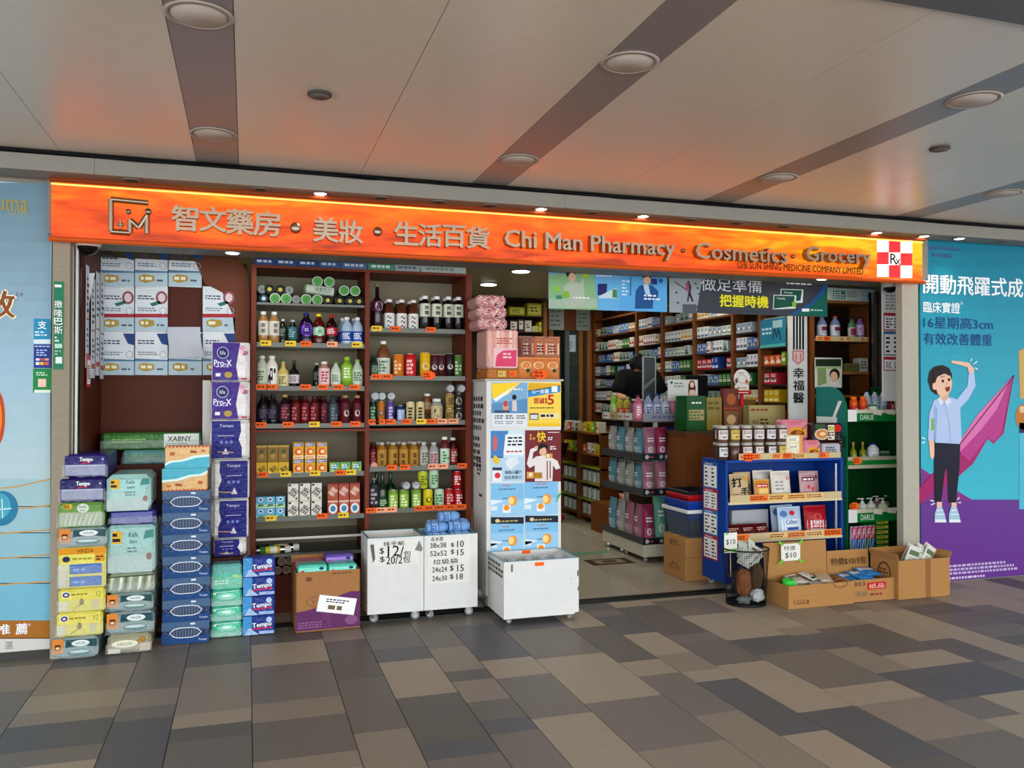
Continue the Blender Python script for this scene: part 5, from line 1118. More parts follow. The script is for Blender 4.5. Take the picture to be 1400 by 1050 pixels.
# posters on the tall cabinet
PYY = TY - .003
def poster(label, rect, base, fn, name='poster', Y=PYY, cat='poster', th=.002, group=None):
    t = thing(name, label, cat, group=group); x0, y0, x1, y1 = rect; g = MB()
    xa, xb = at(x0, (y0 + y1) / 2, Y)[0], at(x1, (y0 + y1) / 2, Y)[0]; xm_ = (x0 + x1) / 2; zA, zB = at(xm_, y1, Y)[1], at(xm_, y0, Y)[1]
    g.box(xa, xb, Y, Y + th, zA, zB, M(base, .35)); g.build('sheet', t)
    g = MB(); A = PX(g, Y); fn(A); g.build('print', t); return t
SK = M('e2b89a', .5); HAIR = M('241a16', .5)
def p_blue(A):
    A.P([(672, 524), (712, 523), (694, 540), (673, 545)], YEL, 1); A.P([(674, 546), (706, 526), (690, 541), (678, 549)], M('e8eef4', .4), 2); A.P([(672, 552), (721, 545), (721, 566), (672, 566)], M('5f93bc', .4), 1)
    A.R(672, 565, 721, 583, M('dfe3e6', .4), 2); A.E(691, 556, 4, 9, M('d8a08a', .4), 3); A.E(691, 552, 3, 4, M('c04a4a', .4), 4); A.P([(700, 548), (706, 547), (707, 562), (700, 562)], M('d8c8c8', .4), 3); A.E(703, 543, 3, 3.5, HAIR, 4); A.R(676, 561, 696, 564, M('2a4a6a', .4), 5)
    for i in range(3): A.D(676 + 15 * i, 567, 688 + 15 * i, 573, INK, 2, 4); A.D(676 + 15 * i, 575, 688 + 15 * i, 580, GREY, 2, 4)
    A.D(702, 530, 716, 534, WHITE, 1, 3)
poster('blue poster with yellow corner and small figures, upper left on white cabinet', (672, 523, 721, 583), '7fb0d0', p_blue)
def p_yel(A):
    A.P([(722, 534), (766, 527), (766, 536), (722, 543)], M('2f8fc8', .4), 1); A.P([(723, 524), (740, 524), (766, 525), (766, 528), (722, 535)], M('e0b020', .4), 1); A.T('心一妝藥', 727, 532, 750, 538, WHITE, 3, .02); A.R(754, 528, 762, 536, M('e8f0f4', .4), 3)
    A.T('即減', 730, 544, 744, 552, M('c01c1c', .4), 2, .03); A.T('$', 745, 544, 748, 552, M('c01c1c', .4), 2, .03); A.T('5', 749, 540, 757, 553, M('c01c1c', .4), 2, .05); A.D(725, 556, 760, 559, M('6a5a20', .5), 1, 2)
    A.R(724, 565, 736, 574, M('3a3a5a', .4), 2); A.R(725, 567, 735, 573, M('d8d4cc', .4), 3); A.R(738, 565, 764, 572, M('e8dcb0', .4), 2); A.D(739, 566, 763, 571, INK, 1, 3, .7); A.R(722, 579, 766, 583, M('e8c018', .4), 2)
poster('yellow poster advertising 5 dollars off, upper right on white cabinet', (722, 523, 767, 583), 'f0d050', p_yel)
def p_white(A):
    A.P([(671, 589), (695, 589), (688, 626), (671, 626)], M('4a86c0', .4), 1); A.E(677, 606, 3, 11, M('d06a60', .4), 2); A.P([(691, 594), (716, 594), (716, 622), (688, 622)], M('e8ecee', .4), 2); A.D(694, 596, 714, 610, INK, 3, 3); A.D(692, 615, 715, 619, M('b0303a', .5), 1, 3)
    A.R(671, 625, 716, 658, M('b9d4e2', .4), 1); A.P([(694, 626), (706, 624), (710, 632), (698, 642), (690, 634)], M('dfe3e8', .4), 3); A.P([(676, 622), (684, 628), (680, 636), (673, 630)], M('e0c040', .4), 3); A.R(673, 640, 686, 658, M('e6e8ea', .4), 4); A.R(673, 639, 686, 643, M('2a3a5a', .4), 5); A.E(680, 650, 4, 4, M('d8304a', .4), 5)
    A.T('強強心臟力', 690, 643, 713, 648, M('2a3a5a', .5), 4, .01); A.T('自在免疫力', 690, 650, 713, 655, M('2a3a5a', .5), 4, .01)
poster('white and blue health poster with shoe and jar, middle left on cabinet', (671, 588, 717, 659), 'cfe0ea', p_white)
def p_red(A):
    A.T('快', 734, 590, 746, 604, YEL, 3, .02); A.D(724, 593, 733, 602, M('d8a040', .4), 2, 3, .7); A.D(749, 590, 764, 592, WHITE, 1, 3); A.D(749, 597, 758, 602, WHITE, 2, 3); A.D(752, 609, 763, 615, WHITE, 2, 3)
    A.P([(720, 634), (733, 624), (748, 622), (762, 630), (766, 640), (760, 642), (756, 636), (755, 658), (731, 658), (731, 636), (724, 640)], M('e4dcd8', .4), 2); A.P([(720, 634), (725, 614), (733, 611), (735, 615), (729, 618), (727, 632)], M('e6dedc', .4), 3)
    A.E(742, 617, 5, 6, SK, 4); A.P([(735, 614), (737, 608), (743, 606), (749, 609), (748, 615), (745, 611), (738, 614), (737, 618)], HAIR, 5); A.E(733, 612, 2.5, 2.5, SK, 5); A.R(746, 620, 755, 626, M('d8a040', .4), 5); A.E(749, 623, 2, 2.5, M('e8dcc0', .4), 6); A.L([(748, 630), (748, 656)], .008, M('8a2a30', .4), 4); A.L([(752, 630), (752, 654)], .008, M('8a2a30', .4), 4)
    A.R(720, 645, 730, 654, M('d8a040', .4), 5); A.R(731, 646, 741, 654, M('b8802a', .4), 5); A.E(725, 649, 2.5, 3, M('e8dcc0', .4), 6)
poster('dark red poster of a person in white holding a box, middle right', (718, 588, 767, 659), '7a1f28', p_red)
def p_sun(A, x0, y0, x1, y1, hdr):
    w = x1 - x0; h = y1 - y0
    if hdr: A.R(x0, y0, x1, y0 + 9, M('1f2a3c', .4), 2); A.D(x0 + 12, y0 + 3, x1 - 3, y0 + 7, M('b8a870', .4), 1, 3); A.E(x0 + 9, y0 + 5, 3, 2.5, M('d8c890', .4), 3)
    t = y0 + (10 if hdr else 0)
    A.D(x0 + w * .36, t + 1, x0 + w * .66, t + 4, M('c87a3a', .4), 1, 3); A.D(x0 + w * .25, t + 6, x0 + w * .75, t + 9, M('4a6a8a', .4), 1, 3)
    A.E(x0 + w * .66, t + h * .52 - (4 if hdr else 0), 6, 7, M('f09820', .4), 3); A.E(x0 + w * .62, t + h * .52 - (4 if hdr else 0), 4, 5, M('f8d890', .4), 4); A.D(x0 + w * .36, t + h * .42, x0 + w * .56, t + h * .47, M('2a4a6a', .4), 1, 4)
    A.R(x0 + w * .36, y1 - (10 if hdr else 16), x0 + w * .6, y1 - 1 - (0 if hdr else 4), M('e8ecec', .4), 3); A.E(x0 + w * .48, y1 - (5 if hdr else 12), 4, 4, M('f09820', .4), 4); A.R(x0, y1 - 14, x0 + w * .2, y1 - 8, M('d8e6ee', .4), 1); A.P([(x0, t + 22), (x0 + w * .4, t + 24), (x0, t + 30)], M('dfeaf0', .4), 1)
for lab, r, h_ in (('light blue poster with orange sun ring, third row left on cabinet', (671, 661, 716, 706), 0), ('light blue poster with orange sun ring, third row right on cabinet', (717, 659, 763, 704), 0), ('light blue poster with dark header, lowest left on the cabinet', (671, 707, 716, 757), 1), ('light blue poster with dark header, lowest right on the cabinet', (718, 705, 763, 754), 1)):
    poster(lab, r, '9fcbe6', lambda A, r=r, h_=h_: (A.R(r[0], r[1], r[2], r[1] + 22, M('86bfe2', .4), 1), p_sun(A, *r, h_)), group='sun posters on the white cabinet')
g = MB(); A = PX(g, PYY); A.L([(760, 686), (768, 672)], .008, M('3aa84a', .4), 2); A.L([(761, 680), (766, 674)], .006, M('3aa84a', .4), 2); g.build('green_marks', tall)
# packs on top of the tall cabinet
tz = at(716, 519, TY)[1] + .002
tz = [c for c in tall.children if c.name.startswith('top_board')][0].bound_box[1][2] + .001
def art_pink(g, w, h):
    rr = random.Random(3)
    for i in range(90): u, v = rr.uniform(.03, .95) * w, rr.uniform(.04, .95) * h; g.R(u, v, u + .012, v + .007, M(['e8c0bc', 'c8706c', 'f0dcd8', 'b85a5c'][i % 4], .4), 1)
def art_pinkbig(g, w, h):
    for i in range(7): g.R(w * (.03 + .135 * i), h * .3, w * (.11 + .135 * i), h * .97, M(['e8b0a0', 'd89a8c', 'f0c8bc'][i % 3], .3, 'film', .5), 1)
    g.R(w * .2, h * .02, w * .96, h * .52, M('e8c0c4', .3, 'film', .5), 2); g.P([(w * .25, h * .05), (w * .92, h * .05), (w * .94, h * .48), (w * .5, h * .46), (w * .3, h * .34)], M('d8486e', .4), 3); g.dashes(w * .5, h * .25, w * .9, h * .42, M('f4d0d8', .4), 2, 4); g.dashes(w * .3, h * .62, w * .85, h * .8, M('b8502a', .5), 3, 3)
gp = 'pink cotton packs on the white cabinet'
pack('cotton_pack', 'large upright pink pack with magenta label above the poster cabinet', 'cotton pack', ax(666, TY + .01), ax(709, TY + .01), TY + .01, .3, tz + .075, tz + .36, 'dcb0a6', art_pinkbig, gp, .015)
for i in range(3): pack('cotton_pack', 'flat pink dotted pack wrapped in clear film, ' + ('lowest of three', 'middle of three', 'topmost of three')[i], 'cotton pack', ax(654 - i, TY + .03), ax(694 - i, TY + .03), TY + .03, .3, tz + .362 + .083 * i, tz + .444 + .083 * i, 'd0a09c', art_pink, gp, .02)
g = MB(); g.box(ax(666, TY + .02), ax(709, TY + .02), TY + .01, TY + .32, tz, tz + .074, M('b8783a', .4, 'film', .5), .01); tag(g.build('snack_tray'), 'amber wrapped tray below the large pink pack', 'tray')
for i, (px, c_) in enumerate(((686, 'd8b860'), (701, ORANGE and 'ee6a1c'))):
    g = MB(); a = at(px, 511, TY); g.box(a[0] - .03, a[0] + .03, TY - .002, TY, a[1] - .022, a[1] + .022, M(c_, .5)); g.F = F_front(a[0], TY - .002, a[1]); g.dashes(-.02, -.01, .02, .01, M('7a4a10', .5), 2, 1); tag(g.build('price_card'), ('yellow price card under the pink pack', 'orange price card under the pink pack')[i], 'price card')
def pouchk(key, w, h, d, base, art, name='snack_pouch', cat='pouch', k='film', s=.6, seal=None):
    F = F_bulge(w, h, d); g = MB(); n, q = 10, 10
    v = []
    for sgn in (-1, 1):
        for j in range(q + 1):
            for i in range(n + 1):
                u = -w / 2 + w * i / n; z = h * j / q; v.append((u, sgn * (F.dep(u, z) + .0006), z))
    f = []; o = (n + 1) * (q + 1)
    for j in range(q):
        for i in range(n):
            a = j * (n + 1) + i; f.append((a, a + 1, a + n + 2, a + n + 1)); f.append((o + a, o + a + n + 1, o + a + n + 2, o + a + 1))
    g.add(v, f, M(base, .25, k, s), True)
    parts = [('pouch', g)]
    if art:
        a = MB(); a.F = F; a.F2 = F; art(a, w, h); parts.append(('print', a))
    sl = MB(); sl.box(-w / 2, w / 2, -.001, .001, h - .002, h + .012, M(seal or base, .3)); parts.append(('seal', sl))
    K(key, name, cat, *parts)
def a_saus(c1, c2):
    def f(g, w, h):
        for i in range(5): g.R(w * (-.44 + .18 * i), h * .06, w * (-.32 + .18 * i), h * .92, M([c1, c2, 'd8ccc0'][i % 3], .4), 1)
        g.dashes(-w * .3, h * .3, w * .3, h * .7, M('6a2a20', .5), 3, 3)
    return f
pouchk('sausage', .125, .165, .05, 'b87a5a', a_saus('d8693a', 'e8d0c0')); pouchk('sausage2', .125, .165, .05, '9a6a5a', a_saus('8a5048', 'c8a898')); pouchk('crisp', .13, .15, .07, 'd88a50', lambda g, w, h: (g.E(-.0, h * .7, w * .3, h * .18, M('e8d8a0', .4), 2), g.P([(-w * .4, h * .1), (w * .4, h * .1), (w * .3, h * .45), (-w * .3, h * .5)], M('d0541e', .4), 1), g.E(w * .1, h * .45, w * .12, h * .1, M('3a4a3a', .4), 3)))
zt3 = tz
for i, px in enumerate((717, 734, 753)):
    spawn('crisp', olab('orange snack pouch at the front', i, 3, 'above the poster cabinet'), (ax(px, TY + .05), TY + .05, zt3), random.uniform(-.2, .2), 'orange snack pouches', (.12, 0, 0))
for i, (px, k_) in enumerate(((720, 'sausage2'), (739, 'sausage'), (755, 'sausage'))):
    spawn(k_, olab('striped sausage pack standing behind the orange pouches', i, 3, 'of the row'), (ax(px, TY + .17), TY + .17, zt3 + .15), 0, 'striped sausage packs')
g = MB(); g.box(ax(711, TY + .12), ax(766, TY + .12), TY + .12, TY + .3, zt3, zt3 + .148, M('6a5040', .5)); tag(g.build('riser_box'), 'brown riser under the striped sausage packs', 'riser')
g = MB(); a = at(738, 512, TY - .004); burst(g, a[0], a[1], .07, ORANGE, TY - .017); g.dashes(a[0] - .045, a[1] - .025, a[0] + .045, a[1] + .025, M('a83010', .5), 2, 2, .7); tag(g.build('price_burst'), 'orange star-shaped price sign in front of the snack pouches', 'price sign')
# ================================================================== right advertisement wall
RY = .1
ad = thing('advertisement_panel', 'teal and purple advertisement panel with a child and pink arrow at right', 'advertisement')
xa, xe = at(1259, 541, RY)[0], 7.9; zb_, zt = at(1330, 791, RY)[1], at(1330, 328, RY)[1]
g = MB(); g.box(xa, xe, RY, .12, zb_, zt, M('2f9db2', .35)); 
A = PX(g, RY)
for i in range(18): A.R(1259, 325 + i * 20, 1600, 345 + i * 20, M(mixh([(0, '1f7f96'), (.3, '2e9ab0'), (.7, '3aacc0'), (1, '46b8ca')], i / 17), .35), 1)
A.R(1259, 683, 1600, 800, M('6f3f92', .35), 2)
A.P([(1259, 640), (1290, 660), (1330, 684), (1259, 684)], M('8a3a86', .35), 3)
# pink arrow
A.P([(1252, 672), (1300, 622), (1335, 568), (1386, 512), (1372, 592), (1358, 607), (1350, 600), (1330, 634), (1300, 660), (1270, 676), (1259, 690)], M('a8286e', .35), 4)
A.P([(1300, 622), (1335, 568), (1382, 516), (1362, 560), (1340, 588), (1312, 618)], M('d879b0', .35), 5); A.P([(1312, 618), (1340, 588), (1362, 560), (1384, 514), (1370, 590), (1358, 604), (1350, 597), (1325, 630)], M('b8408c', .35), 5); A.L([(1370, 590), (1385, 514)], .012, M('8a1f5a', .35), 6); A.L([(1253, 670), (1302, 620), (1386, 513)], .012, M('8a1f5a', .35), 6)
# product at the right edge
A.P([(1392, 480), (1400, 476), (1420, 480), (1420, 545), (1394, 545)], M('c8a860', .35), 4); A.E(1400, 570, 12, 18, M('c07a2a', .35), 5); A.R(1393, 590, 1440, 696, M('58b8cc', .35), 4); A.R(1393, 578, 1440, 592, M('1d2f52', .35), 5); A.T('新', 1393, 555, 1402, 565, M('f0e0b0', .4), 7, .02)
g.build('printed_panel', ad)
g = MB(); A = PX(g, RY)
nav = M('1d4a86', .4); wh = M('f2f6f8', .4)
A.T('開動飛躍式成', 1262, 378, 1398, 404, wh, 4, .02); A.T('臨床實證', 1262, 413, 1312, 428, wh, 4, .01); A.T('*', 1313, 412, 1316, 417, wh, 4)
A.T('16星期高3cm', 1262, 434, 1357, 450, nav, 4, .02); A.T('有效改善體重', 1262, 456, 1356, 472, nav, 4, .02)
A.T('Wyeth Nutrition', 1262, 336, 1312, 344, M('5a4a8a', .4), 4); A.T('惠氏營養品', 1273, 346, 1301, 352, M('5a3a7a', .4), 4)
A.D(1290, 768, 1400, 783, M('c8b4d8', .5), 3, 4, .6); A.D(1290, 786, 1362, 791, M('d8c8e4', .5), 1, 4, .6)
g.build('lettering', ad)
g = MB(); A = PX(g, RY)
sk = M('e8bfa4', .4); hr = M('2a1c18', .4); shirt = M('b4c6e4', .4); sh2 = M('98aed6', .4); trou = M('1c1c30', .4)
A.P([(1268, 520), (1270, 508), (1277, 501), (1288, 499), (1297, 503), (1301, 512), (1300, 525), (1290, 536), (1280, 540), (1272, 534)], hr, 6)
A.P([(1277, 524), (1281, 515), (1290, 511), (1298, 513), (1301, 522), (1300, 532), (1295, 540), (1287, 543), (1281, 538)], sk, 7); A.E(1277, 528, 3, 5, sk, 8); A.P([(1276, 522), (1275, 510), (1284, 503), (1298, 507), (1300, 513), (1292, 508), (1284, 511), (1279, 518), (1278, 524)], hr, 9)
A.E(1288, 521, 1.6, 2.2, hr, 10); A.E(1296.5, 519, 1.6, 2.2, hr, 10); A.L([(1285, 516), (1291, 514)], .006, hr, 10); A.L([(1294, 513), (1299, 513)], .006, hr, 10); A.P([(1291, 530), (1298, 528), (1297, 534), (1293, 536)], M('8a2a30', .4), 10); A.P([(1293, 522), (1295, 526), (1292, 527)], M('d8a488', .4), 10)
A.P([(1284, 539), (1296, 538), (1297, 548), (1290, 552), (1283, 547)], M('dcae92', .4), 6)
A.P([(1276, 548), (1284, 543), (1290, 550), (1298, 543), (1308, 546), (1322, 528), (1324, 510), (1331, 508), (1333, 528), (1324, 545), (1312, 558), (1314, 600), (1311, 608), (1296, 611), (1279, 606), (1277, 580), (1276, 604), (1268, 602), (1270, 565)], shirt, 6)
A.P([(1276, 552), (1281, 560), (1279, 606), (1277, 604)], sh2, 7); A.L([(1291, 552), (1297, 580), (1299, 610)], .008, sh2, 7); A.P([(1284, 543), (1290, 550), (1285, 554), (1281, 547)], M('d4def0', .4), 8); A.P([(1290, 550), (1297, 543), (1300, 549), (1295, 555)], M('d4def0', .4), 8); A.P([(1312, 558), (1324, 545), (1331, 530), (1333, 528), (1324, 545)], sh2, 7)
A.P([(1324, 511), (1322, 502), (1312, 499), (1300, 496), (1300, 493), (1312, 494), (1324, 496), (1331, 504), (1331, 509)], sk, 7); A.P([(1269, 602), (1276, 603), (1277, 622), (1274, 629), (1271, 624)], sk, 7); A.R(1272.5, 572, 1276, 588, M('7ab83a', .4), 8)
A.P([(1277, 605), (1312, 607), (1311, 640), (1306, 687), (1296, 687), (1294, 640), (1291, 645), (1286, 686), (1277, 686), (1276, 640)], trou, 8)
for x in (0, 20): A.R(1280 + x, 686, 1287 + x, 695, sk, 7)
for x in (0, 19.5): A.P([(1277 + x, 712), (1277 + x, 702), (1280 + x, 693), (1287 + x, 693), (1291 + x, 704), (1292 + x, 712)], M('a9c6d6', .4), 9); A.P([(1277 + x, 714), (1277 + x, 710), (1292 + x, 710), (1293 + x, 714)], M('e2e8ec', .4), 10); A.L([(1280 + x, 698), (1288 + x, 697)], .006, WHITE, 10); A.L([(1280 + x, 703), (1290 + x, 703)], .006, WHITE, 10)
for p, q in (((1326, 494), (1328, 490)), ((1330, 498), (1335, 494)), ((1332, 503), (1336, 505)), ((1259, 598), (1264, 600)), ((1259, 606), (1264, 604)), ((1271, 684), (1276, 685)), ((1272, 690), (1277, 688)), ((1308, 683), (1311, 680)), ((1309, 687), (1313, 687))): A.L([p, q], .008, WHITE, 8)
g.build('printed_child', ad)
g = MB(); g.box(ax(1259, RY), xe, .085, .125, 0, zb_ - .003, M('8a8884', .5)); struct('baseboard_right', g)

# ================================================================== blue display shelf
blue = M('14489c', .35); BX0, BY0, BD = 3.60, .32, .36
BX1 = ax(1152, BY0); bz1 = at(1075, 631, BY0)[1]
t = bl = thing('display_shelf', 'blue metal display shelf on castors with snacks and jars', 'shelf')
g = MB(); g.box(BX0, BX0 + .02, BY0, BY0 + BD, .06, bz1, blue, .003); g.box(BX1 - .02, BX1, BY0, BY0 + BD, .06, bz1, blue, .003); g.box(BX0 + .02, BX1 - .02, BY0 + BD - .015, BY0 + BD, .06, bz1, M('123f86', .4)); g.box(BX0 + .02, BX1 - .02, BY0, BY0 + .03, .06, .12, blue); g.box(BX1 - .06, BX1 - .045, BY0 + .02, BY0 + .035, .1, bz1 - .03, M('a8b0b8', .3, 'metal')); g.build('frame', t)
g = MB(); g.box(BX0, BX1, BY0, BY0 + BD, bz1, bz1 + .02, blue, .002); g.build('top_board', t)
bs1, bs2 = at(1070, 684, BY0)[1], at(1070, 736, BY0)[1]
beige = M('d8c8a0', .45)
def strip(parent, xa, xb, Y, z, h, n, seed, th=.004):
    rr = random.Random(seed); g = MB(); g.box(xa, xb, Y - th, Y, z, z + h, M('c9b88e', .4)); g.build('price_rail', parent)
    w = (xb - xa) / n
    for i in range(n):
        if rr.random() < .15: continue
        g = MB(); x = xa + i * w; c = rr.choice(['ee7a2a', 'e8c48a', 'f0a060', 'e8b870', 'ee6a1c']); g.box(x + .004, x + w - .004, Y - th - .002, Y - th, z + .003, z + h - .003, M(c, .5)); g.F = F_front(x, Y - th - .002, z); g.dashes(.012, h * .2, w - .012, h * .8, M('7a3a14', .5), 2, 1, .6, i); g.build('price_tag', parent)
for z, sd in ((bs1, 1), (bs2, 2)):
    g = MB(); g.box(BX0 + .02, BX1 - .02, BY0 - .012, BY0 + BD - .015, z - .018, z, beige); s = g.build('shelf_board', t); strip(s, BX0 + .03, BX1 - .03, BY0 - .012, z + .001, .055, 6, sd)
castors(t, [(BX0 + .05, BY0 + .05), (BX1 - .05, BY0 + .05), (BX0 + .05, BY0 + BD - .05), (BX1 - .05, BY0 + BD - .05)], 0.001, .059 / .083)
# price sheets on its left side
yy = lambda px: atx(px, 700, BX0)[0]; zz_ = lambda px, py: atx(px, py, BX0)[1]
for i, (p0, p1, c) in enumerate(((631, 667, '3a6aa8'), (667, 696, 'b8304a'), (696, 730, '3a7ab0'), (730, 763, 'b8304a'))):
    y0, y1 = BY0 + .115, BY0 + .335; za, zb2 = zz_(968, p1), zz_(968, p0)
    t2 = thing('price_sheet', '%s-framed price sheet on the side of the blue shelf, %s' % (('blue', 'red', 'blue', 'red')[i], ('topmost', 'second from top', 'third from top', 'lowest')[i]), 'price sheet', group='price sheets on the blue shelf side')
    g = MB(); g.box(BX0 - .004, BX0 - .001, y0, y1, za, zb2, M(c, .4)); g.build('frame', t2)
    g = MB(); g.F = F_left(BX0 - .004, 0, 0); g.R(-y1 + .012, za + .012, -y0 - .012, zb2 - .028, WHITE, 1)
    for k in (0, 1): g.dashes(-y1 + .03 + .1 * k, za + .02, -y1 + .1 + .1 * k, zb2 - .035, INK, 5, 2, .45, i)
    g.dashes(-y1 + .03, zb2 - .022, -y0 - .03, zb2 - .008, WHITE, 1, 2); g.build('print', t2)
# jars
def jar(key, R, H, cont, lab, ink):
    b = MB(); b.lathe([(R * .94, .0005), (R, .008), (R, H * .8), (R * .9, H * .85)], M(cont, .15, 'glass'), 18); c = MB(); c.lathe([(R * .92, H * .84), (R * .95, H * .86), (R * .95, H - .004), (R * .9, H)], M('b8b4ac', .3), 18)
    parts = [('jar', b), ('lid', c)]
    if lab:
        g = MB(); g.F = F_wrap(R, 0); g.R(-R * 1.1, H * .2, R * 1.1, H * .74, M(lab, .45), 1); g.dashes(-R * .8, H * .5, R * .9, H * .68, M(ink, .5), 2, 2, .5); g.E(0, H * .34, R * .4, R * .16, M(ink, .5), 2); parts.append(('label', g))
    K(key, 'storage_jar', 'jar', *parts)
jar('jw', .045, .135, '6a5040', 'e0d8d4', '6a3a48'); jar('jy', .045, .135, '7a6440', 'd8c070', '8a4a20'); jar('jb', .045, .135, '5a3a34', None, ''); jar('jw2', .045, .135, '4a3a34', 'dcd8d8', '2a2428')
jz = bz1 + .021
for lab, pxs, keys, z, Y in (('lower front row on blue shelf', (975, 993, 1011.5, 1029, 1047.5, 1064), ('jw2', 'jb', 'jw', 'jw', 'jw2', 'jy'), jz, BY0 + .07), ('upper front row on blue shelf', (975, 993, 1011, 1029.5, 1047, 1064), ('jw', 'jy', 'jw', 'jw', 'jw2', 'jw'), jz + .1365, BY0 + .07)):
    for i, (px, k_) in enumerate(zip(pxs, keys)): spawn(k_, olab('dried goods jar with silver lid', i, 6, lab), (ax(px + 12 - i * 1.6, Y), Y, z), random.uniform(-.3, .3), 'dried goods jars on the blue shelf')
for r in (0, 1):
    for i, px in enumerate((982, 999, 1016, 1034)): spawn(('jb', 'jw2')[(i + r) % 2], olab('dried goods jar, back row, %s layer' % ('lower', 'upper')[r], i, 4, 'on blue shelf'), (ax(px, BY0 + .19), BY0 + .19, jz + .1365 * r), 0, 'dried goods jars on the blue shelf')
o = strip(bl, BX0 + .12, BX0 + .62, BY0 + .005, jz, .05, 5, 7); strip(bl, BX0 + .64, BX1 - .02, BY0 + .005, jz, .045, 4, 8)
g = MB(); a = at(1023, 625, BY0 - .004); burst(g, a[0], a[1], .065, ORANGE, BY0 - .006); g.dashes(a[0] - .045, a[1] - .022, a[0] + .045, a[1] + .022, M('8a2a10', .5), 2, 2, .7); tag(g.build('price_burst'), 'orange star-shaped price sign below the dried goods jars', 'price sign')
g = MB(); a = at(1126, 622, BY0 - .004); burst(g, a[0], a[1], .05, M('f08040', .5), BY0 - .006); g.dashes(a[0] - .03, a[1] - .016, a[0] + .03, a[1] + .016, M('8a2a10', .5), 2, 2, .7); tag(g.build('price_burst'), 'orange star-shaped price sign near the right end of blue shelf', 'price sign')
def art_cream(g, w, h):
    g.R(w * .8, 0, w, h, M('e0a060', .4), 1)
    for k in range(3): g.E(w * .42, h * (.18 + .32 * k), w * .34, h * .12, M('f2eee0', .4), 1); g.dashes(w * .16, h * (.11 + .32 * k), w * .7, h * (.24 + .32 * k), M('4a6a3a', .5), 2, 2, .5, k)
def art_pinkb(g, w, h):
    g.E(w * .55, h * .38, w * .36, h * .26, M('e0a030', .4), 1); g.E(w * .55, h * .32, w * .26, h * .16, M('7a3410', .4), 2); g.E(w * .6, h * .36, w * .12, h * .08, M('c87020', .4), 3); g.line([(w * .7, h * .5), (w * .9, h * .72)], .006, M('5a2a10', .4), 3); g.dashes(w * .2, h * .74, w * .8, h * .9, M('c8506a', .5), 2, 2)
def art_noodle(g, w, h):
    g.R(w * .08, h * .7, w * .4, h * .95, M('3a5a3a', .4), 1); g.E(w * .3, h * .42, w * .24, h * .3, M('d8c8a8', .4), 1); g.E(w * .3, h * .42, w * .19, h * .23, M('d08a4a', .4), 2); g.E(w * .32, h * .44, w * .09, h * .1, M('e8d0a0', .4), 3); g.E(w * .82, h * .72, w * .13, h * .2, M('c8202a', .4), 1); g.R(w * .5, h * .12, w * .72, h * .9, M('e0d8c8', .4), 1); g.dashes(w * .52, h * .16, w * .7, h * .85, M('4a3028', .5), 5, 2); g.R(w * .55, h * .6, w * .72, h * .8, M('b8c050', .4), 3)
def art_grey(g, w, h):
    g.R(w * .1, h * .1, w * .9, h * .85, M('b4b4bc', .3), 1); g.dashes(w * .15, h * .15, w * .85, h * .8, M('4a4a56', .5), 4, 2, .6)
pk = lambda n, lab, cat, px0, px1, dy, dep, z, h, col, art, c=.01, k='film', rz=0, gr=None: pack(n, lab, cat, ax(px0, BY0 + dy), ax(px1, BY0 + dy), BY0 + dy, dep, z, z + h, col, art, gr, c, rz, 'box', k)
pk('snack_box', 'cream snack box with green prints beside the jars', 'snack box', 1075, 1097, .02, .1, jz, .19, 'e2d6b4', art_cream, .004, 'p')
pk('snack_box', 'pink snack box with bowl picture, front one', 'snack box', 1099, 1123, .02, .12, jz, .145, 'd88a98', art_pinkb, .02, 'p')
pk('snack_box', 'pink snack box with bowl picture, raised at the back', 'snack box', 1070, 1106, .2, .12, jz + .14, .17, 'd88898', art_pinkb, .02, 'p')
pk('snack_box', 'plain brown carton under the raised pink box', 'carton', 1070, 1106, .2, .12, jz, .139, 'a8825a', None, .004, 'card')
pk('noodle_pack', 'grey and white snack pack at the right end of blue shelf', 'snack pack', 1125, 1150, .02, .1, jz, .115, 'c0bec4', art_grey, .015)
pk('noodle_pack', 'black noodle bowl pack stacked above the grey pack', 'snack pack', 1111, 1152, .14, .15, jz + .12, .16, '2a1a1a', art_noodle, .015)
pk('noodle_pack', 'dark red noodle pack under the black noodle pack', 'snack pack', 1111, 1152, .14, .15, jz, .119, '5a1a1e', None, .015)
# pouches on the two shelves
pouchk('hand', .17, .2, .06, 'c8b08a', lambda g, w, h: (g.X('打', -w * .18, h * .72, h * .36, BLACK, 3, w * .5, .05), g.X('手', w * .2, h * .34, h * .34, BLACK, 3, w * .42, .05), g.E(w * .3, h * .84, w * .1, h * .09, M('d8a030', .4), 2), g.dashes(-w * .4, h * .1, 0, h * .3, M('b86a4a', .5), 3, 2)), s=.5)
pouchk('yel', .14, .15, .06, 'd89a40', lambda g, w, h: (g.R(-w * .42, h * .65, w * .42, h * .85, M('c8203a', .4), 1), g.R(-w * .3, h * .2, w * .3, h * .6, M('e8c878', .4), 1), g.dashes(-w * .35, h * .68, w * .35, h * .82, WHITE, 1, 2)), s=.5)
pouchk('whi', .19, .21, .06, 'e0d8cc', lambda g, w, h: (g.E(w * .3, h * .78, w * .1, h * .08, M('d05a7a', .4), 1), g.P([(w * .1, h * .1), (w * .4, h * .1), (w * .4, h * .35), (w * .2, h * .3)], M('c87a4a', .4), 1), g.dashes(-w * .35, h * .3, w * .1, h * .7, M('9a9a98', .5), 3, 1)), s=.5)
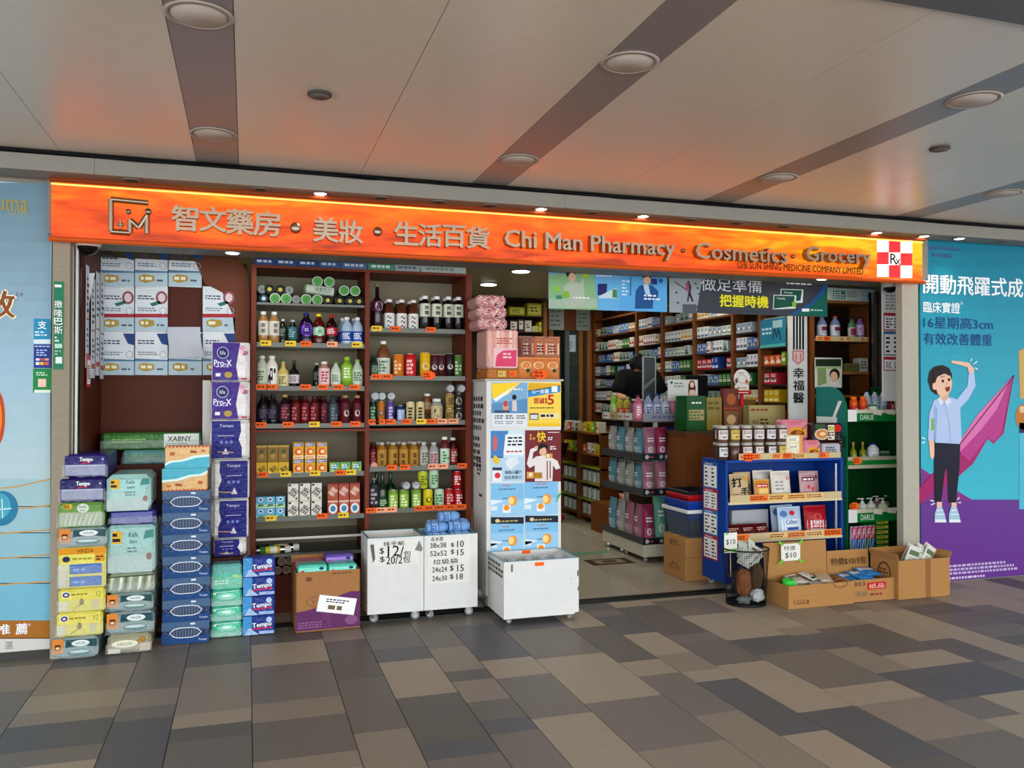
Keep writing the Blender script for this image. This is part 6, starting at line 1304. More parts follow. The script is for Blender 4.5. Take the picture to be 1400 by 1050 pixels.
pouchk('cher', .17, .19, .06, 'c4a0a4', lambda g, w, h: (g.E(0, h * .4, w * .34, h * .22, M('a81a24', .4), 1), g.E(-w * .1, h * .45, w * .1, h * .09, M('d8404a', .4), 2), g.E(w * .15, h * .36, w * .1, h * .09, M('d8404a', .4), 2), g.R(-w * .4, h * .7, w * .4, h * .88, M('7a2430', .4), 1), g.dashes(-w * .35, h * .72, w * .3, h * .86, WHITE, 1, 2)), s=.5)
pouchk('darkred', .15, .11, .05, '5a1c1c', lambda g, w, h: (g.E(0, h * .5, w * .3, h * .3, M('a83a30', .4), 1), g.dashes(-w * .3, h * .5, w * .3, h * .8, M('d8b8a8', .5), 2, 2)), s=.6)
pouchk('cal', .23, .22, .06, 'b4c8de', lambda g, w, h: (g.R(-w * .4, h * .1, w * .4, h * .6, M('dfe6ee', .4), 1), g.E(w * .05, h * .82, w * .12, h * .09, M('c8302a', .4), 2), g.X('Calbee', w * .0, h * .5, h * .16, M('3a6ab0', .4), 3, w * .5, .01), g.R(-w * .2, h * .2, w * .3, h * .3, M('3a5a9a', .4), 3), g.E(-w * .3, h * .8, w * .14, h * .12, M('5a80b8', .4), 2)), s=.4)
pouchk('redpink', .21, .22, .07, 'a81c28', lambda g, w, h: (g.R(-w * .42, h * .04, w * .42, h * .5, M('e4d4d4', .4), 1), g.E(0, h * .62, w * .2, h * .14, M('c84a40', .4), 2), [g.E(w * (-.34 + .17 * (i % 5)), h * (.12 + .12 * (i // 5)), w * .05, h * .03, M('c83040', .4), 2) for i in range(14)]), s=.5)
def pl(key, lab, px, dy, z, rz=0, lean=-.12, s=None): spawn(key, lab, (ax(px, BY0 + dy), BY0 + dy, z), rz, 'snack pouches on the blue shelf', (lean, 0, rz), s)
z = bs1 + .004
pl('hand', 'beige snack bag with two bold black characters', 1011, .06, z); pl('yel', 'yellow snack pouch with red band on the blue shelf', 1042, .06, z); pl('whi', 'large white snack bag on the upper blue shelf', 1068, .1, z, .05); pl('cher', 'transparent snack bag with red cherries print', 1105, .08, z, .1); pl('whi', 'pale grey bag standing behind the yellow pouch', 1044, .2, z); pl('cher', 'snack bag with cherries lying behind at the right', 1106, .22, z, -.2); pl('hand', 'beige snack bag standing behind the front one', 1016, .2, z, .1)
z = bs2 + .004
for i, px in enumerate((1004, 1024, 1043)): pl('darkred', olab('small dark red snack pouch', i, 3, 'on the lower blue shelf'), px, .06, z, .1 * i - .1, -.5)
pl('cal', 'white and blue snack bag, front one on lower blue shelf', 1080, .09, z, .06); pl('cal', 'white and blue snack bag standing behind the front one', 1070, .2, z, .1); pl('redpink', 'red and pink snack bag at right of lower shelf', 1115, .1, z, -.05)
pk('price_sign_card', 'grey white carton lining the back of the lower blue shelf', 'carton', 1000, 1050, .26, .05, bs2 + .001, .2, 'b4b4b8', None, .003, 'p')
# ================================================================== green display shelf
GY, GD = .5, .4
gx0, gx1 = ax(1157, GY), ax(1236, GY) - .004
green = M('0f6a30', .4); dgreen = M('0b4f24', .45)
t = gs = thing('display_shelf', 'green toothpaste display shelf with arched side beside the right pillar', 'shelf')
def side(x0, x1, m, m2):
    g = MB(); n = 10; zt0 = at(1157, 562, GY)[1] + .01; prof = [(GY, 0.006), (GY + GD, 0.006), (GY + GD, zt0 + .2)]
    for i in range(n + 1): a = PI / 2 * i / n; prof.append((GY + GD * .55 - GD * .55 * math.sin(a), zt0 + .2 * math.cos(a)))
    k = len(prof); v = [(x0, y, z) for y, z in prof] + [(x1, y, z) for y, z in prof]
    f = [tuple(range(k))[::-1], tuple(range(k, 2 * k))] + [(i, (i + 1) % k, k + (i + 1) % k, k + i) for i in range(k)]
    f[0] = f[0][::-1]; f[1] = f[1][::-1]
    g.add(v, [f[0][::-1], f[1][::-1]] + f[2:], [m, m2] + [green] * k); return g
side(gx0, gx0 + .012, M('2a7f78', .4), dgreen).build('side_panel', t); side(gx1 - .012, gx1, dgreen, green).build('side_panel', t)
g = MB(); g.box(gx0 + .012, gx1 - .012, GY + GD - .012, GY + GD, 0.006, 1.43, dgreen); g.build('back_panel', t)
g = MB(); g.F = F_left(gx0, 0, 0); g.R(-GY - GD + .004, 1.24, -GY - .12, 1.36, M('dfe4e2', .4), 1); g.P([(-GY - .3, 1.26), (-GY - .22, 1.28), (-GY - .1, 1.5), (-GY - .05, 1.5), (-GY - .14, 1.36), (-GY - .16, 1.22)], M('e8e8e4', .4), 2); g.R(-GY - GD + .004, 1.1, -GY - .004, 1.2, M('1d5a4a', .4), 1); g.X('DARLIE', -GY - .18, 1.15, .06, M('c8dcd4', .4), 2, .25); g.build('side_print', t)
for i, (py0, py1, lab) in enumerate(((560, 576, 1), (624, 640, 0), (695, 713, 1))):
    z1, z0 = at(1195, py0, GY)[1], at(1195, py1, GY)[1]
    g = MB(); g.box(gx0 + .012, gx1 - .012, GY + .002, GY + GD - .013, z0 + .01, z0 + .022, dgreen); s = g.build('shelf_board', t)
    g = MB(); g.box(gx0 + .012, gx1 - .012, GY - .004, GY + .002, z0, z1, M('17823c' if lab else 'b8b49c', .4)); g.F = F_front(gx0 + .012, GY - .004, z0); w = gx1 - gx0 - .024; h = z1 - z0
    if lab:
        g.R(0, h * .7, w, h, M('cfcab4', .4), 1); g.R(0, 0, .09, h, M('e8e8e4', .4), 2); g.X('DARLIE', w * .34, h * .36, h * .42, M('d8e8dc', .4), 2, w * .24, .01)
        g.P([(w * .45, h * .6), (w * .6, h * .5), (w * .62, h * .9), (w * .46, h)], M('e6e0cc', .4), 3); g.P([(w * .7, h * .62), (w * .85, h * .55), (w * .86, h), (w * .7, h)], M('e6e0cc', .4), 3)
    else: g.R(0, h * .3, w, h * .7, M('17823c', .4), 1)
    g.build('label_strip', s)
    gz = [None]; SH['G%d' % i] = z0 + .0225
# lower plinth
g = MB(); g.box(gx0 + .012, gx1 - .012, GY + .01, GY + GD - .013, 0.006, .2, dgreen); g.build('base', t)
def gp(key, desc, sh, pxs, dy, where, s=None, lean=None):
    for i, px in enumerate(pxs): spawn(key, olab(desc, i, len(pxs), where), (ax(px, GY + dy), GY + dy, SH[sh] + .001), random.uniform(-.2, .2), desc + 's', s=s)
bottle('ojar', .19, .036, 'd8581a', 'c03a28', cap='e8701a', l0=.15, l1=.6, style='wide', name='vitamin_bottle', art=dot('e8e4dc', 'a82018', .5))
bottle('wjar', .12, .045, 'dfe2dc', 'e8eae6', cap='1f8a3a', l0=.1, l1=.55, style='wide', name='cream_jar', cat='jar', art=scr('3a8a4a'))
bottle('water', .25, .04, 'b4c8d8', 'c4d4dc', cap='1a1c20', l0=.2, l1=.5, style='pet', name='mouthwash_bottle', art=scr('6a7a88'))
bottle('darkred', .22, .035, '5a121c', '8a2030', cap='1c1416', l0=.15, l1=.6, style='slim', name='mouthwash_bottle', art=scr('d8a8a8'))
bottle('oil', .2, .03, '8a8a20', '6a8a2a', cap='c88a3a', l0=.15, l1=.5, style='wine', name='oil_bottle', art=scr('e8e0a0'))
bottle('deter', .19, .05, 'dfe4e6', 'e4e8ea', cap='24388a', l0=.2, l1=.55, style='slim', name='detergent_bottle', art=scr('3a8a6a'))
def pump(key, col, lab):
    b = MB(); b.lathe([(.042, .0005), (.046, .01), (.045, .09), (.034, .115), (.018, .125)], M(col, .3), 18); h = MB(); h.lathe([(.017, .125), (.017, .138), (.006, .14), (.006, .16)], M('e6e6e2', .35), 12); h.box(-.05, .015, -.009, .009, .158, .168, M('e6e6e2', .35), .003)
    g = MB(); g.F = F_wrap(.0455, 0); g.R(-.04, .025, .04, .08, M(lab, .4), 1); g.dashes(-.03, .035, .03, .07, M('4a7a5a', .5), 3, 2); K(key, 'pump_bottle', 'bottle', ('body', b), ('pump', h), ('label', g))
pump('pumpw', 'dfe2da', 'e8ece6'); pump('pumpg', 'c8d8b0', 'dfe8d0'); pump('pumpp', 'b8868c', '4a4a7a')
gp('ojar', 'orange-capped vitamin bottle', 'G0', (1167, 1180), .06, 'on top of the green shelf'); gp('wjar', 'small white jar with green lid', 'G0', (1193,), .06, 'on top of the green shelf'); gp('water', 'clear mouthwash bottle with black cap', 'G0', (1185, 1196, 1207, 1218), .18, 'on top of the green shelf'); gp('darkred', 'dark red bottle', 'G0', (1220,), .1, 'on top of the green shelf')
gp('oil', 'green oil bottle with orange cap', 'G1', (1166, 1179), .07, 'on the second green shelf'); gp('deter', 'white detergent bottle with navy cap', 'G1', (1193,), .08, 'on the second green shelf')
gp('pumpw', 'white pump soap bottle', 'G2', (1178, 1190), .1, 'on the third green shelf'); gp('pumpg', 'pale green pump soap bottle', 'G2', (1206,), .06, 'on the third green shelf'); gp('pumpp', 'pink and navy pump bottle', 'G2', (1198, 1215), .2, 'on the third green shelf')
for i in range(5):
    pack('soap_box', 'long flat soap box in the green shelf, ' + ('lowest', 'second', 'third', 'fourth', 'topmost')[i] + ' of the pile', 'soap box', ax(1204, GY + .1), ax(1222 - 1.5 * i, GY + .1), GY + .1, .2, SH['G1'] + .001 + .023 * i, SH['G1'] + .0235 + .023 * i, ['7a9a3a', '5a8a4a', 'c8cabc', '4a7a4a', '8aa07a'][i], None, 'soap boxes in the green shelf', .003, 0, 'box', 'p')
zb2 = .2015
for i in range(6):
    pack('toothpaste_box', 'green and yellow toothpaste box in the pile, ' + ('lowest', 'second', 'third', 'fourth', 'fifth', 'topmost')[i] + ' one', 'toothpaste box', ax(1197, GY + .06), ax(1214, GY + .06), GY + .06, .2, zb2 + .043 * i, zb2 + .0425 + .043 * i, '1f7a3a', lambda g, w, h: (g.R(w * .05, h * .25, w * .95, h * .8, M('d8c84a', .4), 1), g.dashes(w * .1, h * .35, w * .9, h * .7, M('1a5a2a', .5), 1, 2, .8)), 'toothpaste boxes in the green shelf', .002, 0, 'box', 'p')
def tb(key, c1, c2):
    g = MB(); g.box(-.024, .024, -.012, .012, 0.0005, .21, M('c8d4dc', .15, 'film', .4), .003); b = MB(); b.F = F_front(0, -.012, 0); b.R(-.022, .1, .022, .205, M(c1, .4), 1); b.R(-.022, .005, .022, .1, M(c2, .4), 1); b.X('Colgate', 0, .15, .03, WHITE, 2, .085, .02, rot=1.4); b.line([(-.01, .01), (.008, .1)], .006, M('e8eef2', .4), 2)
    K(key, 'toothbrush_pack', 'toothbrush', ('pack', g), ('print', b))
tb('tbr', 'c8203a', '2a6ab8'); tb('tbp', 'c83a7a', '3a8ac8'); tb('tbg', 'b8202a', '2a7a4a')
for i, (px, k_) in enumerate(((1164, 'tbp'), (1171, 'tbr'), (1178, 'tbp'), (1185, 'tbg'), (1192, 'tbr'))):
    spawn(k_, olab('red and blue toothbrush pack', i, 5, 'in the bottom of the green shelf'), (ax(px, GY + .05), GY + .05 + .004 * i, zb2 + .003), 0, 'toothbrush packs in the green shelf', (-.1, .12, 0))
for px, py, lab in ((1172, 630, 'orange star-shaped price sign on the middle green shelf'), (1168, 692, 'orange star-shaped price sign on the lower green shelf')):
    g = MB(); a = at(px, py, GY - .01); burst(g, a[0], a[1], .06, M('f07a2a', .5), GY - .012); g.dashes(a[0] - .04, a[1] - .02, a[0] + .04, a[1] + .02, M('a83010', .5), 2, 2, .7); tag(g.build('price_burst'), lab, 'price sign')
g = MB(); Yb = .455; v = [at(*p, Yb) for p in ((1206, 507), (1221, 503), (1231, 530), (1236, 566), (1229, 572), (1222, 540))]; k = len(v); q = [(x, Yb, z) for x, z in v] + [(x, Yb + .012, z) for x, z in v]; g.add(q, [tuple(range(k))[::-1], tuple(range(k, 2 * k))] + [(i, (i + 1) % k, k + (i + 1) % k, k + i) for i in range(k)], M('a2a4a2', .45)); tag(g.build('display_board'), 'curved grey panel leaning at the top right of the green shelf', 'board')
# price board and second camera by the right pillar
PB = .36
g = MB(); x0, x1 = ax(1207, PB), ax(1234, PB); g.box(x0, x1, PB, PB + .01, 1.5, zs - .01, M('cfd0ce', .45)); 
t = thing('price_board', 'tall white price board with red and blue framed lists by right pillar', 'price board'); g.build('board', t)
for y0, y1, c in ((428, 452, 'a83040'), (453, 486, '4a6a9a'), (488, 507, 'a83040')):
    g = MB(); A = PX(g, PB); A.B(1208, y0, 1234, y1, M(c, .4), 1); A.B(1209, y0 + 4, 1233, y1 - 1.5, M('dfe0e0', .4), 2); A.D(1211, y0 + 6, 1220, y1 - 3, INK, 4, 3); A.D(1222, y0 + 6, 1231, y1 - 3, INK, 4, 3); g.build('price_list', t)
g = MB(); A = PX(g, PB); A.D(1211, 402, 1230, 424, GREY, 5, 1); g.build('print', t)
t = thing('security_camera', 'grey dome security camera under the sign at the right pillar', 'camera', (ax(1218, .28), .28, zs)); g = MB(); g.lathe([(.07, 0), (.072, -.02), (.06, -.05)], M('b8b4a8', .4), 24); g.build('housing', t); g = MB(); g.lathe([(.055, -.045), (.05, -.07), (.03, -.09), (.001, -.097)], M('151214', .12, 'glass'), 24); g.build('dome', t)

# ================================================================== floor boxes, mesh bin
cardm = M('b08452', .75, 'card'); cardd = M('9a7046', .75, 'card')
def open_box(label, x0, x1, y0, dep, h, flaps, rz=0, wall_l=None):
    t = thing('cardboard_box', label, 'cardboard box', ((x0 + x1) / 2, y0 + dep / 2, .002), rz, 'open cardboard boxes on the floor'); w = x1 - x0; q = .006
    g = MB(); g.box(-w / 2, w / 2, -dep / 2, -dep / 2 + q, 0, h, cardm, .001); g.box(-w / 2, w / 2, dep / 2 - q, dep / 2, 0, h, cardm); g.box(-w / 2, -w / 2 + q, -dep / 2 + q, dep / 2 - q, 0, h, cardm); g.box(w / 2 - q, w / 2, -dep / 2 + q, dep / 2 - q, 0, h, cardm); g.box(-w / 2 + q, w / 2 - q, -dep / 2 + q, dep / 2 - q, 0, q, cardd); g.build('body', t)
    for kind, hh, ang in flaps:
        g = MB()
        if kind == 'back': g.T = Matrix.Translation((0, dep / 2 - q / 2, h)) @ Matrix.Rotation(ang, 4, 'X'); g.box(-w / 2, w / 2, -q / 2, q / 2, 0, hh, cardm)
        if kind == 'right': g.T = Matrix.Translation((w / 2 - q / 2, 0, h)) @ Matrix.Rotation(ang, 4, 'Y'); g.box(-q / 2, q / 2, -dep / 2, dep / 2, 0, hh, cardm)
        if kind == 'left': g.T = Matrix.Translation((-w / 2 + q / 2, 0, h)) @ Matrix.Rotation(ang, 4, 'Y'); g.box(-q / 2, q / 2, -dep / 2, dep / 2, 0, hh, cardm)
        if kind == 'front': g.T = Matrix.Translation((0, -dep / 2 + q / 2, h)) @ Matrix.Rotation(ang, 4, 'X'); g.box(-w / 2, w / 2, -q / 2, q / 2, 0, hh, cardm)
        g.build('flap', t)
    return t, w
FY = -.29
x0, x1 = ax(1077, FY), ax(1165, FY); h1 = at(1118, 799, FY)[1]
t, w = open_box('low open cardboard box with white 10 dollar sheet on its raised flap', x0, x1, FY, .3, h1, [('back', .26, -.06)])
g = MB(); g.F = F_front(0, -.15, 0); g.R(-w * .42, h1 * .2, -w * .19, h1 * .36, M('7a5432', .7), 1); g.dashes(-w * .41, h1 * .22, -w * .2, h1 * .34, cardm, 1, 2, .8); g.ring(w * .3, h1 * .98, w * .12, h1 * .22, .008, M('7a5a3a', .7), 1); g.build('print', t)
tt = thing('price_note', 'white handwritten 10 dollar sheet taped on the box flap with green tape', 'paper sign', ((x0 + x1) / 2 - w * .12, FY + .272, h1 + .055))
g = MB(); g.box(-.085, .085, -.004, -.002, .07, .2, paper); g.build('sheet', tt); g = MB(); g.F = F_front(0, -.004, 0); g.X('特價', -.01, .165, .035, hw, 1, .1); g.X('$10', 0, .11, .045, hw, 1, .1, .01); g.build('handwriting', tt)
g = MB(); g.F = F_front(0, -.0045, 0); lime = M('6ac83a', .4)
for sx in (-1, 1):
    for sy in (0, 1): g.line([(sx * .07, .08 + .11 * sy), (sx * .105, .05 + .17 * sy)], .018, lime, 2)
g.build('tape', tt)
x2, x3 = x1 + .012, ax(1221, FY + .03); h2 = at(1193, 792, FY + .03)[1]
t2, w2 = open_box('middle open cardboard box with handwritten price on the raised flap', x2, x3, FY + .03, .28, h2, [('back', .17, -.05)])
g = MB(); g.F = F_front(0, -.14, 0); g.X('303', -w2 * .32, h2 * .82, h2 * .2, INK, 1, w2 * .26); g.R(-w2 * .14, h2 * .52, w2 * .3, h2 * .85, M('c02030', .5), 1); g.X('纸品', w2 * .08, h2 * .68, h2 * .22, M('e8c8b0', .5), 2, w2 * .36); g.X('清新', -w2 * .28, h2 * .36, h2 * .26, M('6a6a60', .6), 1, w2 * .3); g.dashes(-w2 * .08, h2 * .22, w2 * .3, h2 * .4, M('8a3a30', .6), 1, 1); g.build('print', t2)
g = MB(); g.F = lambda u, v, l: (u, .137 - .006 - l * EPS - .02 * v, h2 + v); g.X('特價$10/3包', 0, .085, .06, M('3a2a1c', .6), 2, w2 * .85); g.build('handwriting', t2)
x4, x5 = ax(1227, FY - .01), ax(1297, FY - .01); h3 = at(1262, 765, FY - .01)[1]
t3, w3 = open_box('tall open cardboard box with leaflets sticking out, nearest the right wall', x4, x5, FY - .01, .3, h3, [('back', .05, -.5), ('right', .05, .5), ('left', .05, -.35)])
g = MB(); g.F = F_front(0, -.15, 0); g.R(w3 * .02, 0.002, w3 * .12, h3 - .002, M('94693e', .6), 1); g.F = F_left(-w3 / 2, 0, 0); g.ring(.0, h3 * .62, .07, .08, .012, M('5a3c24', .7), 1); g.dashes(-.05, h3 * .5, .05, h3 * .74, M('5a3c24', .7), 3, 1); g.X('人', .0, h3 * .3, .05, M('5a3c24', .7), 1); g.build('print', t3)
# sachets and packets in the boxes
def sachet(key, w, h, base, art, d=.02): pouchk(key, w, h, d, base, art, 'sachet', 'sachet', s=.5)
sachet('sw', .1, .13, 'd4d0c8', lambda g, w, h: (g.R(-w * .4, h * .6, w * .4, h * .85, M('6a7a5a', .4), 1), g.dashes(-w * .3, h * .2, w * .3, h * .5, M('8a8478', .5), 3, 1)))
sachet('sb', .16, .2, '2f8ac8', lambda g, w, h: (g.R(-w * .4, h * .55, w * .4, h * .85, M('e8eef2', .4), 1), g.E(0, h * .35, w * .3, h * .16, M('1a5aa8', .4), 1), g.dashes(-w * .3, h * .6, w * .3, h * .8, M('2a6ab0', .5), 2, 2)), .03)
sachet('sg', .09, .12, 'c8cfc4', lambda g, w, h: (g.E(0, h * .6, w * .3, h * .2, M('3a6a4a', .4), 1), g.R(-w * .3, h * .1, w * .3, h * .3, M('2a2a2a', .4), 1)))
sachet('sbr', .1, .13, 'bca890', lambda g, w, h: (g.P([(-w * .3, h * .3), (w * .3, h * .4), (w * .2, h * .8), (-w * .2, h * .7)], M('8a4a3a', .4), 1), g.dashes(-w * .3, h * .1, w * .3, h * .25, WHITE, 1, 1)))
rr = random.Random(4)
# packets lie in layers, each a little higher than the one below
for i in range(12):
    px_ = x0 + .13 + (x1 - x0 - .24) * ((i * 5) % 12) / 11; y_ = FY + .07 + .06 * (i % 3) / 2
    spawn(('sw', 'sbr', 'sw', 'sg')[i % 4], '%s packet lying %s of the low cardboard box' % (('pale', 'brownish', 'white', 'greenish')[i % 4], olab('', i, 12, 'in the heap').strip(', ')), (px_, y_, h1 - .07 + .0065 * i), 0, 'small packets in the low box', (-1.35 + rr.uniform(-.1, .1), 0, rr.uniform(-.5, .5)))
for i in range(6):
    spawn('sb', 'blue and white packet, %s in the middle cardboard box' % ('lowest', 'second from below', 'third from below', 'fourth from below', 'fifth from below', 'topmost')[i], (x2 + .12 + (x3 - x2 - .24) * (i % 3) / 2, FY + .08 + .02 * (i % 2), h2 - .08 + .018 * i), 0, 'blue packets in the middle box', (-1.45, 0, rr.uniform(-.2, .2)), .9)
for i in range(9):
    spawn(('sw', 'sg')[i % 2], olab('grey and white leaflet sachet standing upright', i, 9, 'in the tall box'), (x4 + .16 + .024 * i, FY + .06 + .05 * (i % 3), h3 - .06), 0, 'leaflet sachets in the tall box', (.1 + .05 * (i % 3), .35 + .03 * i, .1 * (i % 4)), 1.15)
for i in range(3): spawn('sg', olab('sachet with dark print lying', i, 3, 'in left half of tall box'), (x4 + .06 + .05 * i, FY + .08 + .03 * i, h3 - .07 + .01 * i), 0, 'dark printed sachets in the tall box', (-1.1, .2 * i, .3 * i))
g = MB(); g.box(x4 - 0 + .01, x5 - .01, FY + .005, FY + .27, .02, h3 - .08, M('8a8276', .7)); tag(g.build('filler_stack'), 'stacked leaflets filling the lower part of the tall box', 'leaflets')
g = MB(); g.box(x2 + .01, x3 - .01, FY + .05, FY + .3, .012, h2 - .085, M('5a8ab0', .6)); tag(g.build('filler_stack'), 'blue packets filling the lower part of the middle box', 'packets')
g = MB(); g.box(x0 + .01, x1 - .01, FY + .01, FY + .28, .012, h1 - .075, M('a8a49a', .6)); tag(g.build('filler_stack'), 'pale packets filling the lower part of the low box', 'packets')
g = MB(); g.lathe([(.028, 0), (.04, .02), (.045, .08), (.04, .1), (.036, .098), (.03, .02)], M('3ac84a', .15, 'glass'), 14, (0, 0, 0)); g.lathe([(.02, .03), (.034, .06), (.03, .075)], M('7ae08a', .2), 10, (.05, .02, 0)); tag(g.build('plastic_cup'), 'bright green plastic cups at the left end of the low box', 'plastic cup').location = (x0 + .07, FY + .1, h1 - .07)
# mesh bin
bx, by = 3.55, -.03; R0, R1, H = .142, .168, at(1026, 748, 0)[1]
t = thing('mesh_bin', 'black wire mesh bin with packets and cardboard inside', 'bin', (bx, by, .002))
blk = M('17181a', .45)
g = MB(); n = 60
for i in range(n):
    a = 2 * PI * i / n; g.tube((R0 * math.cos(a), R0 * math.sin(a), .01), (R1 * math.cos(a), R1 * math.sin(a), H), .0011, blk, 3)
for j in range(26):
    f = j / 26; R = R0 + (R1 - R0) * f; z = .01 + (H - .01) * f; g.path([(R * math.cos(2 * PI * i / 30), R * math.sin(2 * PI * i / 30), z) for i in range(31)], .0009, blk, 3)
o = g.build('mesh_wall', t)
g = MB(); g.path([(R1 * math.cos(2 * PI * i / 30), R1 * math.sin(2 * PI * i / 30), H) for i in range(31)], .006, blk, 6); g.build('rim', t)
g = MB(); g.lathe([(R0 + .004, 0), (R0 + .006, .02), (R0, .022), (R0, .008)], blk, 30); g.build('base', t)
def crumple(label, name, cat, x, y, z, sx, sy, sz, col, seed, grp=None, k='card'):
    r2 = random.Random(seed); g = MB(); v = []; f = []; n, m = 10, 7
    for j in range(m + 1):
        for i in range(n):
            a = 2 * PI * i / n; b = PI * j / m; q = 1 + r2.uniform(-.18, .18) if 0 < j < m else 1
            v.append((sx * q * math.sin(b) * math.cos(a), sy * q * math.sin(b) * math.sin(a), -sz * q * math.cos(b)))
    for j in range(m):
        for i in range(n): f.append((j * n + i, j * n + (i + 1) % n, (j + 1) * n + (i + 1) % n, (j + 1) * n + i))
    g.add(v, f, M(col, .7, k)); o = g.build(name); o.location = (x, y, z); return tag(o, label, cat, grp)
crumple('crumpled brown cardboard in the left of the mesh bin', 'cardboard_scrap', 'cardboard', bx - .056, by - .06, .17, .062, .055, .1, '8a5a38', 1)
crumple('dark brown card in the right of the mesh bin', 'cardboard_scrap', 'cardboard', bx + .064, by - .03, .2, .06, .07, .1, '5a4632', 2)
crumple('crumpled white paper at the bottom right of the mesh bin', 'paper_scrap', 'paper', bx + .055, by - .06, .07, .055, .05, .05, 'd0d4d4', 3, None, 'p')
crumple('crumpled grey paper at the bottom left of the mesh bin', 'paper_scrap', 'paper', bx - .05, by - .05, .042, .05, .05, .032, '8a9090', 5, None, 'p')
crumple('dark folded sheet behind the other scraps in the mesh bin', 'paper_scrap', 'paper', bx + .0, by + .08, .15, .07, .03, .1, '4a3e34', 8)
for i in range(9):
    a = i * 2.4; r = .02 + .006 * i
    spawn(('sg', 'sw')[i % 2], olab('green and white packet on the top', i, 9, 'of the mesh bin'), (bx + r * math.cos(a) * .9, by + r * math.sin(a) * .7, .27 + .009 * i), 0, 'packets on the top of the bin', (-.5 + .5 * math.sin(a), .6 * math.cos(a), a))
tt = thing('price_note', 'handwritten 10 dollar card with lime border standing in the mesh bin', 'paper sign', (bx - .09, by + .06, .37))
g = MB(); g.box(-.055, .055, -.002, .0, 0, .15, paper); g.box(-.004, .004, 0, .003, -.18, .02, M('c8a878', .6)); g.build('card', tt); g = MB(); g.F = F_front(0, -.002, 0); g.X('$10', 0, .08, .045, hw, 2, .08); g.line([(-.05, .014), (.05, .024)], .014, lime, 2); g.line([(-.045, .14), (-.02, .146)], .012, lime, 2); g.build('handwriting', tt)
# ================================================================== baskets and cartons left of the blue shelf
cx0, cx1, cy0 = 3.47, 3.74, .72
for i, (z0, z1) in enumerate(((.006, .2), (.201, .36))):
    t = thing('carton', ('lower brown carton on the floor left of the blue shelf', 'upper brown carton under the shopping baskets')[i], 'carton', ((cx0 + cx1 + .1) / 2, cy0 + .2, z0)); w = cx1 - cx0 + .1
    g = MB(); g.box(-w / 2, w / 2, -.19, .19, 0, z1 - z0, cardm, .003); g.build('body', t); g = MB(); g.F = F_left(-w / 2, 0, 0); g.X('80%' if i else '凸', 0, .1, .05, M('6a4a30', .7), 1, .16); g.box(-w / 2 - .001, w / 2 + .001, -.02, .02, z1 - z0, z1 - z0 + .001, M('c8a878', .4)); g.build('print', t)
def basket(label, z0, h, col, rimcol, lattice, x, y, s=1):
    t = thing('shopping_basket', label, 'basket', (x, y, z0), 0, 'stacked shopping baskets'); m = M(col, .35); g = MB(); w1, d1, w0, d0 = .155 * s, .215 * s, .125 * s, .18 * s
    if lattice:
        for k in range(19):
            f = -1 + 2 * k / 18
            for sy in (-1, 1): g.tube((f * w0, sy * d0, .004), (f * w1, sy * d1, h), .0035, m, 4)
            for sx in (-1, 1): g.tube((sx * w0, f * d0, .004), (sx * w1, f * d1, h), .0035, m, 4)
        for q in (0.02, .25, .5, .75):
            a, b = w0 + (w1 - w0) * q, d0 + (d1 - d0) * q; g.path([(-a, -b, q * h), (a, -b, q * h), (a, b, q * h), (-a, b, q * h), (-a, -b, q * h)], .003, m, 4)
        g.box(-w0, w0, -d0, d0, 0, .006, m)
    else:
        v = [(-w0, -d0, 0), (w0, -d0, 0), (w0, d0, 0), (-w0, d0, 0), (-w1, -d1, h), (w1, -d1, h), (w1, d1, h), (-w1, d1, h)]
        g.add(v, [(0, 1, 5, 4), (1, 2, 6, 5), (2, 3, 7, 6), (3, 0, 4, 7), (3, 2, 1, 0)], m)
    g.build('body', t); g = MB(); r = M(rimcol, .35); e = .012
    g.box(-w1 - e, w1 + e, -d1 - e, -d1, h - .03, h, r, .003); g.box(-w1 - e, w1 + e, d1, d1 + e, h - .03, h, r, .003); g.box(-w1 - e, -w1, -d1, d1, h - .03, h, r, .003); g.box(w1, w1 + e, -d1, d1, h - .03, h, r, .003); g.build('rim', t)
kx, ky = 3.645, .935
basket('grey lattice shopping basket at the bottom of the basket stack', .361, .235, '5a6470', 'dfe0e0', True, kx, ky)
basket('blue shopping basket, second from the bottom of the stack', .50, .165, '1f4aa8', '24489c', False, kx, ky, .93)
basket('red shopping basket in the stack above the blue one', .56, .155, 'a81c28', 'b01e2a', False, kx, ky, .86)
basket('black shopping basket on top of the basket stack', .60, .145, '26282c', '2a2c30', False, kx, ky, .8)
# ================================================================== inside the shop
wood = M('7a4a26', .5, 'wood'); wood2 = M('8f6034', .5, 'wood'); dwood = M('3c2616', .6, 'wood')
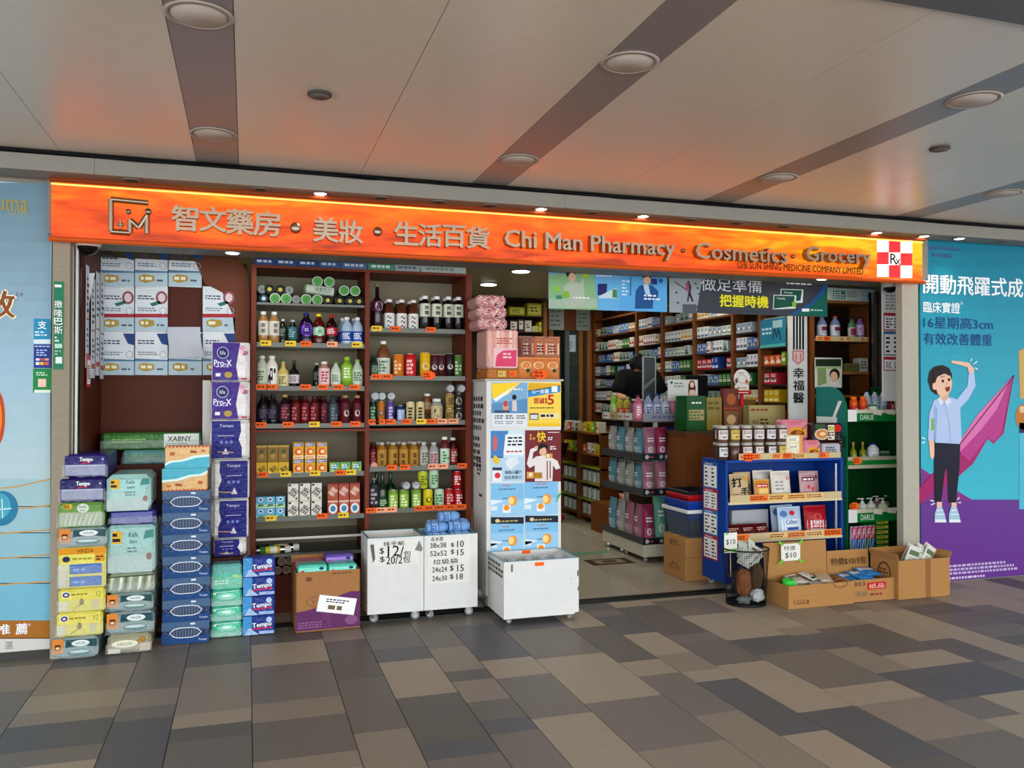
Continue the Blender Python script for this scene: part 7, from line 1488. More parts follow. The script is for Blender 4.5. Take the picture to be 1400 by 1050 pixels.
# back wall: shelf with yellow boxes, brown board with papers, glass door
BW = WY - .3
t = thing('wall_cabinet', 'dark wooden cabinet with yellow boxes on the back wall', 'cabinet'); x0, x1 = ax(640, BW), ax(748, BW)
zc = [at(700, p, BW)[1] for p in (411, 433, 455)]
g = MB(); g.box(x0, x1, WY - .012, WY - .002, 0.006, zc[0] + .02, dwood); g.build('back_panel', t)
g = MB(); g.box(x0, x0 + .03, BW, WY - .012, 0.006, zc[0] + .02, dwood); g.box(x1 - .05, x1, BW, WY - .012, 0.006, zc[0] + .02, wood2); g.build('side_panel', t)
for z in zc + [1.6, 1.3]:
    g = MB(); g.box(x0 + .03, x1 - .05, BW, WY - .012, z, z + .02, dwood); g.build('shelf_board', t)
def ybox(lab, a, b, p0, p1, col, s, Y=BW + .05): 
    z = zc[s] + .0205; zt_ = at(a, p0, Y)[1]
    pack('display_box', lab, 'box', ax(a, Y), ax(b, Y), Y, .15, z, max(z + .06, zt_), col, lambda g, w, h: (g.R(w * .1, h * .2, w * .9, h * .85, M('d8d86a' if 'yellow' in lab else 'd8d4c8', .4), 1), g.dashes(w * .2, h * .3, w * .8, h * .75, M('5a5a20', .5), 2, 2)), None, .004, 0, 'box', 'p')
ybox('yellow-green box at left on the back wall cabinet', 696, 718, 419, 432, 'a8a828', 1); ybox('tall yellow-green box at right on the back wall cabinet', 721, 741, 414, 432, 'b8b430', 1)
ybox('small white picture box on the lower cabinet shelf', 718, 727, 438, 453, 'd0ccc0', 2); ybox('small dark box on the lower cabinet shelf', 697, 708, 437, 453, '3a3430', 2); ybox('thin maroon box on the lower cabinet shelf', 709, 716, 436, 453, '5a3a3a', 2); ybox('small yellow box at right end of lower cabinet shelf', 737, 741, 440, 453, 'c8c838', 2); ybox('tiny pale yellow box on the lower cabinet shelf', 731, 736, 445, 453, 'b8b060', 2); ybox('tiny white box on the lower cabinet shelf', 728, 731, 446, 453, 'c8c4bc', 2)
DY = WY - .06
g = MB(); a, b = at(749, 452, DY), at(808, 418, DY); g.box(a[0], b[0], DY, WY - .002, at(785, 452, DY)[1], at(785, 405, DY)[1], M('6e4022', .5, 'wood')); tag(g.build('header_board'), 'brown header board above the glass door at the back', 'board')
for lab, x0, x1, p0, p1, c in (('grey paper hanging at left on the brown header board', 751, 771, 414, 451, '9aa39c'), ('grey paper hanging at right on the brown header board', 788, 807, 418, 452, '8f968f'), ('white notice taped to the glass door at the back', 776, 787, 458, 481, 'b8c4cc')):
    poster(lab, (x0, p0, x1, p1), c, lambda A, x0=x0, x1=x1, p0=p0, p1=p1: A.D(x0 + 2, p0 + 8, x1 - 2, p1 - 4, M('6a726e', .6), 4, 1, .4), 'notice_sheet', DY - .004, 'paper')
t = thing('glass_door', 'dark glass door in wooden frame at the back of the shop', 'door'); g = MB()
xs_ = [ax(p, DY) for p in (750, 756, 772, 778, 791, 796, 802, 808)]; zt_ = at(780, 452, DY)[1] - .003
for i in (0, 2, 4, 6): g.box(xs_[i], xs_[i + 1], DY - .02, WY - .002, 0.006, zt_, M('5c6462', .4) if i == 2 else wood2)
g.build('frame', t); g = MB(); g.box(xs_[1], xs_[2], DY, DY + .01, 0.006, zt_, M('14201a', .1, 'glass')); g.box(xs_[3], xs_[4], DY, DY + .01, 0.006, zt_, M('3a4440', .12, 'glass')); g.box(xs_[5], xs_[6], DY, DY + .01, 0.006, zt_, M('4a3620', .3)); g.build('pane', t)
# medicine shelves along the right wall
MX = 4.75; mb_px = (841, 869.5, 904.5, 948, 1001, 1038, 1078)
ys = [atx(p, 541, MX)[0] for p in mb_px]; ys[0] = WY - .01
mz = [atx(975, p, MX)[1] for p in (571, 549, 527, 504.5, 482, 460, 433)] + [2.62]
t = med = thing('medicine_shelving', 'long wooden shelving with medicine boxes along the right wall', 'shelf')
g = MB(); g.box(MX + .14, MX + .15, 1.05, ys[0], 0.006, 2.75, dwood); g.build('back_panel', t)
for i, y in enumerate(ys):
    g = MB(); g.box(MX, MX + .138, y - .035 if i == 0 else y - .02, y if i == 0 else y + .02, 0.006, 2.75, wood); g.build('upright', t)
for i in range(6):
    for z in mz:
        g = MB(); g.box(MX + .004, MX + .138, ys[i + 1] + .02, ys[i] - .036, z - .018, z, wood if z > 2.3 else dwood); g.build('shelf_board', t)
g = MB(); g.box(MX + .01, MX + .138, 1.08, ys[0] - .036, .01, mz[0] - .2, wood); g.build('base_cabinet', t)
MK = []
pal = [('d8d8d2', '4a7a9a'), ('c8ccc4', '5a8a5a'), ('dcd6c8', 'b84a3a'), ('b8c4bc', '2f5a4a'), ('d4d0c0', 'c89a2a'), ('a8b4b8', '3a5a8a'), ('e0dcd4', '8a3a5a'), ('9aa89a', '3a4a3a'), ('2f6a3a', 'b8c8a0'), ('c8b48a', '6a4020'), ('d8d8dc', '6a6a7a'), ('4a6a9a', 'c8d0dc')]
bright = [('c8a818', 'e8e0a0'), ('c8501e', 'f0d0b0'), ('7aa028', 'e0ecc0'), ('c8c41e', '6a6a10'), ('3a7a8a', 'd0e4e8'), ('8a2a6a', 'e4c8d8'), ('2a4a8a', 'c8d4ec'), ('b02a3a', 'ecd0d0')]
for i, (c, q) in enumerate(pal + bright):
    w, h = [(.075, .12), (.09, .1), (.06, .125), (.1, .11)][i % 4]
    g = MB(); g.box(-.05, .05, -w / 2, w / 2, .0005, h, M(c, .5), .001); a = MB(); a.F = F_left(-.05, 0, 0)
    a.R(-w * .42, h * (.1 + .1 * (i % 3)), w * .42, h * (.3 + .12 * (i % 3)), M(q, .5), 1); a.dashes(-w * .36, h * .6, w * .36, h * .9, M(q, .5), 2, 1, .6, i)
    if i % 2: a.E(0, h * .45, w * .25, h * .14, M(['c8ccc4', 'e8e4dc', '8a3a3a', '3a6a6a'][i % 4], .5), 2)
    K('med%d' % i, 'medicine_box', 'medicine box', ('box', g), ('print', a)); MK.append((w, h))
bayn = ('farthest bay', 'second farthest bay', 'third farthest bay', 'fourth farthest bay', 'second nearest bay', 'nearest bay'); shn = ('lowest', 'second lowest', 'third lowest', 'fourth', 'fifth', 'sixth', 'top')
rr = random.Random(21); cn_ = {}
colw = ['white and blue', 'grey and green', 'cream and red', 'pale green', 'cream and yellow', 'grey blue', 'white and plum', 'sage green', 'dark green', 'tan', 'white and grey', 'blue', 'yellow', 'orange', 'leaf green', 'lemon yellow', 'teal', 'purple', 'navy', 'red']
for b in range(6):
    for s in range(7):
        if b == 5 and s == 6: continue
        y = ys[b] - .05; lim = ys[b + 1] + .03; n = 0; run = 0
        while True:
            if run == 0: k_ = rr.randrange(12) if not (b == 5 and s < 5) and not (s == 3 and b in (3,)) else 12 + rr.randrange(8); run = rr.randrange(2, 4)
            run -= 1; w, h = MK[k_]
            if y - w < lim or n > 18: break
            if rr.random() < .06: y -= w; continue
            spawn('med%d' % k_, '%s medicine box, %s from the back, %s shelf of %s' % (colw[k_], (['first'] + ORD[1:])[n], shn[s], bayn[b]), (MX + .07, y - w / 2, mz[s] + .001), 0, 'medicine boxes on the right wall'); n += 1
            y -= w + .004
# teal advert in the nearest bay
t = thing('advert_card', 'teal advertising card at the top of the nearest medicine bay', 'advertisement'); g = MB(); ya, yb2 = ys[6] + .03, ys[5] - .03; za, zb2 = atx(1055, 475, MX)[1], atx(1055, 436, MX)[1]
g.box(MX - .006, MX - .002, ya, yb2, za, zb2, M('2387a0', .4)); g.build('card', t); g = MB(); g.F = F_left(MX - .006, 0, 0); g.R(-yb2, za, -ya, za + .03, M('5ab8b0', .4), 1); g.dashes(-yb2 + .03, za + .12, -yb2 + .22, za + .2, M('c0e0e8', .4), 2, 1); g.line([(-ya - .2, za + .08), (-ya - .17, za + .18), (-ya - .14, za + .09), (-ya - .11, za + .17), (-ya - .07, za + .06)], .012, M('1a2a30', .4), 2); g.R(-ya - .2, za + .18, -ya - .05, za + .25, M('a8ccd0', .4), 1); g.build('print', t)
# white board with black stripes and three characters
Y = 1.0; t = thing('sign_board', 'tall white board with black stripes, red crest and three large characters', 'sign'); x0, x1 = ax(1079, Y), ax(1104, Y)
g = MB(); g.box(x0, x1, Y, Y + .02, .006, 2.44, M('c4c6c2', .4)); g.build('board', t); g = MB(); A = PX(g, Y)
for i in range(4): A.R(1084 + 4.2 * i, 430, 1086.6 + 4.2 * i, 478, BLACK, 1)
A.P([(1083, 479), (1099, 479), (1099, 492), (1091, 499), (1083, 492)], M('b8787a', .4), 1); A.P([(1085, 481), (1097, 481), (1097, 491), (1091, 496), (1085, 491)], M('d0b0ae', .4), 2); A.L([(1088, 483), (1088, 492)], .012, M('b0686a', .4), 3); A.L([(1094, 483), (1094, 492)], .012, M('b0686a', .4), 3)
g.build('print', t); g = MB(); A = PX(g, Y)
for c, p0 in (('幸', 503), ('福', 520), ('醫', 537)): A.T(c, 1084, p0, 1099, p0 + 14, BLACK, 3, .03)
g.build('lettering', t)
# wooden shelf with mouthwash behind the green display
Y = 1.0; t = thing('wooden_shelf', 'dark wooden shelf with mouthwash bottles behind the green display', 'shelf'); x0, x1 = ax(1109, Y), min(ax(1199, Y), WX - .01)
wz = [at(1150, p, Y)[1] for p in (411, 463, 508, 540)]
g = MB(); g.box(x0, x0 + .04, Y, Y + .34, 0.006, wz[0] + .02, wood); g.box(x1 - .03, x1, Y, Y + .34, 0.006, wz[0] + .02, wood); g.box(x0, x1, Y + .34, Y + .36, 0.006, 2.45, M('2a1a12', .6)); g.build('frame', t)
for z in wz:
    g = MB(); g.box(x0 + .04, x1 - .03, Y - .004, Y + .34, z - .025, z, wood2); s = g.build('shelf_board', t)
    if z == wz[1]: strip(s, x0 + .05, x1 - .04, Y - .005, z - .025, .045, 8, 5)
for i, (p, q, c, c2) in enumerate(((1133, 1179, 'c4d4cc', '2a8a7a'), (1180, 1197, 'b4ccd4', '6aa8c8'))):
    pack('display_box', ('white and teal flat box on top of the dark wooden shelf', 'pale blue box at the right end on top of wooden shelf')[i], 'box', ax(p, Y + .02), ax(q, Y + .02), Y + .02, .2, wz[0] + .001, wz[0] + .12, c, lambda g, w, h, c2=c2: (g.R(w * .14, h * .16, w * .5, h * .78, M(c2, .4), 1), g.dashes(w * .16, h * .2, w * .48, h * .74, WHITE, 3, 2), g.dashes(w * .56, h * .3, w * .92, h * .8, GREY, 3, 1)), None, .003, 0, 'box', 'p')
bottle('mw', .2, .045, '8a9ab8', 'd8dce4', cap='b84a4a', l0=.15, l1=.6, style='pet', name='mouthwash_bottle', art=lambda g, R, a, b: (g.R(-R * .7, a + .04, R * .7, b - .015, M('8a2a4a', .4), 1), g.X('PLAX', 0, a + .025, .018, M('2a3a6a', .4), 2, R * 1.1)))
bottle('mw2', .19, .036, '5a8a6a', 'c8d8cc', cap='2a3a34', l0=.15, l1=.55, style='pet', name='mouthwash_bottle', art=scr('8a2a4a', 'b84a5a')); bottle('mw3', .2, .04, '8a6aa8', 'c8b8dc', cap='3a1a24', l0=.2, l1=.65, style='pet', name='mouthwash_bottle', art=dot('a82a4a', 'e8d0dc', .7))
for k_, lab, p in (('mw', 'white and red mouthwash bottle at the left', 1124), ('mw', 'large blue mouthwash bottle with red cap', 1142), ('mw2', 'slim green mouthwash bottle', 1165), ('mw3', 'purple and red mouthwash bottle at the right', 1176)):
    spawn(k_, lab + ' on the wooden shelf', (ax(p, Y + .12), Y + .12, wz[1] + .001), 0, 'mouthwash bottles on the wooden shelf', s=(1, 1, 1.1))
for i, (p, q, h, c) in enumerate(((1113, 1128, .1, 'a8a49c'), (1129, 1139, .12, '8aa0b0'), (1140, 1152, .11, 'c4c8bc'), (1156, 1176, .08, '6a6a3a'), (1176, 1187, .13, 'b0b4b0'))):
    pack('small_carton', olab('small pale carton', i, 5, 'on the third board of wooden shelf'), 'carton', ax(p, Y + .04), ax(q, Y + .04), Y + .04, .1, wz[2] + .001, wz[2] + h, c, lambda g, w, h: (g.dashes(w * .1, h * .2, w * .9, h * .8, M('4a4a44', .5), 3, 1)), 'small cartons on the wooden shelf', .002, 0, 'box', 'p')
poster('photo card of a dark-haired woman above the green display', (1114, 489, 1151, 530), 'c8d0c0', lambda A: (A.R(1115, 491, 1150, 501, M('2a3a2a', .4), 1), A.P([(1117, 503), (1129, 503), (1130, 524), (1118, 528)], M('8a9a6a', .4), 1), A.E(1141, 512, 7, 8, HAIR, 2), A.E(1140, 515, 5, 7, SK, 3), A.P([(1133, 530), (1136, 521), (1146, 522), (1150, 530)], M('d8d8d4', .4), 3), A.L([(1114, 503), (1151, 503)], .012, M('8ab85a', .4), 2)), 'photo_card', .96, 'picture')
# hanging banners
def hang(lab, rect, base, fn, Y=.64):
    t = poster(lab, rect, base, fn, 'banner', Y, 'banner', .004); g = MB(); x0, x1 = ax(rect[0] + 6, Y), ax(rect[2] - 6, Y)
    for x in (x0, x1): g.tube((x, Y + .006, at(rect[0], rect[1] + 6, Y)[1]), (x, Y + .006, IZ - .001), .002, GREY, 4)
    g.build('cord', t)
def b1(A):
    A.P([(750, 374), (815, 375), (822, 424), (750, 422)], M('8fb88a', .4), 1); A.P([(812, 375), (850, 377), (846, 425), (818, 424)], M('6fb4e0', .4), 2); A.R(750, 408, 816, 421, M('a8c0a8', .4), 2)
    A.E(780, 374, 6.5, 6, HAIR, 4); A.E(782, 379, 5, 6, SK, 5); A.P([(770, 392), (778, 385), (790, 386), (799, 396), (797, 421), (773, 421)], M('b4c0ac', .4), 4); A.P([(790, 392), (796, 380), (799, 382), (797, 398)], M('b4c0ac', .4), 5); A.E(774, 403, 4.5, 5, M('8ab83a', .4), 6); A.E(800, 377, 4, 3, M('b8d038', .4), 4); A.E(761, 395, 5, 4, M('8ac84a', .4), 3); A.D(783, 405, 809, 409, WHITE, 1, 6); A.R(760, 404, 768, 409, M('3a8a6a', .4), 4)
    A.D(815, 376, 846, 379, WHITE, 1, 4); A.P([(817, 388), (830, 388), (829, 402), (817, 404)], M('2a2a6a', .4), 4); A.P([(819, 405), (834, 397), (843, 394), (843, 408), (818, 408)], M('c8dce0', .4), 5); A.R(837, 396, 843, 407, M('4a8a4a', .4), 6); A.L([(862, 378), (862, 405)], .008, M('3a6a9a', .4), 4); A.D(850, 382, 861, 405, M('c8e4f4', .4), 5, 3)
    A.P([(868, 422), (869, 398), (874, 391), (882, 388), (892, 391), (900, 398), (899, 408), (893, 410), (892, 422)], M('1f5a94', .4), 4); A.P([(879, 389), (886, 388), (889, 404), (882, 402)], M('b8d4e8', .4), 5); A.E(884, 382, 5, 7, SK, 6); A.P([(878, 382), (879, 375), (889, 375), (890, 381), (886, 378), (881, 379)], HAIR, 7); A.R(890, 381, 898, 389, M('3a3a7a', .4), 6); A.E(903, 384, 3, 3, M('1f6ab0', .4), 5); A.D(880, 402, 904, 411, M('e4f0f8', .4), 2, 7)
hang('light blue and green banner with two people hanging under the sign', (750, 376, 912, 424), '62aee0', b1)
def b2(A):
    A.P([(915, 380), (960, 381), (952, 428), (915, 427)], M('9aa4a8', .4), 1); A.P([(933, 416), (952, 416), (952, 428), (933, 428)], M('5a6066', .4), 2); A.P([(939, 412), (941, 398), (938, 388), (941, 383), (945, 392), (944, 400), (948, 412), (946, 413), (942, 404), (941, 413)], M('3a2a30', .4), 3); A.P([(937, 387), (941, 386), (942, 398), (938, 399)], M('a8586a', .4), 4); A.L([(922, 385), (938, 396)], .01, M('5a5a60', .4), 3)
    for i, (x, y) in enumerate(((950, 388), (953, 394), (955, 402), (956, 412), (952, 420), (924, 400), (926, 414))): A.P([(x - 2, y), (x + 1, y - 2), (x + 3, y + 2)], M('4a5058', .4), 3)
    A.T('做足準備', 958, 381, 1041, 399, M('d4d8dc', .4), 4); A.T('把握時機', 984, 404, 1050, 420, M('e8e02a', .4), 4, .04)
    A.P([(1128, 388), (1131, 388), (1131, 433), (1080, 431), (1108, 416)], M('1f6a5c', .4), 2); A.P([(1126, 392), (1130, 388), (1131, 394), (1112, 416), (1084, 431), (1078, 431), (1108, 414)], M('2a5a9a', .4), 3)
    for x, y in ((0, 0), (-10, 8)): A.P([(1067 + x, 395 + y), (1098 + x, 396 + y), (1097 + x, 414 + y), (1066 + x, 415 + y)], M('d8e4dc', .4), 4 + (x != 0) * 3); A.P([(1068 + x, 396 + y), (1096 + x, 397 + y), (1094 + x, 411 + y), (1067 + x, 414 + y)], M('1a5a4a', .4), 5 + (x != 0) * 3); A.T('Telefy', 1071 + x, 399 + y, 1083 + x, 402 + y, WHITE, 6 + (x != 0) * 3)
    A.E(1085, 416, 3, 4, M('8ab83a', .4), 10); A.D(1075, 385, 1112, 390, WHITE, 1, 4); A.R(1096, 422, 1106, 426, WHITE, 5); A.D(1108, 422, 1126, 426, M('b8d8d0', .4), 1, 5)
hang('dark grey banner with yellow characters and green pack hanging under the sign', (915, 384, 1131, 430), '43474e', b2)
# gondola on castors
GX0, GX1, GY0, GY1 = 3.50, ax(936, 1.56), 1.56, 2.5
zf = lambda py: at(900, py, GY0)[1]
t = thing('gondola', 'wheeled gondola stand packed with detergent pouches inside the entrance', 'display stand'); cw_ = M('c8c4b4', .4)
zb0, zb1 = zf(761), zf(744); g = MB(); g.box(GX0, GX1, GY0, GY1, zb0, zb1, cw_, .003); g.build('base', t); castors(t, [(GX0 + .04, GY0 + .04), (GX1 - .05, GY0 + .04), (GX0 + .04, GY0 + .45), (GX0 + .04, GY0 + .55), (GX0 + .04, GY1 - .06)], .006, (zb0 - .006) / .083)
g = MB(); mxg = (GX0 + GX1) / 2; g.box(mxg - .02, mxg + .02, GY0 + .17, GY0 + .2, zb1, zf(577), cw_); g.box(mxg - .02, mxg + .02, GY1 - .14, GY1 - .1, zb1, zf(577), cw_); g.build('post', t)
glv = []
for i, (p1, p0, c, tx) in enumerate(((735, 744, '23282e', '超強抗菌'), (668, 677, '23282e', ''), (620, 629, '23303a', '全效360深層'), (565, 576, '8a8a98', ''))):
    z0, z1 = zf(p0), zf(p1); glv.append(z0 + .006); g = MB()
    if i: g.box(GX0, GX1, GY0, GY1, z0 - .008, z0 + .005, M('6a6a66', .4))
    s = g.build('shelf_board', t) if i else None
    g = MB(); g.box(GX0 - .004, GX1, GY0 - .005, GY0 - .001, z0, z1, M(c, .4)); g.box(GX0 - .005, GX0 - .001, GY0, GY1, z0, z1, M('4a4e50' if i < 3 else '98968c', .3)); g.F = F_front(GX0, GY0 - .005, z0); w = GX1 - GX0; h = z1 - z0
    if i < 3: g.E(w * .08, h * .5, h * .32, h * .32, M('c8ccd0', .4), 1); g.dashes(w * .14, h * .25, w * .32, h * .75, M('b84a4a', .4), 1, 1); g.E(w * .42, h * .5, h * .3, h * .3, M('a8b0b4', .4), 1)
    if tx: g.X(tx, w * .72, h * .5, h * .6, M('d8dce0', .4), 1, w * .42, .03)
    if i == 3:
        g.dashes(w * .2, h * .25, w * .85, h * .75, M('6a6a8a', .5), 1, 1, .6); g.F = F_left(GX0 - .005, 0, z0)
        for q in range(5): g.R(-GY1 + .05 + .17 * q, h * .1, -GY1 + .2 + .17 * q, h * .95, M(['c8c8c4', 'a89a6a', 'c0bcb0', 'd0d0cc', 'b8a878'][q], .5), 1); g.dashes(-GY1 + .06 + .17 * q, h * .3, -GY1 + .18 + .17 * q, h * .7, M('8a4a3a', .5), 1, 2)
    g.build('label_strip', s or t)
def dp(key, c, q, c3, w=.16, h=.24, d=.09): pouchk(key, w, h, d, c, lambda g, w, h: (g.R(-w * .4, h * .05, w * .4, h * .4, M(q, .35, 'film', .4), 1), g.E(w * .05, h * .62, w * .3, h * .16, M(c3, .4), 1), g.E(-w * .1, h * .3, w * .18, h * .1, M('e4dce0', .4), 2), g.dashes(-w * .3, h * .55, w * .3, h * .72, M('f0eef4', .4), 2, 3)), 'detergent_pouch', 'pouch', s=.6)
dp('dpk', 'a87484', 'c89aa8', '6a3a5a'); dp('dpb', '2a3a8a', '6a9ac8', 'c8d8ec'); dp('dpt', '6a9aa8', 'b8d0d8', '3a6a8a'); dp('dpm', '9a3a5c', 'c0708c', '3a4a8a'); dp('dpw', 'a8a8a4', 'c8c8c0', '6a7a6a'); dp('dpg', '6ab098', '8ac8b0', '3a2a1c', .17, .3)
pn = {'dpk': 'pink', 'dpb': 'blue', 'dpt': 'pale teal', 'dpm': 'magenta', 'dpw': 'silver', 'dpg': 'mint'}
for lv, pxs, where in ((2, ((888, 'dpk'), (904, 'dpm'), (921, 'dpb')), 'front of the third gondola level'), (1, ((886, 'dpk'), (904, 'dpk'), (922, 'dpm')), 'front of the second gondola level'), (0, ((886, 'dpm'), (903, 'dpg'), (921, 'dpb')), 'front of the gondola base')):
    for i, (p, k_) in enumerate(pxs): spawn(k_, olab(pn[k_] + ' detergent pouch', i, 3, 'in ' + where), (ax(p, GY0 + .1), GY0 + .09, glv[lv] + .001 if lv else zb1 + .002), 0, 'detergent pouches on the gondola', (-.08, 0, 0), (.74, 1, 1.17 if lv else 1.42))
    for i in range(4):
        y = GY0 + .26 + .2 * i; k_ = (('dpt', 'dpw', 'dpt', 'dpw'), ('dpt', 'dpw', 'dpw', 'dpt'), ('dpk', 'dpk', 'dpw', 'dpt'))[2 - lv][i]
        spawn(k_, '%s detergent pouch, %s from the front, side of gondola %s' % (pn[k_], (['first'] + ORD[1:])[i], ('base', 'second level', 'third level')[lv]), (GX0 + .09, y, glv[lv] + .001 if lv else zb1 + .002), -PI / 2, 'detergent pouches on the gondola side', (0, 0, -PI / 2), (1, 1, 1.12 if lv else 1.35))
bottle('gbp', .24, .04, 'b8607a', 'd4889c', cap='4a1a24', l0=.1, l1=.65, style='pet', name='detergent_bottle', art=scr('f0e0e4')); bottle('gbb', .25, .04, '8a94b0', 'b8c0d0', cap='2a4a8a', l0=.1, l1=.6, style='pet', name='detergent_bottle', art=scr('3a4a7a')); bottle('gbw', .25, .042, 'b0b4bc', 'c8ccd4', cap='3a8aa8', l0=.1, l1=.6, style='wine', name='detergent_bottle', art=scr('5a6a8a')); bottle('gby', .22, .036, 'a89a3a', 'c8501e', cap='b8a060', l0=.15, l1=.5, style='slim', name='detergent_bottle', art=scr('e8e0c0')); bottle('gbg', .26, .036, '7aa83a', 'a8c86a', cap='b8b8b4', l0=.1, l1=.6, style='slim', name='detergent_bottle', art=scr('e8f0d8')); bottle('gbd', .2, .03, '3a2a3a', '8a5a8a', cap='c8b8a0', l0=.1, l1=.8, style='slim', name='roll_bottle', art=scr('d8c8d8'))
tz = glv[3] + .001
for i, (p, k_, d) in enumerate(((872, 'gbp', 'pink detergent bottle'), (886, 'gbb', 'silver bottle with navy cap'), (898, 'gbb', 'silver bottle with navy cap'), (910, 'gbw', 'white bottle with teal cap'), (923, 'gbp', 'pink bottle with dark cap'))): spawn(k_, olab(d + ' on the gondola top', i, 5, 'front row'), (ax(p, GY0 + .06), GY0 + .06, tz), 0, 'bottles on the gondola top')
for i, (p, k_) in enumerate(((886, 'gbw'), (896, 'gbd'), (905, 'gbw'), (917, 'gbb'))): spawn(k_, olab('detergent bottle on the gondola top', i, 4, 'second row'), (ax(p, GY0 + .2), GY0 + .2, tz), 0, 'bottles on the gondola top')
for i, (k_, d) in enumerate((('gbd', 'dark roll bottle'), ('gbd', 'dark roll bottle'), ('gby', 'gold bottle with orange label'), ('gby', 'gold bottle with orange label'), ('gbg', 'tall green spray bottle'))): spawn(k_, '%s, %s from the front, left edge of gondola top' % (d, (['first'] + ORD[1:])[i]), (GX0 + .07, GY0 + .2 + .15 * i, tz), 0, 'bottles along the gondola side')
# low shelf with milk powder cans, facing left
LX, CYA, CYB = 3.92, 3.52, 4.86
cz = lambda py: atx(795, py, LX)[1]
t = thing('milk_shelf', 'low wooden shelf with milk powder cans inside the shop', 'shelf'); g = MB(); g.box(LX + .3, LX + .32, CYA, CYB, 0.006, cz(590), wood); g.build('back_panel', t)
for y in (CYA, CYA + .7, CYB - .03): g = MB(); g.box(LX, LX + .3, y, y + .03, 0.006, cz(590), wood); g.build('upright', t)
lv = [cz(p) for p in (702, 680, 657, 636, 618)]
for i, z in enumerate(lv + [cz(590)]):
    g = MB(); g.box(LX + .002, LX + .3, CYA - .0, CYB, z - .02, z, wood2 if i > 3 else M('8a8a2a', .5) if i else wood); g.build('shelf_board', t)
b = MB(); b.lathe([(.062, .0005), (.064, .004), (.064, .15), (.06, .153)], M('a8b4b4', .35), 20); c = MB(); c.lathe([(.065, .148), (.066, .15), (.066, .172), (.06, .174)], M('1c2440', .4), 20)
l = MB(); l.T = Matrix.Rotation(-PI / 2, 4, 'Z'); l.F = F_wrap(.064, 0); l.R(-.06, .02, .06, .13, M('c8d0cc', .4), 1); l.E(0, .09, .03, .025, M('3a6a5a', .4), 2); l.dashes(-.04, .03, .04, .06, M('3a7a4a', .5), 2, 2)
K('milk', 'milk_powder_can', 'milk can', ('body', b), ('lid', c), ('label', l))
for s in range(3):
    for i in range(8):
        y = CYB - .1 - .15 * i - (.04 if i > 3 else .0)
        if abs(y - CYA - .715) > .08: spawn('milk', 'milk powder can, %s from the back, %s row of low shelf' % ((['first'] + ORD[1:])[i], ('bottom', 'middle', 'upper')[s]), (LX + .09, y, lv[s] + .001), 0, 'milk powder cans', s=.92)
for s, z in ((0, lv[4]), (1, cz(590))):
    for i in range(9):
        k_ = (12, 15, 14, 2, 4, 13, 0, 9, 15)[(i + 4 * s) % 9]; y = CYB - .14 - .13 * i
        if not (CYA + .64 < y < CYA + .79): spawn('med%d' % k_, '%s box, %s from the back, %s of milk shelf' % (colw[k_], (['first'] + ORD[1:])[i], ('upper board', 'top')[s]), (LX + .08, y, z + .001), 0, 'boxes on the milk shelf')
# counter with display items
t = thing('counter', 'wooden service counter behind the gondola and blue shelf', 'counter'); g = MB(); g.box(3.73, 4.62, 1.18, 1.53, 0.006, 1.2, wood); g.build('body', t); g = MB(); g.box(3.715, 4.65, 1.17, 1.545, 1.2, 1.23, M('5a4632', .4)); g.build('worktop', t)
CT = 1.231; gt = green
def cbx(lab, a, b, p0, Y, dep, col, art, z=CT, cat='box', name='display_box', z1=None):
    return pack(name, lab, cat, ax(a, Y), ax(b, Y), Y, dep, z, z1 or at((a + b) / 2, p0, Y)[1], col, art, None, .004, 0, 'box', 'p')
t = cbx('green counter tray with white print beside the detergent bottles', 939, 965, 541, 1.18, .2, '0e5520', lambda g, w, h: (g.dashes(w * .25, h * .76, w * .8, h * .84, WHITE, 1, 2), g.R(w * .1, h * .3, w * .9, h * .6, M('a89a6a', .4), 1), g.dashes(w * .12, h * .32, w * .88, h * .58, M('4a6a3a', .5), 3, 2)))
art_g = lambda g, w, h: (g.dashes(w * .1, h * .6, w * .9, h * .9, M('6a5a20', .5), 2, 1), [g.ring(w * .8, h * (.2 + .12 * i), w * .07, h * .04, .003, M('5a4a18', .5), 1) for i in range(4)])
cbx('olive gold upright box on the counter next to the green tray', 966, 987, 543, 1.2, .14, '8a7a3a', art_g)
cbx('brown wooden chest with gold drawing on the counter', 989, 1010, 531, 1.25, .055, '6a2f1c', lambda g, w, h: (g.R(w * .06, h * .06, w * .94, h * .45, M('7a5a3a', .5), 1), g.E(w * .5, h * .25, w * .3, h * .12, M('c8a878', .5), 2), g.R(0, h * .5, w, h * .54, M('a8402a', .5), 2), g.E(w * .5, h * .74, w * .3, h * .14, M('a8623a', .5), 2)))
cbx('dark gold upright box behind the large gold box', 1011, 1034, 546, 1.41, .12, '6a5224', art_g)
cbx('large pale gold box marked 95 percent on the counter', 1024, 1074, 554, 1.19, .1, 'a89a6a', lambda g, w, h: (g.X('95%', w * .18, h * .3, h * .2, M('4a4020', .5), 1, w * .18), g.dashes(w * .3, h * .2, w * .6, h * .5, M('4a4020', .5), 2, 1), g.dashes(w * .05, h * .75, w * .6, h * .9, M('8a3a2a', .5), 1, 1)), CT)
t = thing('counter_sign', 'round white card with print on a red stand on the counter', 'sign', (ax(1014, 1.34), 1.34, at(1014, 541, 1.34)[1]))
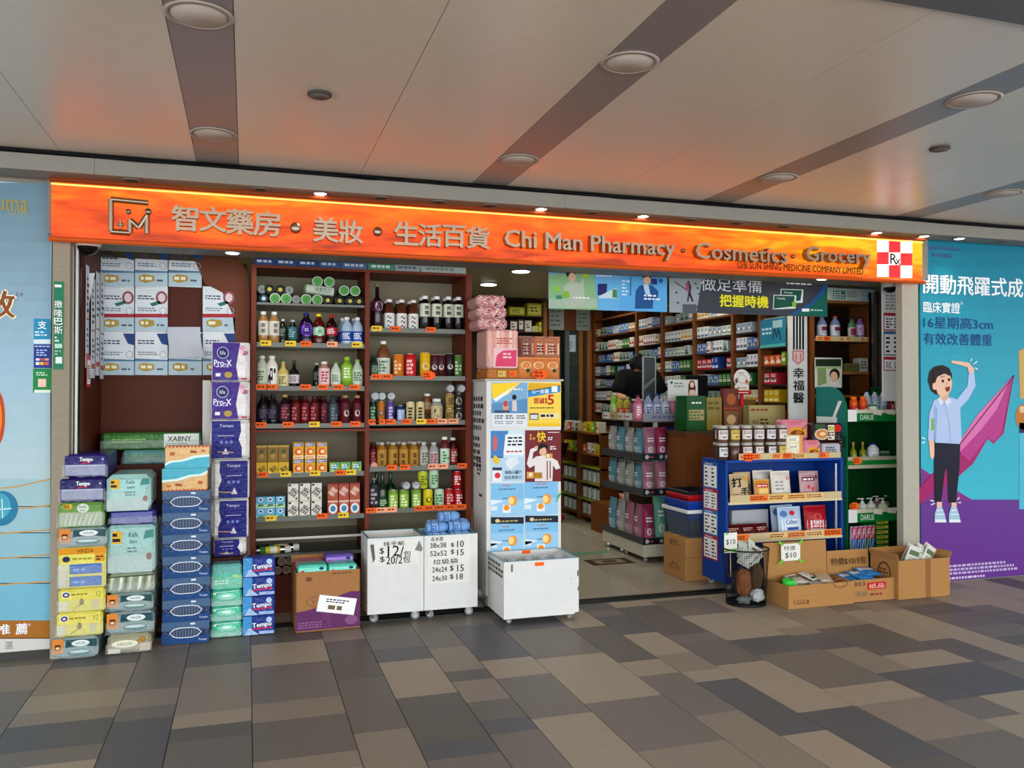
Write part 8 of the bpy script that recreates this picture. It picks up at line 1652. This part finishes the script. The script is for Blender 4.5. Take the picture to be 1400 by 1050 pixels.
g = MB(); g.lathe([(.085, 0), (.087, .004), (.085, .008)], M('d0ccc8', .4), 30, (0, 0, .16), 'y'); g.box(-.075, .075, -.006, 0, .05, .1, M('d0ccb8', .4)); g.build('card', t); g = MB(); g.F = F_front(0, -.009, .16); g.dashes(-.04, .045, .04, .06, M('4a4a44', .5), 1, 1); g.ring(0, -.005, .05, .04, .004, M('b8848a', .5), 1); g.E(.05, -.03, .018, .02, M('c8602a', .5), 1); g.E(-.06, -.02, .015, .025, M('5a5a54', .5), 1); g.F = F_front(0, -.006, .075); g.dashes(-.05, -.012, .05, .012, M('8a7a5a', .5), 1, 2); g.build('print', t)
g = MB(); g.box(-.09, .09, -.03, .05, .012, .05, M('a81c2a', .4), .006); g.box(-.015, .015, -.01, .01, -.1, .012, RED); g.F = F_front(0, -.03, .03); g.dashes(-.05, -.006, .06, .006, WHITE, 1, 1); g.build('stand', t)
g = MB(); z_ = at(1014, 541, 1.34)[1] - .1; g.box(ax(1003, 1.34), ax(1027, 1.34), 1.31, 1.4, CT, z_, M('7a5a30', .5)); tag(g.build('sign_riser'), 'brown block under the red sign stand', 'block')
Yc = 1.22; poster('white placard with a long-haired woman behind the green tray', (913, 519, 954, 548), 'c4c8c0', lambda A: (A.E(918, 523, 2, 2, M('4a6a5a', .4), 1), A.D(922, 522, 938, 530, M('7a847a', .5), 2, 1), A.P([(941, 540), (941, 526), (944, 520), (949, 521), (951, 530), (951, 542)], M('4a2a20', .4), 1), A.E(946, 526, 2.6, 4, SK, 2), A.P([(941, 543), (943, 533), (950, 533), (952, 543)], M('d0b0a0', .4), 2)), 'placard', 1.5, 'sign')
g = MB(); x_ = ax(930, 1.5); g.box(x_ - .04, x_ + .1, 1.5 + .003, 1.54, CT, at(930, 546, 1.5)[1], M('5a6a5a', .5)); tag(g.build('placard_stand'), 'grey-green stand holding the woman placard', 'stand')
# second counter with monitor and register
t = thing('counter', 'dark rear counter carrying the monitor, in front of the clerk', 'counter'); g = MB(); g.box(3.95, 4.5, 2.2, 2.75, 0.006, 1.38, dwood); g.build('body', t); g = MB(); g.box(3.92, 4.52, 2.17, 2.78, 1.38, 1.4, M('6a3226', .4)); g.build('worktop', t)
t = thing('monitor', 'black monitor seen from behind on the rear counter', 'monitor', (ax(943, 2.3), 2.35, 1.401)); g = MB(); g.box(-.02, .24, -.02, .02, .1, .36, BLACK, .01); g.build('screen', t); g = MB(); g.box(.08, .12, .02, .05, .01, .2, BLACK); g.box(.0, .2, -.06, .12, 0, .012, BLACK, .004); g.build('stand', t)
t = thing('card_frame', 'grey framed panel standing beside the clerk', 'frame', (ax(888, 2.25), 2.25, 1.401)); fz = at(888, 487, 2.25)[1] - 1.401; g = MB(); g.box(-.075, .075, 0, .015, 0, fz, M('9a9c9a', .4)); g.build('frame', t); g = MB(); g.F = F_front(0, 0, 0); g.R(-.062, .01, .062, fz - .012, M('3a4446', .2), 1); g.P([(-.06, .2), (.06, .3), (.06, .34), (-.06, .25)], M('6a7476', .3), 2); g.build('panel', t)
# shelves of small goods on the rear counter side (orange tag tray, phone stand)
g = MB(); g.T = Matrix.Translation((3.68, 2.36, glv[3] + .07)) @ Matrix.Rotation(.5, 4, 'Y'); g.box(-.06, .06, -.01, .01, -.05, .16, M('3a4a40', .3)); g.box(-.05, .05, -.012, -.01, -.02, .1, M('c8ccc4', .4)); tag(g.build('tilted_display'), 'tilted white and green card display left of the clerk', 'display').parent = None
# ------------------------------------------------------------------ people
def person(name, label, loc, rz, joints, skin, parts, hair):
    """joints: name -> (pos, radius, parent); one continuous skinned body; parts: (name, joint names, extra radius, material)"""
    root = thing(name, label, 'person', loc, rz)
    def chain(nm, keep, extra, mat, sub=2):
        me = bpy.data.meshes.new(nm); ks = [k for k in joints if k in keep]; ix = {k: i for i, k in enumerate(ks)}
        me.from_pydata([joints[k][0] for k in ks], [(ix[k], ix[joints[k][2]]) for k in ks if joints[k][2] in ix], []); me.materials.append(mat)
        o = bpy.data.objects.new(nm, me); COL.objects.link(o); o.parent = root
        sk_ = o.modifiers.new('skin', 'SKIN'); sk_.use_smooth_shade = True
        for k in ks: r = joints[k][1] + extra; me.skin_vertices[0].data[ix[k]].radius = (r, r * (.72 if k in ('chest', 'pelvis', 'waist') else 1))
        me.skin_vertices[0].data[0].use_root = True
        ss = o.modifiers.new('smooth', 'SUBSURF'); ss.levels = sub; ss.render_levels = sub; return o
    body = chain('body', set(joints), 0, skin)
    for nm, keep, ex, mat in parts: chain(nm, keep, ex, mat)
    for nm, mb in hair: mb.build(nm, root)
    return root
def J(head=(0, -.03, 1.62), lean=0, rh=(-.3, -.3, 1.0), lh=(.3, -.3, 1.0)):
    q = lambda z: -lean * max(0, z - .95)
    d = {'pelvis': ((0, 0, .95), .15, None), 'waist': ((0, q(1.1), 1.1), .135, 'pelvis'), 'chest': ((0, q(1.32), 1.32), .16, 'waist'), 'neck': ((0, q(1.47), 1.47), .055, 'chest'), 'head0': ((head[0] * .6, (q(1.5) + head[1]) / 2, head[2] - .06), .075, 'neck'), 'head1': ((head[0], head[1], head[2] + .03), .088, 'head0')}
    for s, n, h in ((-1, 'r', rh), (1, 'l', lh)):
        sh = Vector((s * .19, q(1.4), 1.4)); hd = Vector(h); el = (sh + hd) / 2 + Vector((s * .06, .06, -.08))
        d['sh' + n] = (tuple(sh), .065, 'chest'); d['el' + n] = (tuple(el), .045, 'sh' + n); d['wr' + n] = (tuple(hd), .03, 'el' + n)
        u = (hd - el).normalized(); p = hd + u * .06; d['pa' + n] = (tuple(p), .032, 'wr' + n)
        sx = u.cross(Vector((0, 0, 1))).normalized()
        for f in range(4): b_ = p + sx * (.018 * (f - 1.5)); d['f%d%s' % (f, n)] = (tuple(b_ + u * .04), .0095, 'pa' + n); d['g%d%s' % (f, n)] = (tuple(b_ + u * (.07 + .01 * (f in (1, 2))) + Vector((0, 0, -.02))), .008, 'f%d%s' % (f, n))
        th = hd + u * .03 + sx * (.04 * s); d['t' + n] = (tuple(th + u * .03), .01, 'wr' + n)
        d['hip' + n] = ((s * .1, .0, .88), .095, 'pelvis'); d['kn' + n] = ((s * .11, -.03, .48), .06, 'hip' + n); d['an' + n] = ((s * .11, .02, .09), .04, 'kn' + n); d['to' + n] = ((s * .12, -.13, .04), .035, 'an' + n)
    return d
skin = M('c89a7c', .55); top_j = {'pelvis', 'waist', 'chest', 'shr', 'shl', 'elr', 'ell'}; leg_j = {'pelvis', 'hipr', 'hipl', 'knr', 'knl', 'anr', 'anl'}
def headbits(h, col, tilt=0):
    T_ = Matrix.Translation(h) @ Matrix.Rotation(tilt, 4, 'X') @ Matrix.Translation(-Vector(h)); g = MB(T_); x, y, z = h; n, m = 16, 9; v = []; f = []
    for j in range(m + 1):
        for i in range(n):
            a = 2 * PI * i / n; b_ = PI * .62 * j / m; r = .118 + .006 * math.sin(5 * a); front = math.sin(a) < -.45
            bb = min(b_, PI * .36) if front else b_
            v.append((x + r * .92 * math.sin(bb) * math.cos(a), y + .012 + r * 1.08 * math.sin(bb) * math.sin(a), z + .03 + r * math.cos(bb)))
    for j in range(m):
        for i in range(n): f.append((j * n + i, (j + 1) * n + i, (j + 1) * n + (i + 1) % n, j * n + (i + 1) % n))
    g.add(v, f, M(col, .6), True); e = MB(T_)
    for s in (-1, 1): e.lathe([(.001, -.006), (.01, 0), (.001, .006)], M('20140f', .3), 8, (x + s * .034, y - .088, z + .012), 'y'); e.box(x + s * .09 - .008, x + s * .09 + .008, y - .005, y + .02, z - .01, z + .04, skin, .005)
    e.tube((x, y - .088, z + .01), (x, y - .106, z - .018), .011, skin, 6); e.box(x - .022, x + .022, y - .09, y - .083, z - .05, z - .042, M('9a4a48', .5), .002)
    return [('hair', g), ('face', e)]
h1_ = (.0, -.2, 1.52); zt_ = at(868, 486, 3.15)[1]
person('person', 'clerk with dark hair and black top bending over behind the counter', (ax(868, 3.1), 3.2, max(0, zt_ - 1.66)), 0, J(h1_, .45, (-.24, -.36, 1.18), (.24, -.36, 1.18)), skin, [('shirt', top_j | {'neck'}, .045, M('0e0f12', .8, 'cloth')), ('trousers', leg_j, .012, M('20222a', .8, 'cloth'))], headbits(h1_, '0d0a09', 1.0))
h2_ = (0, -.03, 1.6)
person('person', 'shopper in dark jacket half hidden behind the white poster cabinet', (3.58, 4.25, .006), PI / 2, J(h2_, .05, (-.24, .02, .84), (.25, -.1, .86)), skin, [('jacket', top_j, .03, M('17171f', .8, 'cloth')), ('trousers', leg_j, .014, M('34161c', .8, 'cloth')), ('shoes', {'anr', 'tor', 'anl', 'tol'}, .012, M('a81c22', .5))], headbits(h2_, '120d0b'))
g = MB(); g.box(ax(845, 2.95) - .1, ax(893, 2.95) + .2, 2.9, 3.48, .006, max(.0065, zt_ - 1.662), wood); tag(g.build('platform'), 'low wooden platform under the clerk', 'platform')
# rectangular mat and green mark on the shop floor
g = MB(); g.F = F_top(0, 0, .005); a = [atz(*p, .005) for p in ((801, 765), (862, 763), (869, 770), (820, 773))]
x_, y_ = atz(835, 768, .005); g.R(x_ - .22, y_ - .12, x_ + .2, y_ + .14, M('4a2420', .5), 1); g.R(x_ - .15, y_ - .07, x_ + .13, y_ + .09, M('8f8a78', .4), 2); g.R(x_ - .08, y_ - .03, x_ + .06, y_ + .05, M('5a2c26', .5), 3); tag(g.build('floor_sticker'), 'worn brown rectangular sticker on the shop floor before the gondola', 'floor sticker')
g = MB(); g.F = F_top(0, 0, .005); x_, y_ = atz(800, 757, .005); g.P([(x_ - .2, y_ - .08), (x_ + .25, y_ - .02), (x_ + .3, y_ + .1), (x_ - .15, y_ + .06)], M('6a9a7a', .4), 1); tag(g.build('floor_sticker'), 'faded green patch sticker on the shop floor near the poster cabinet', 'floor sticker')
bpy.data.objects.remove(_fo); bpy.data.curves.remove(_fc)
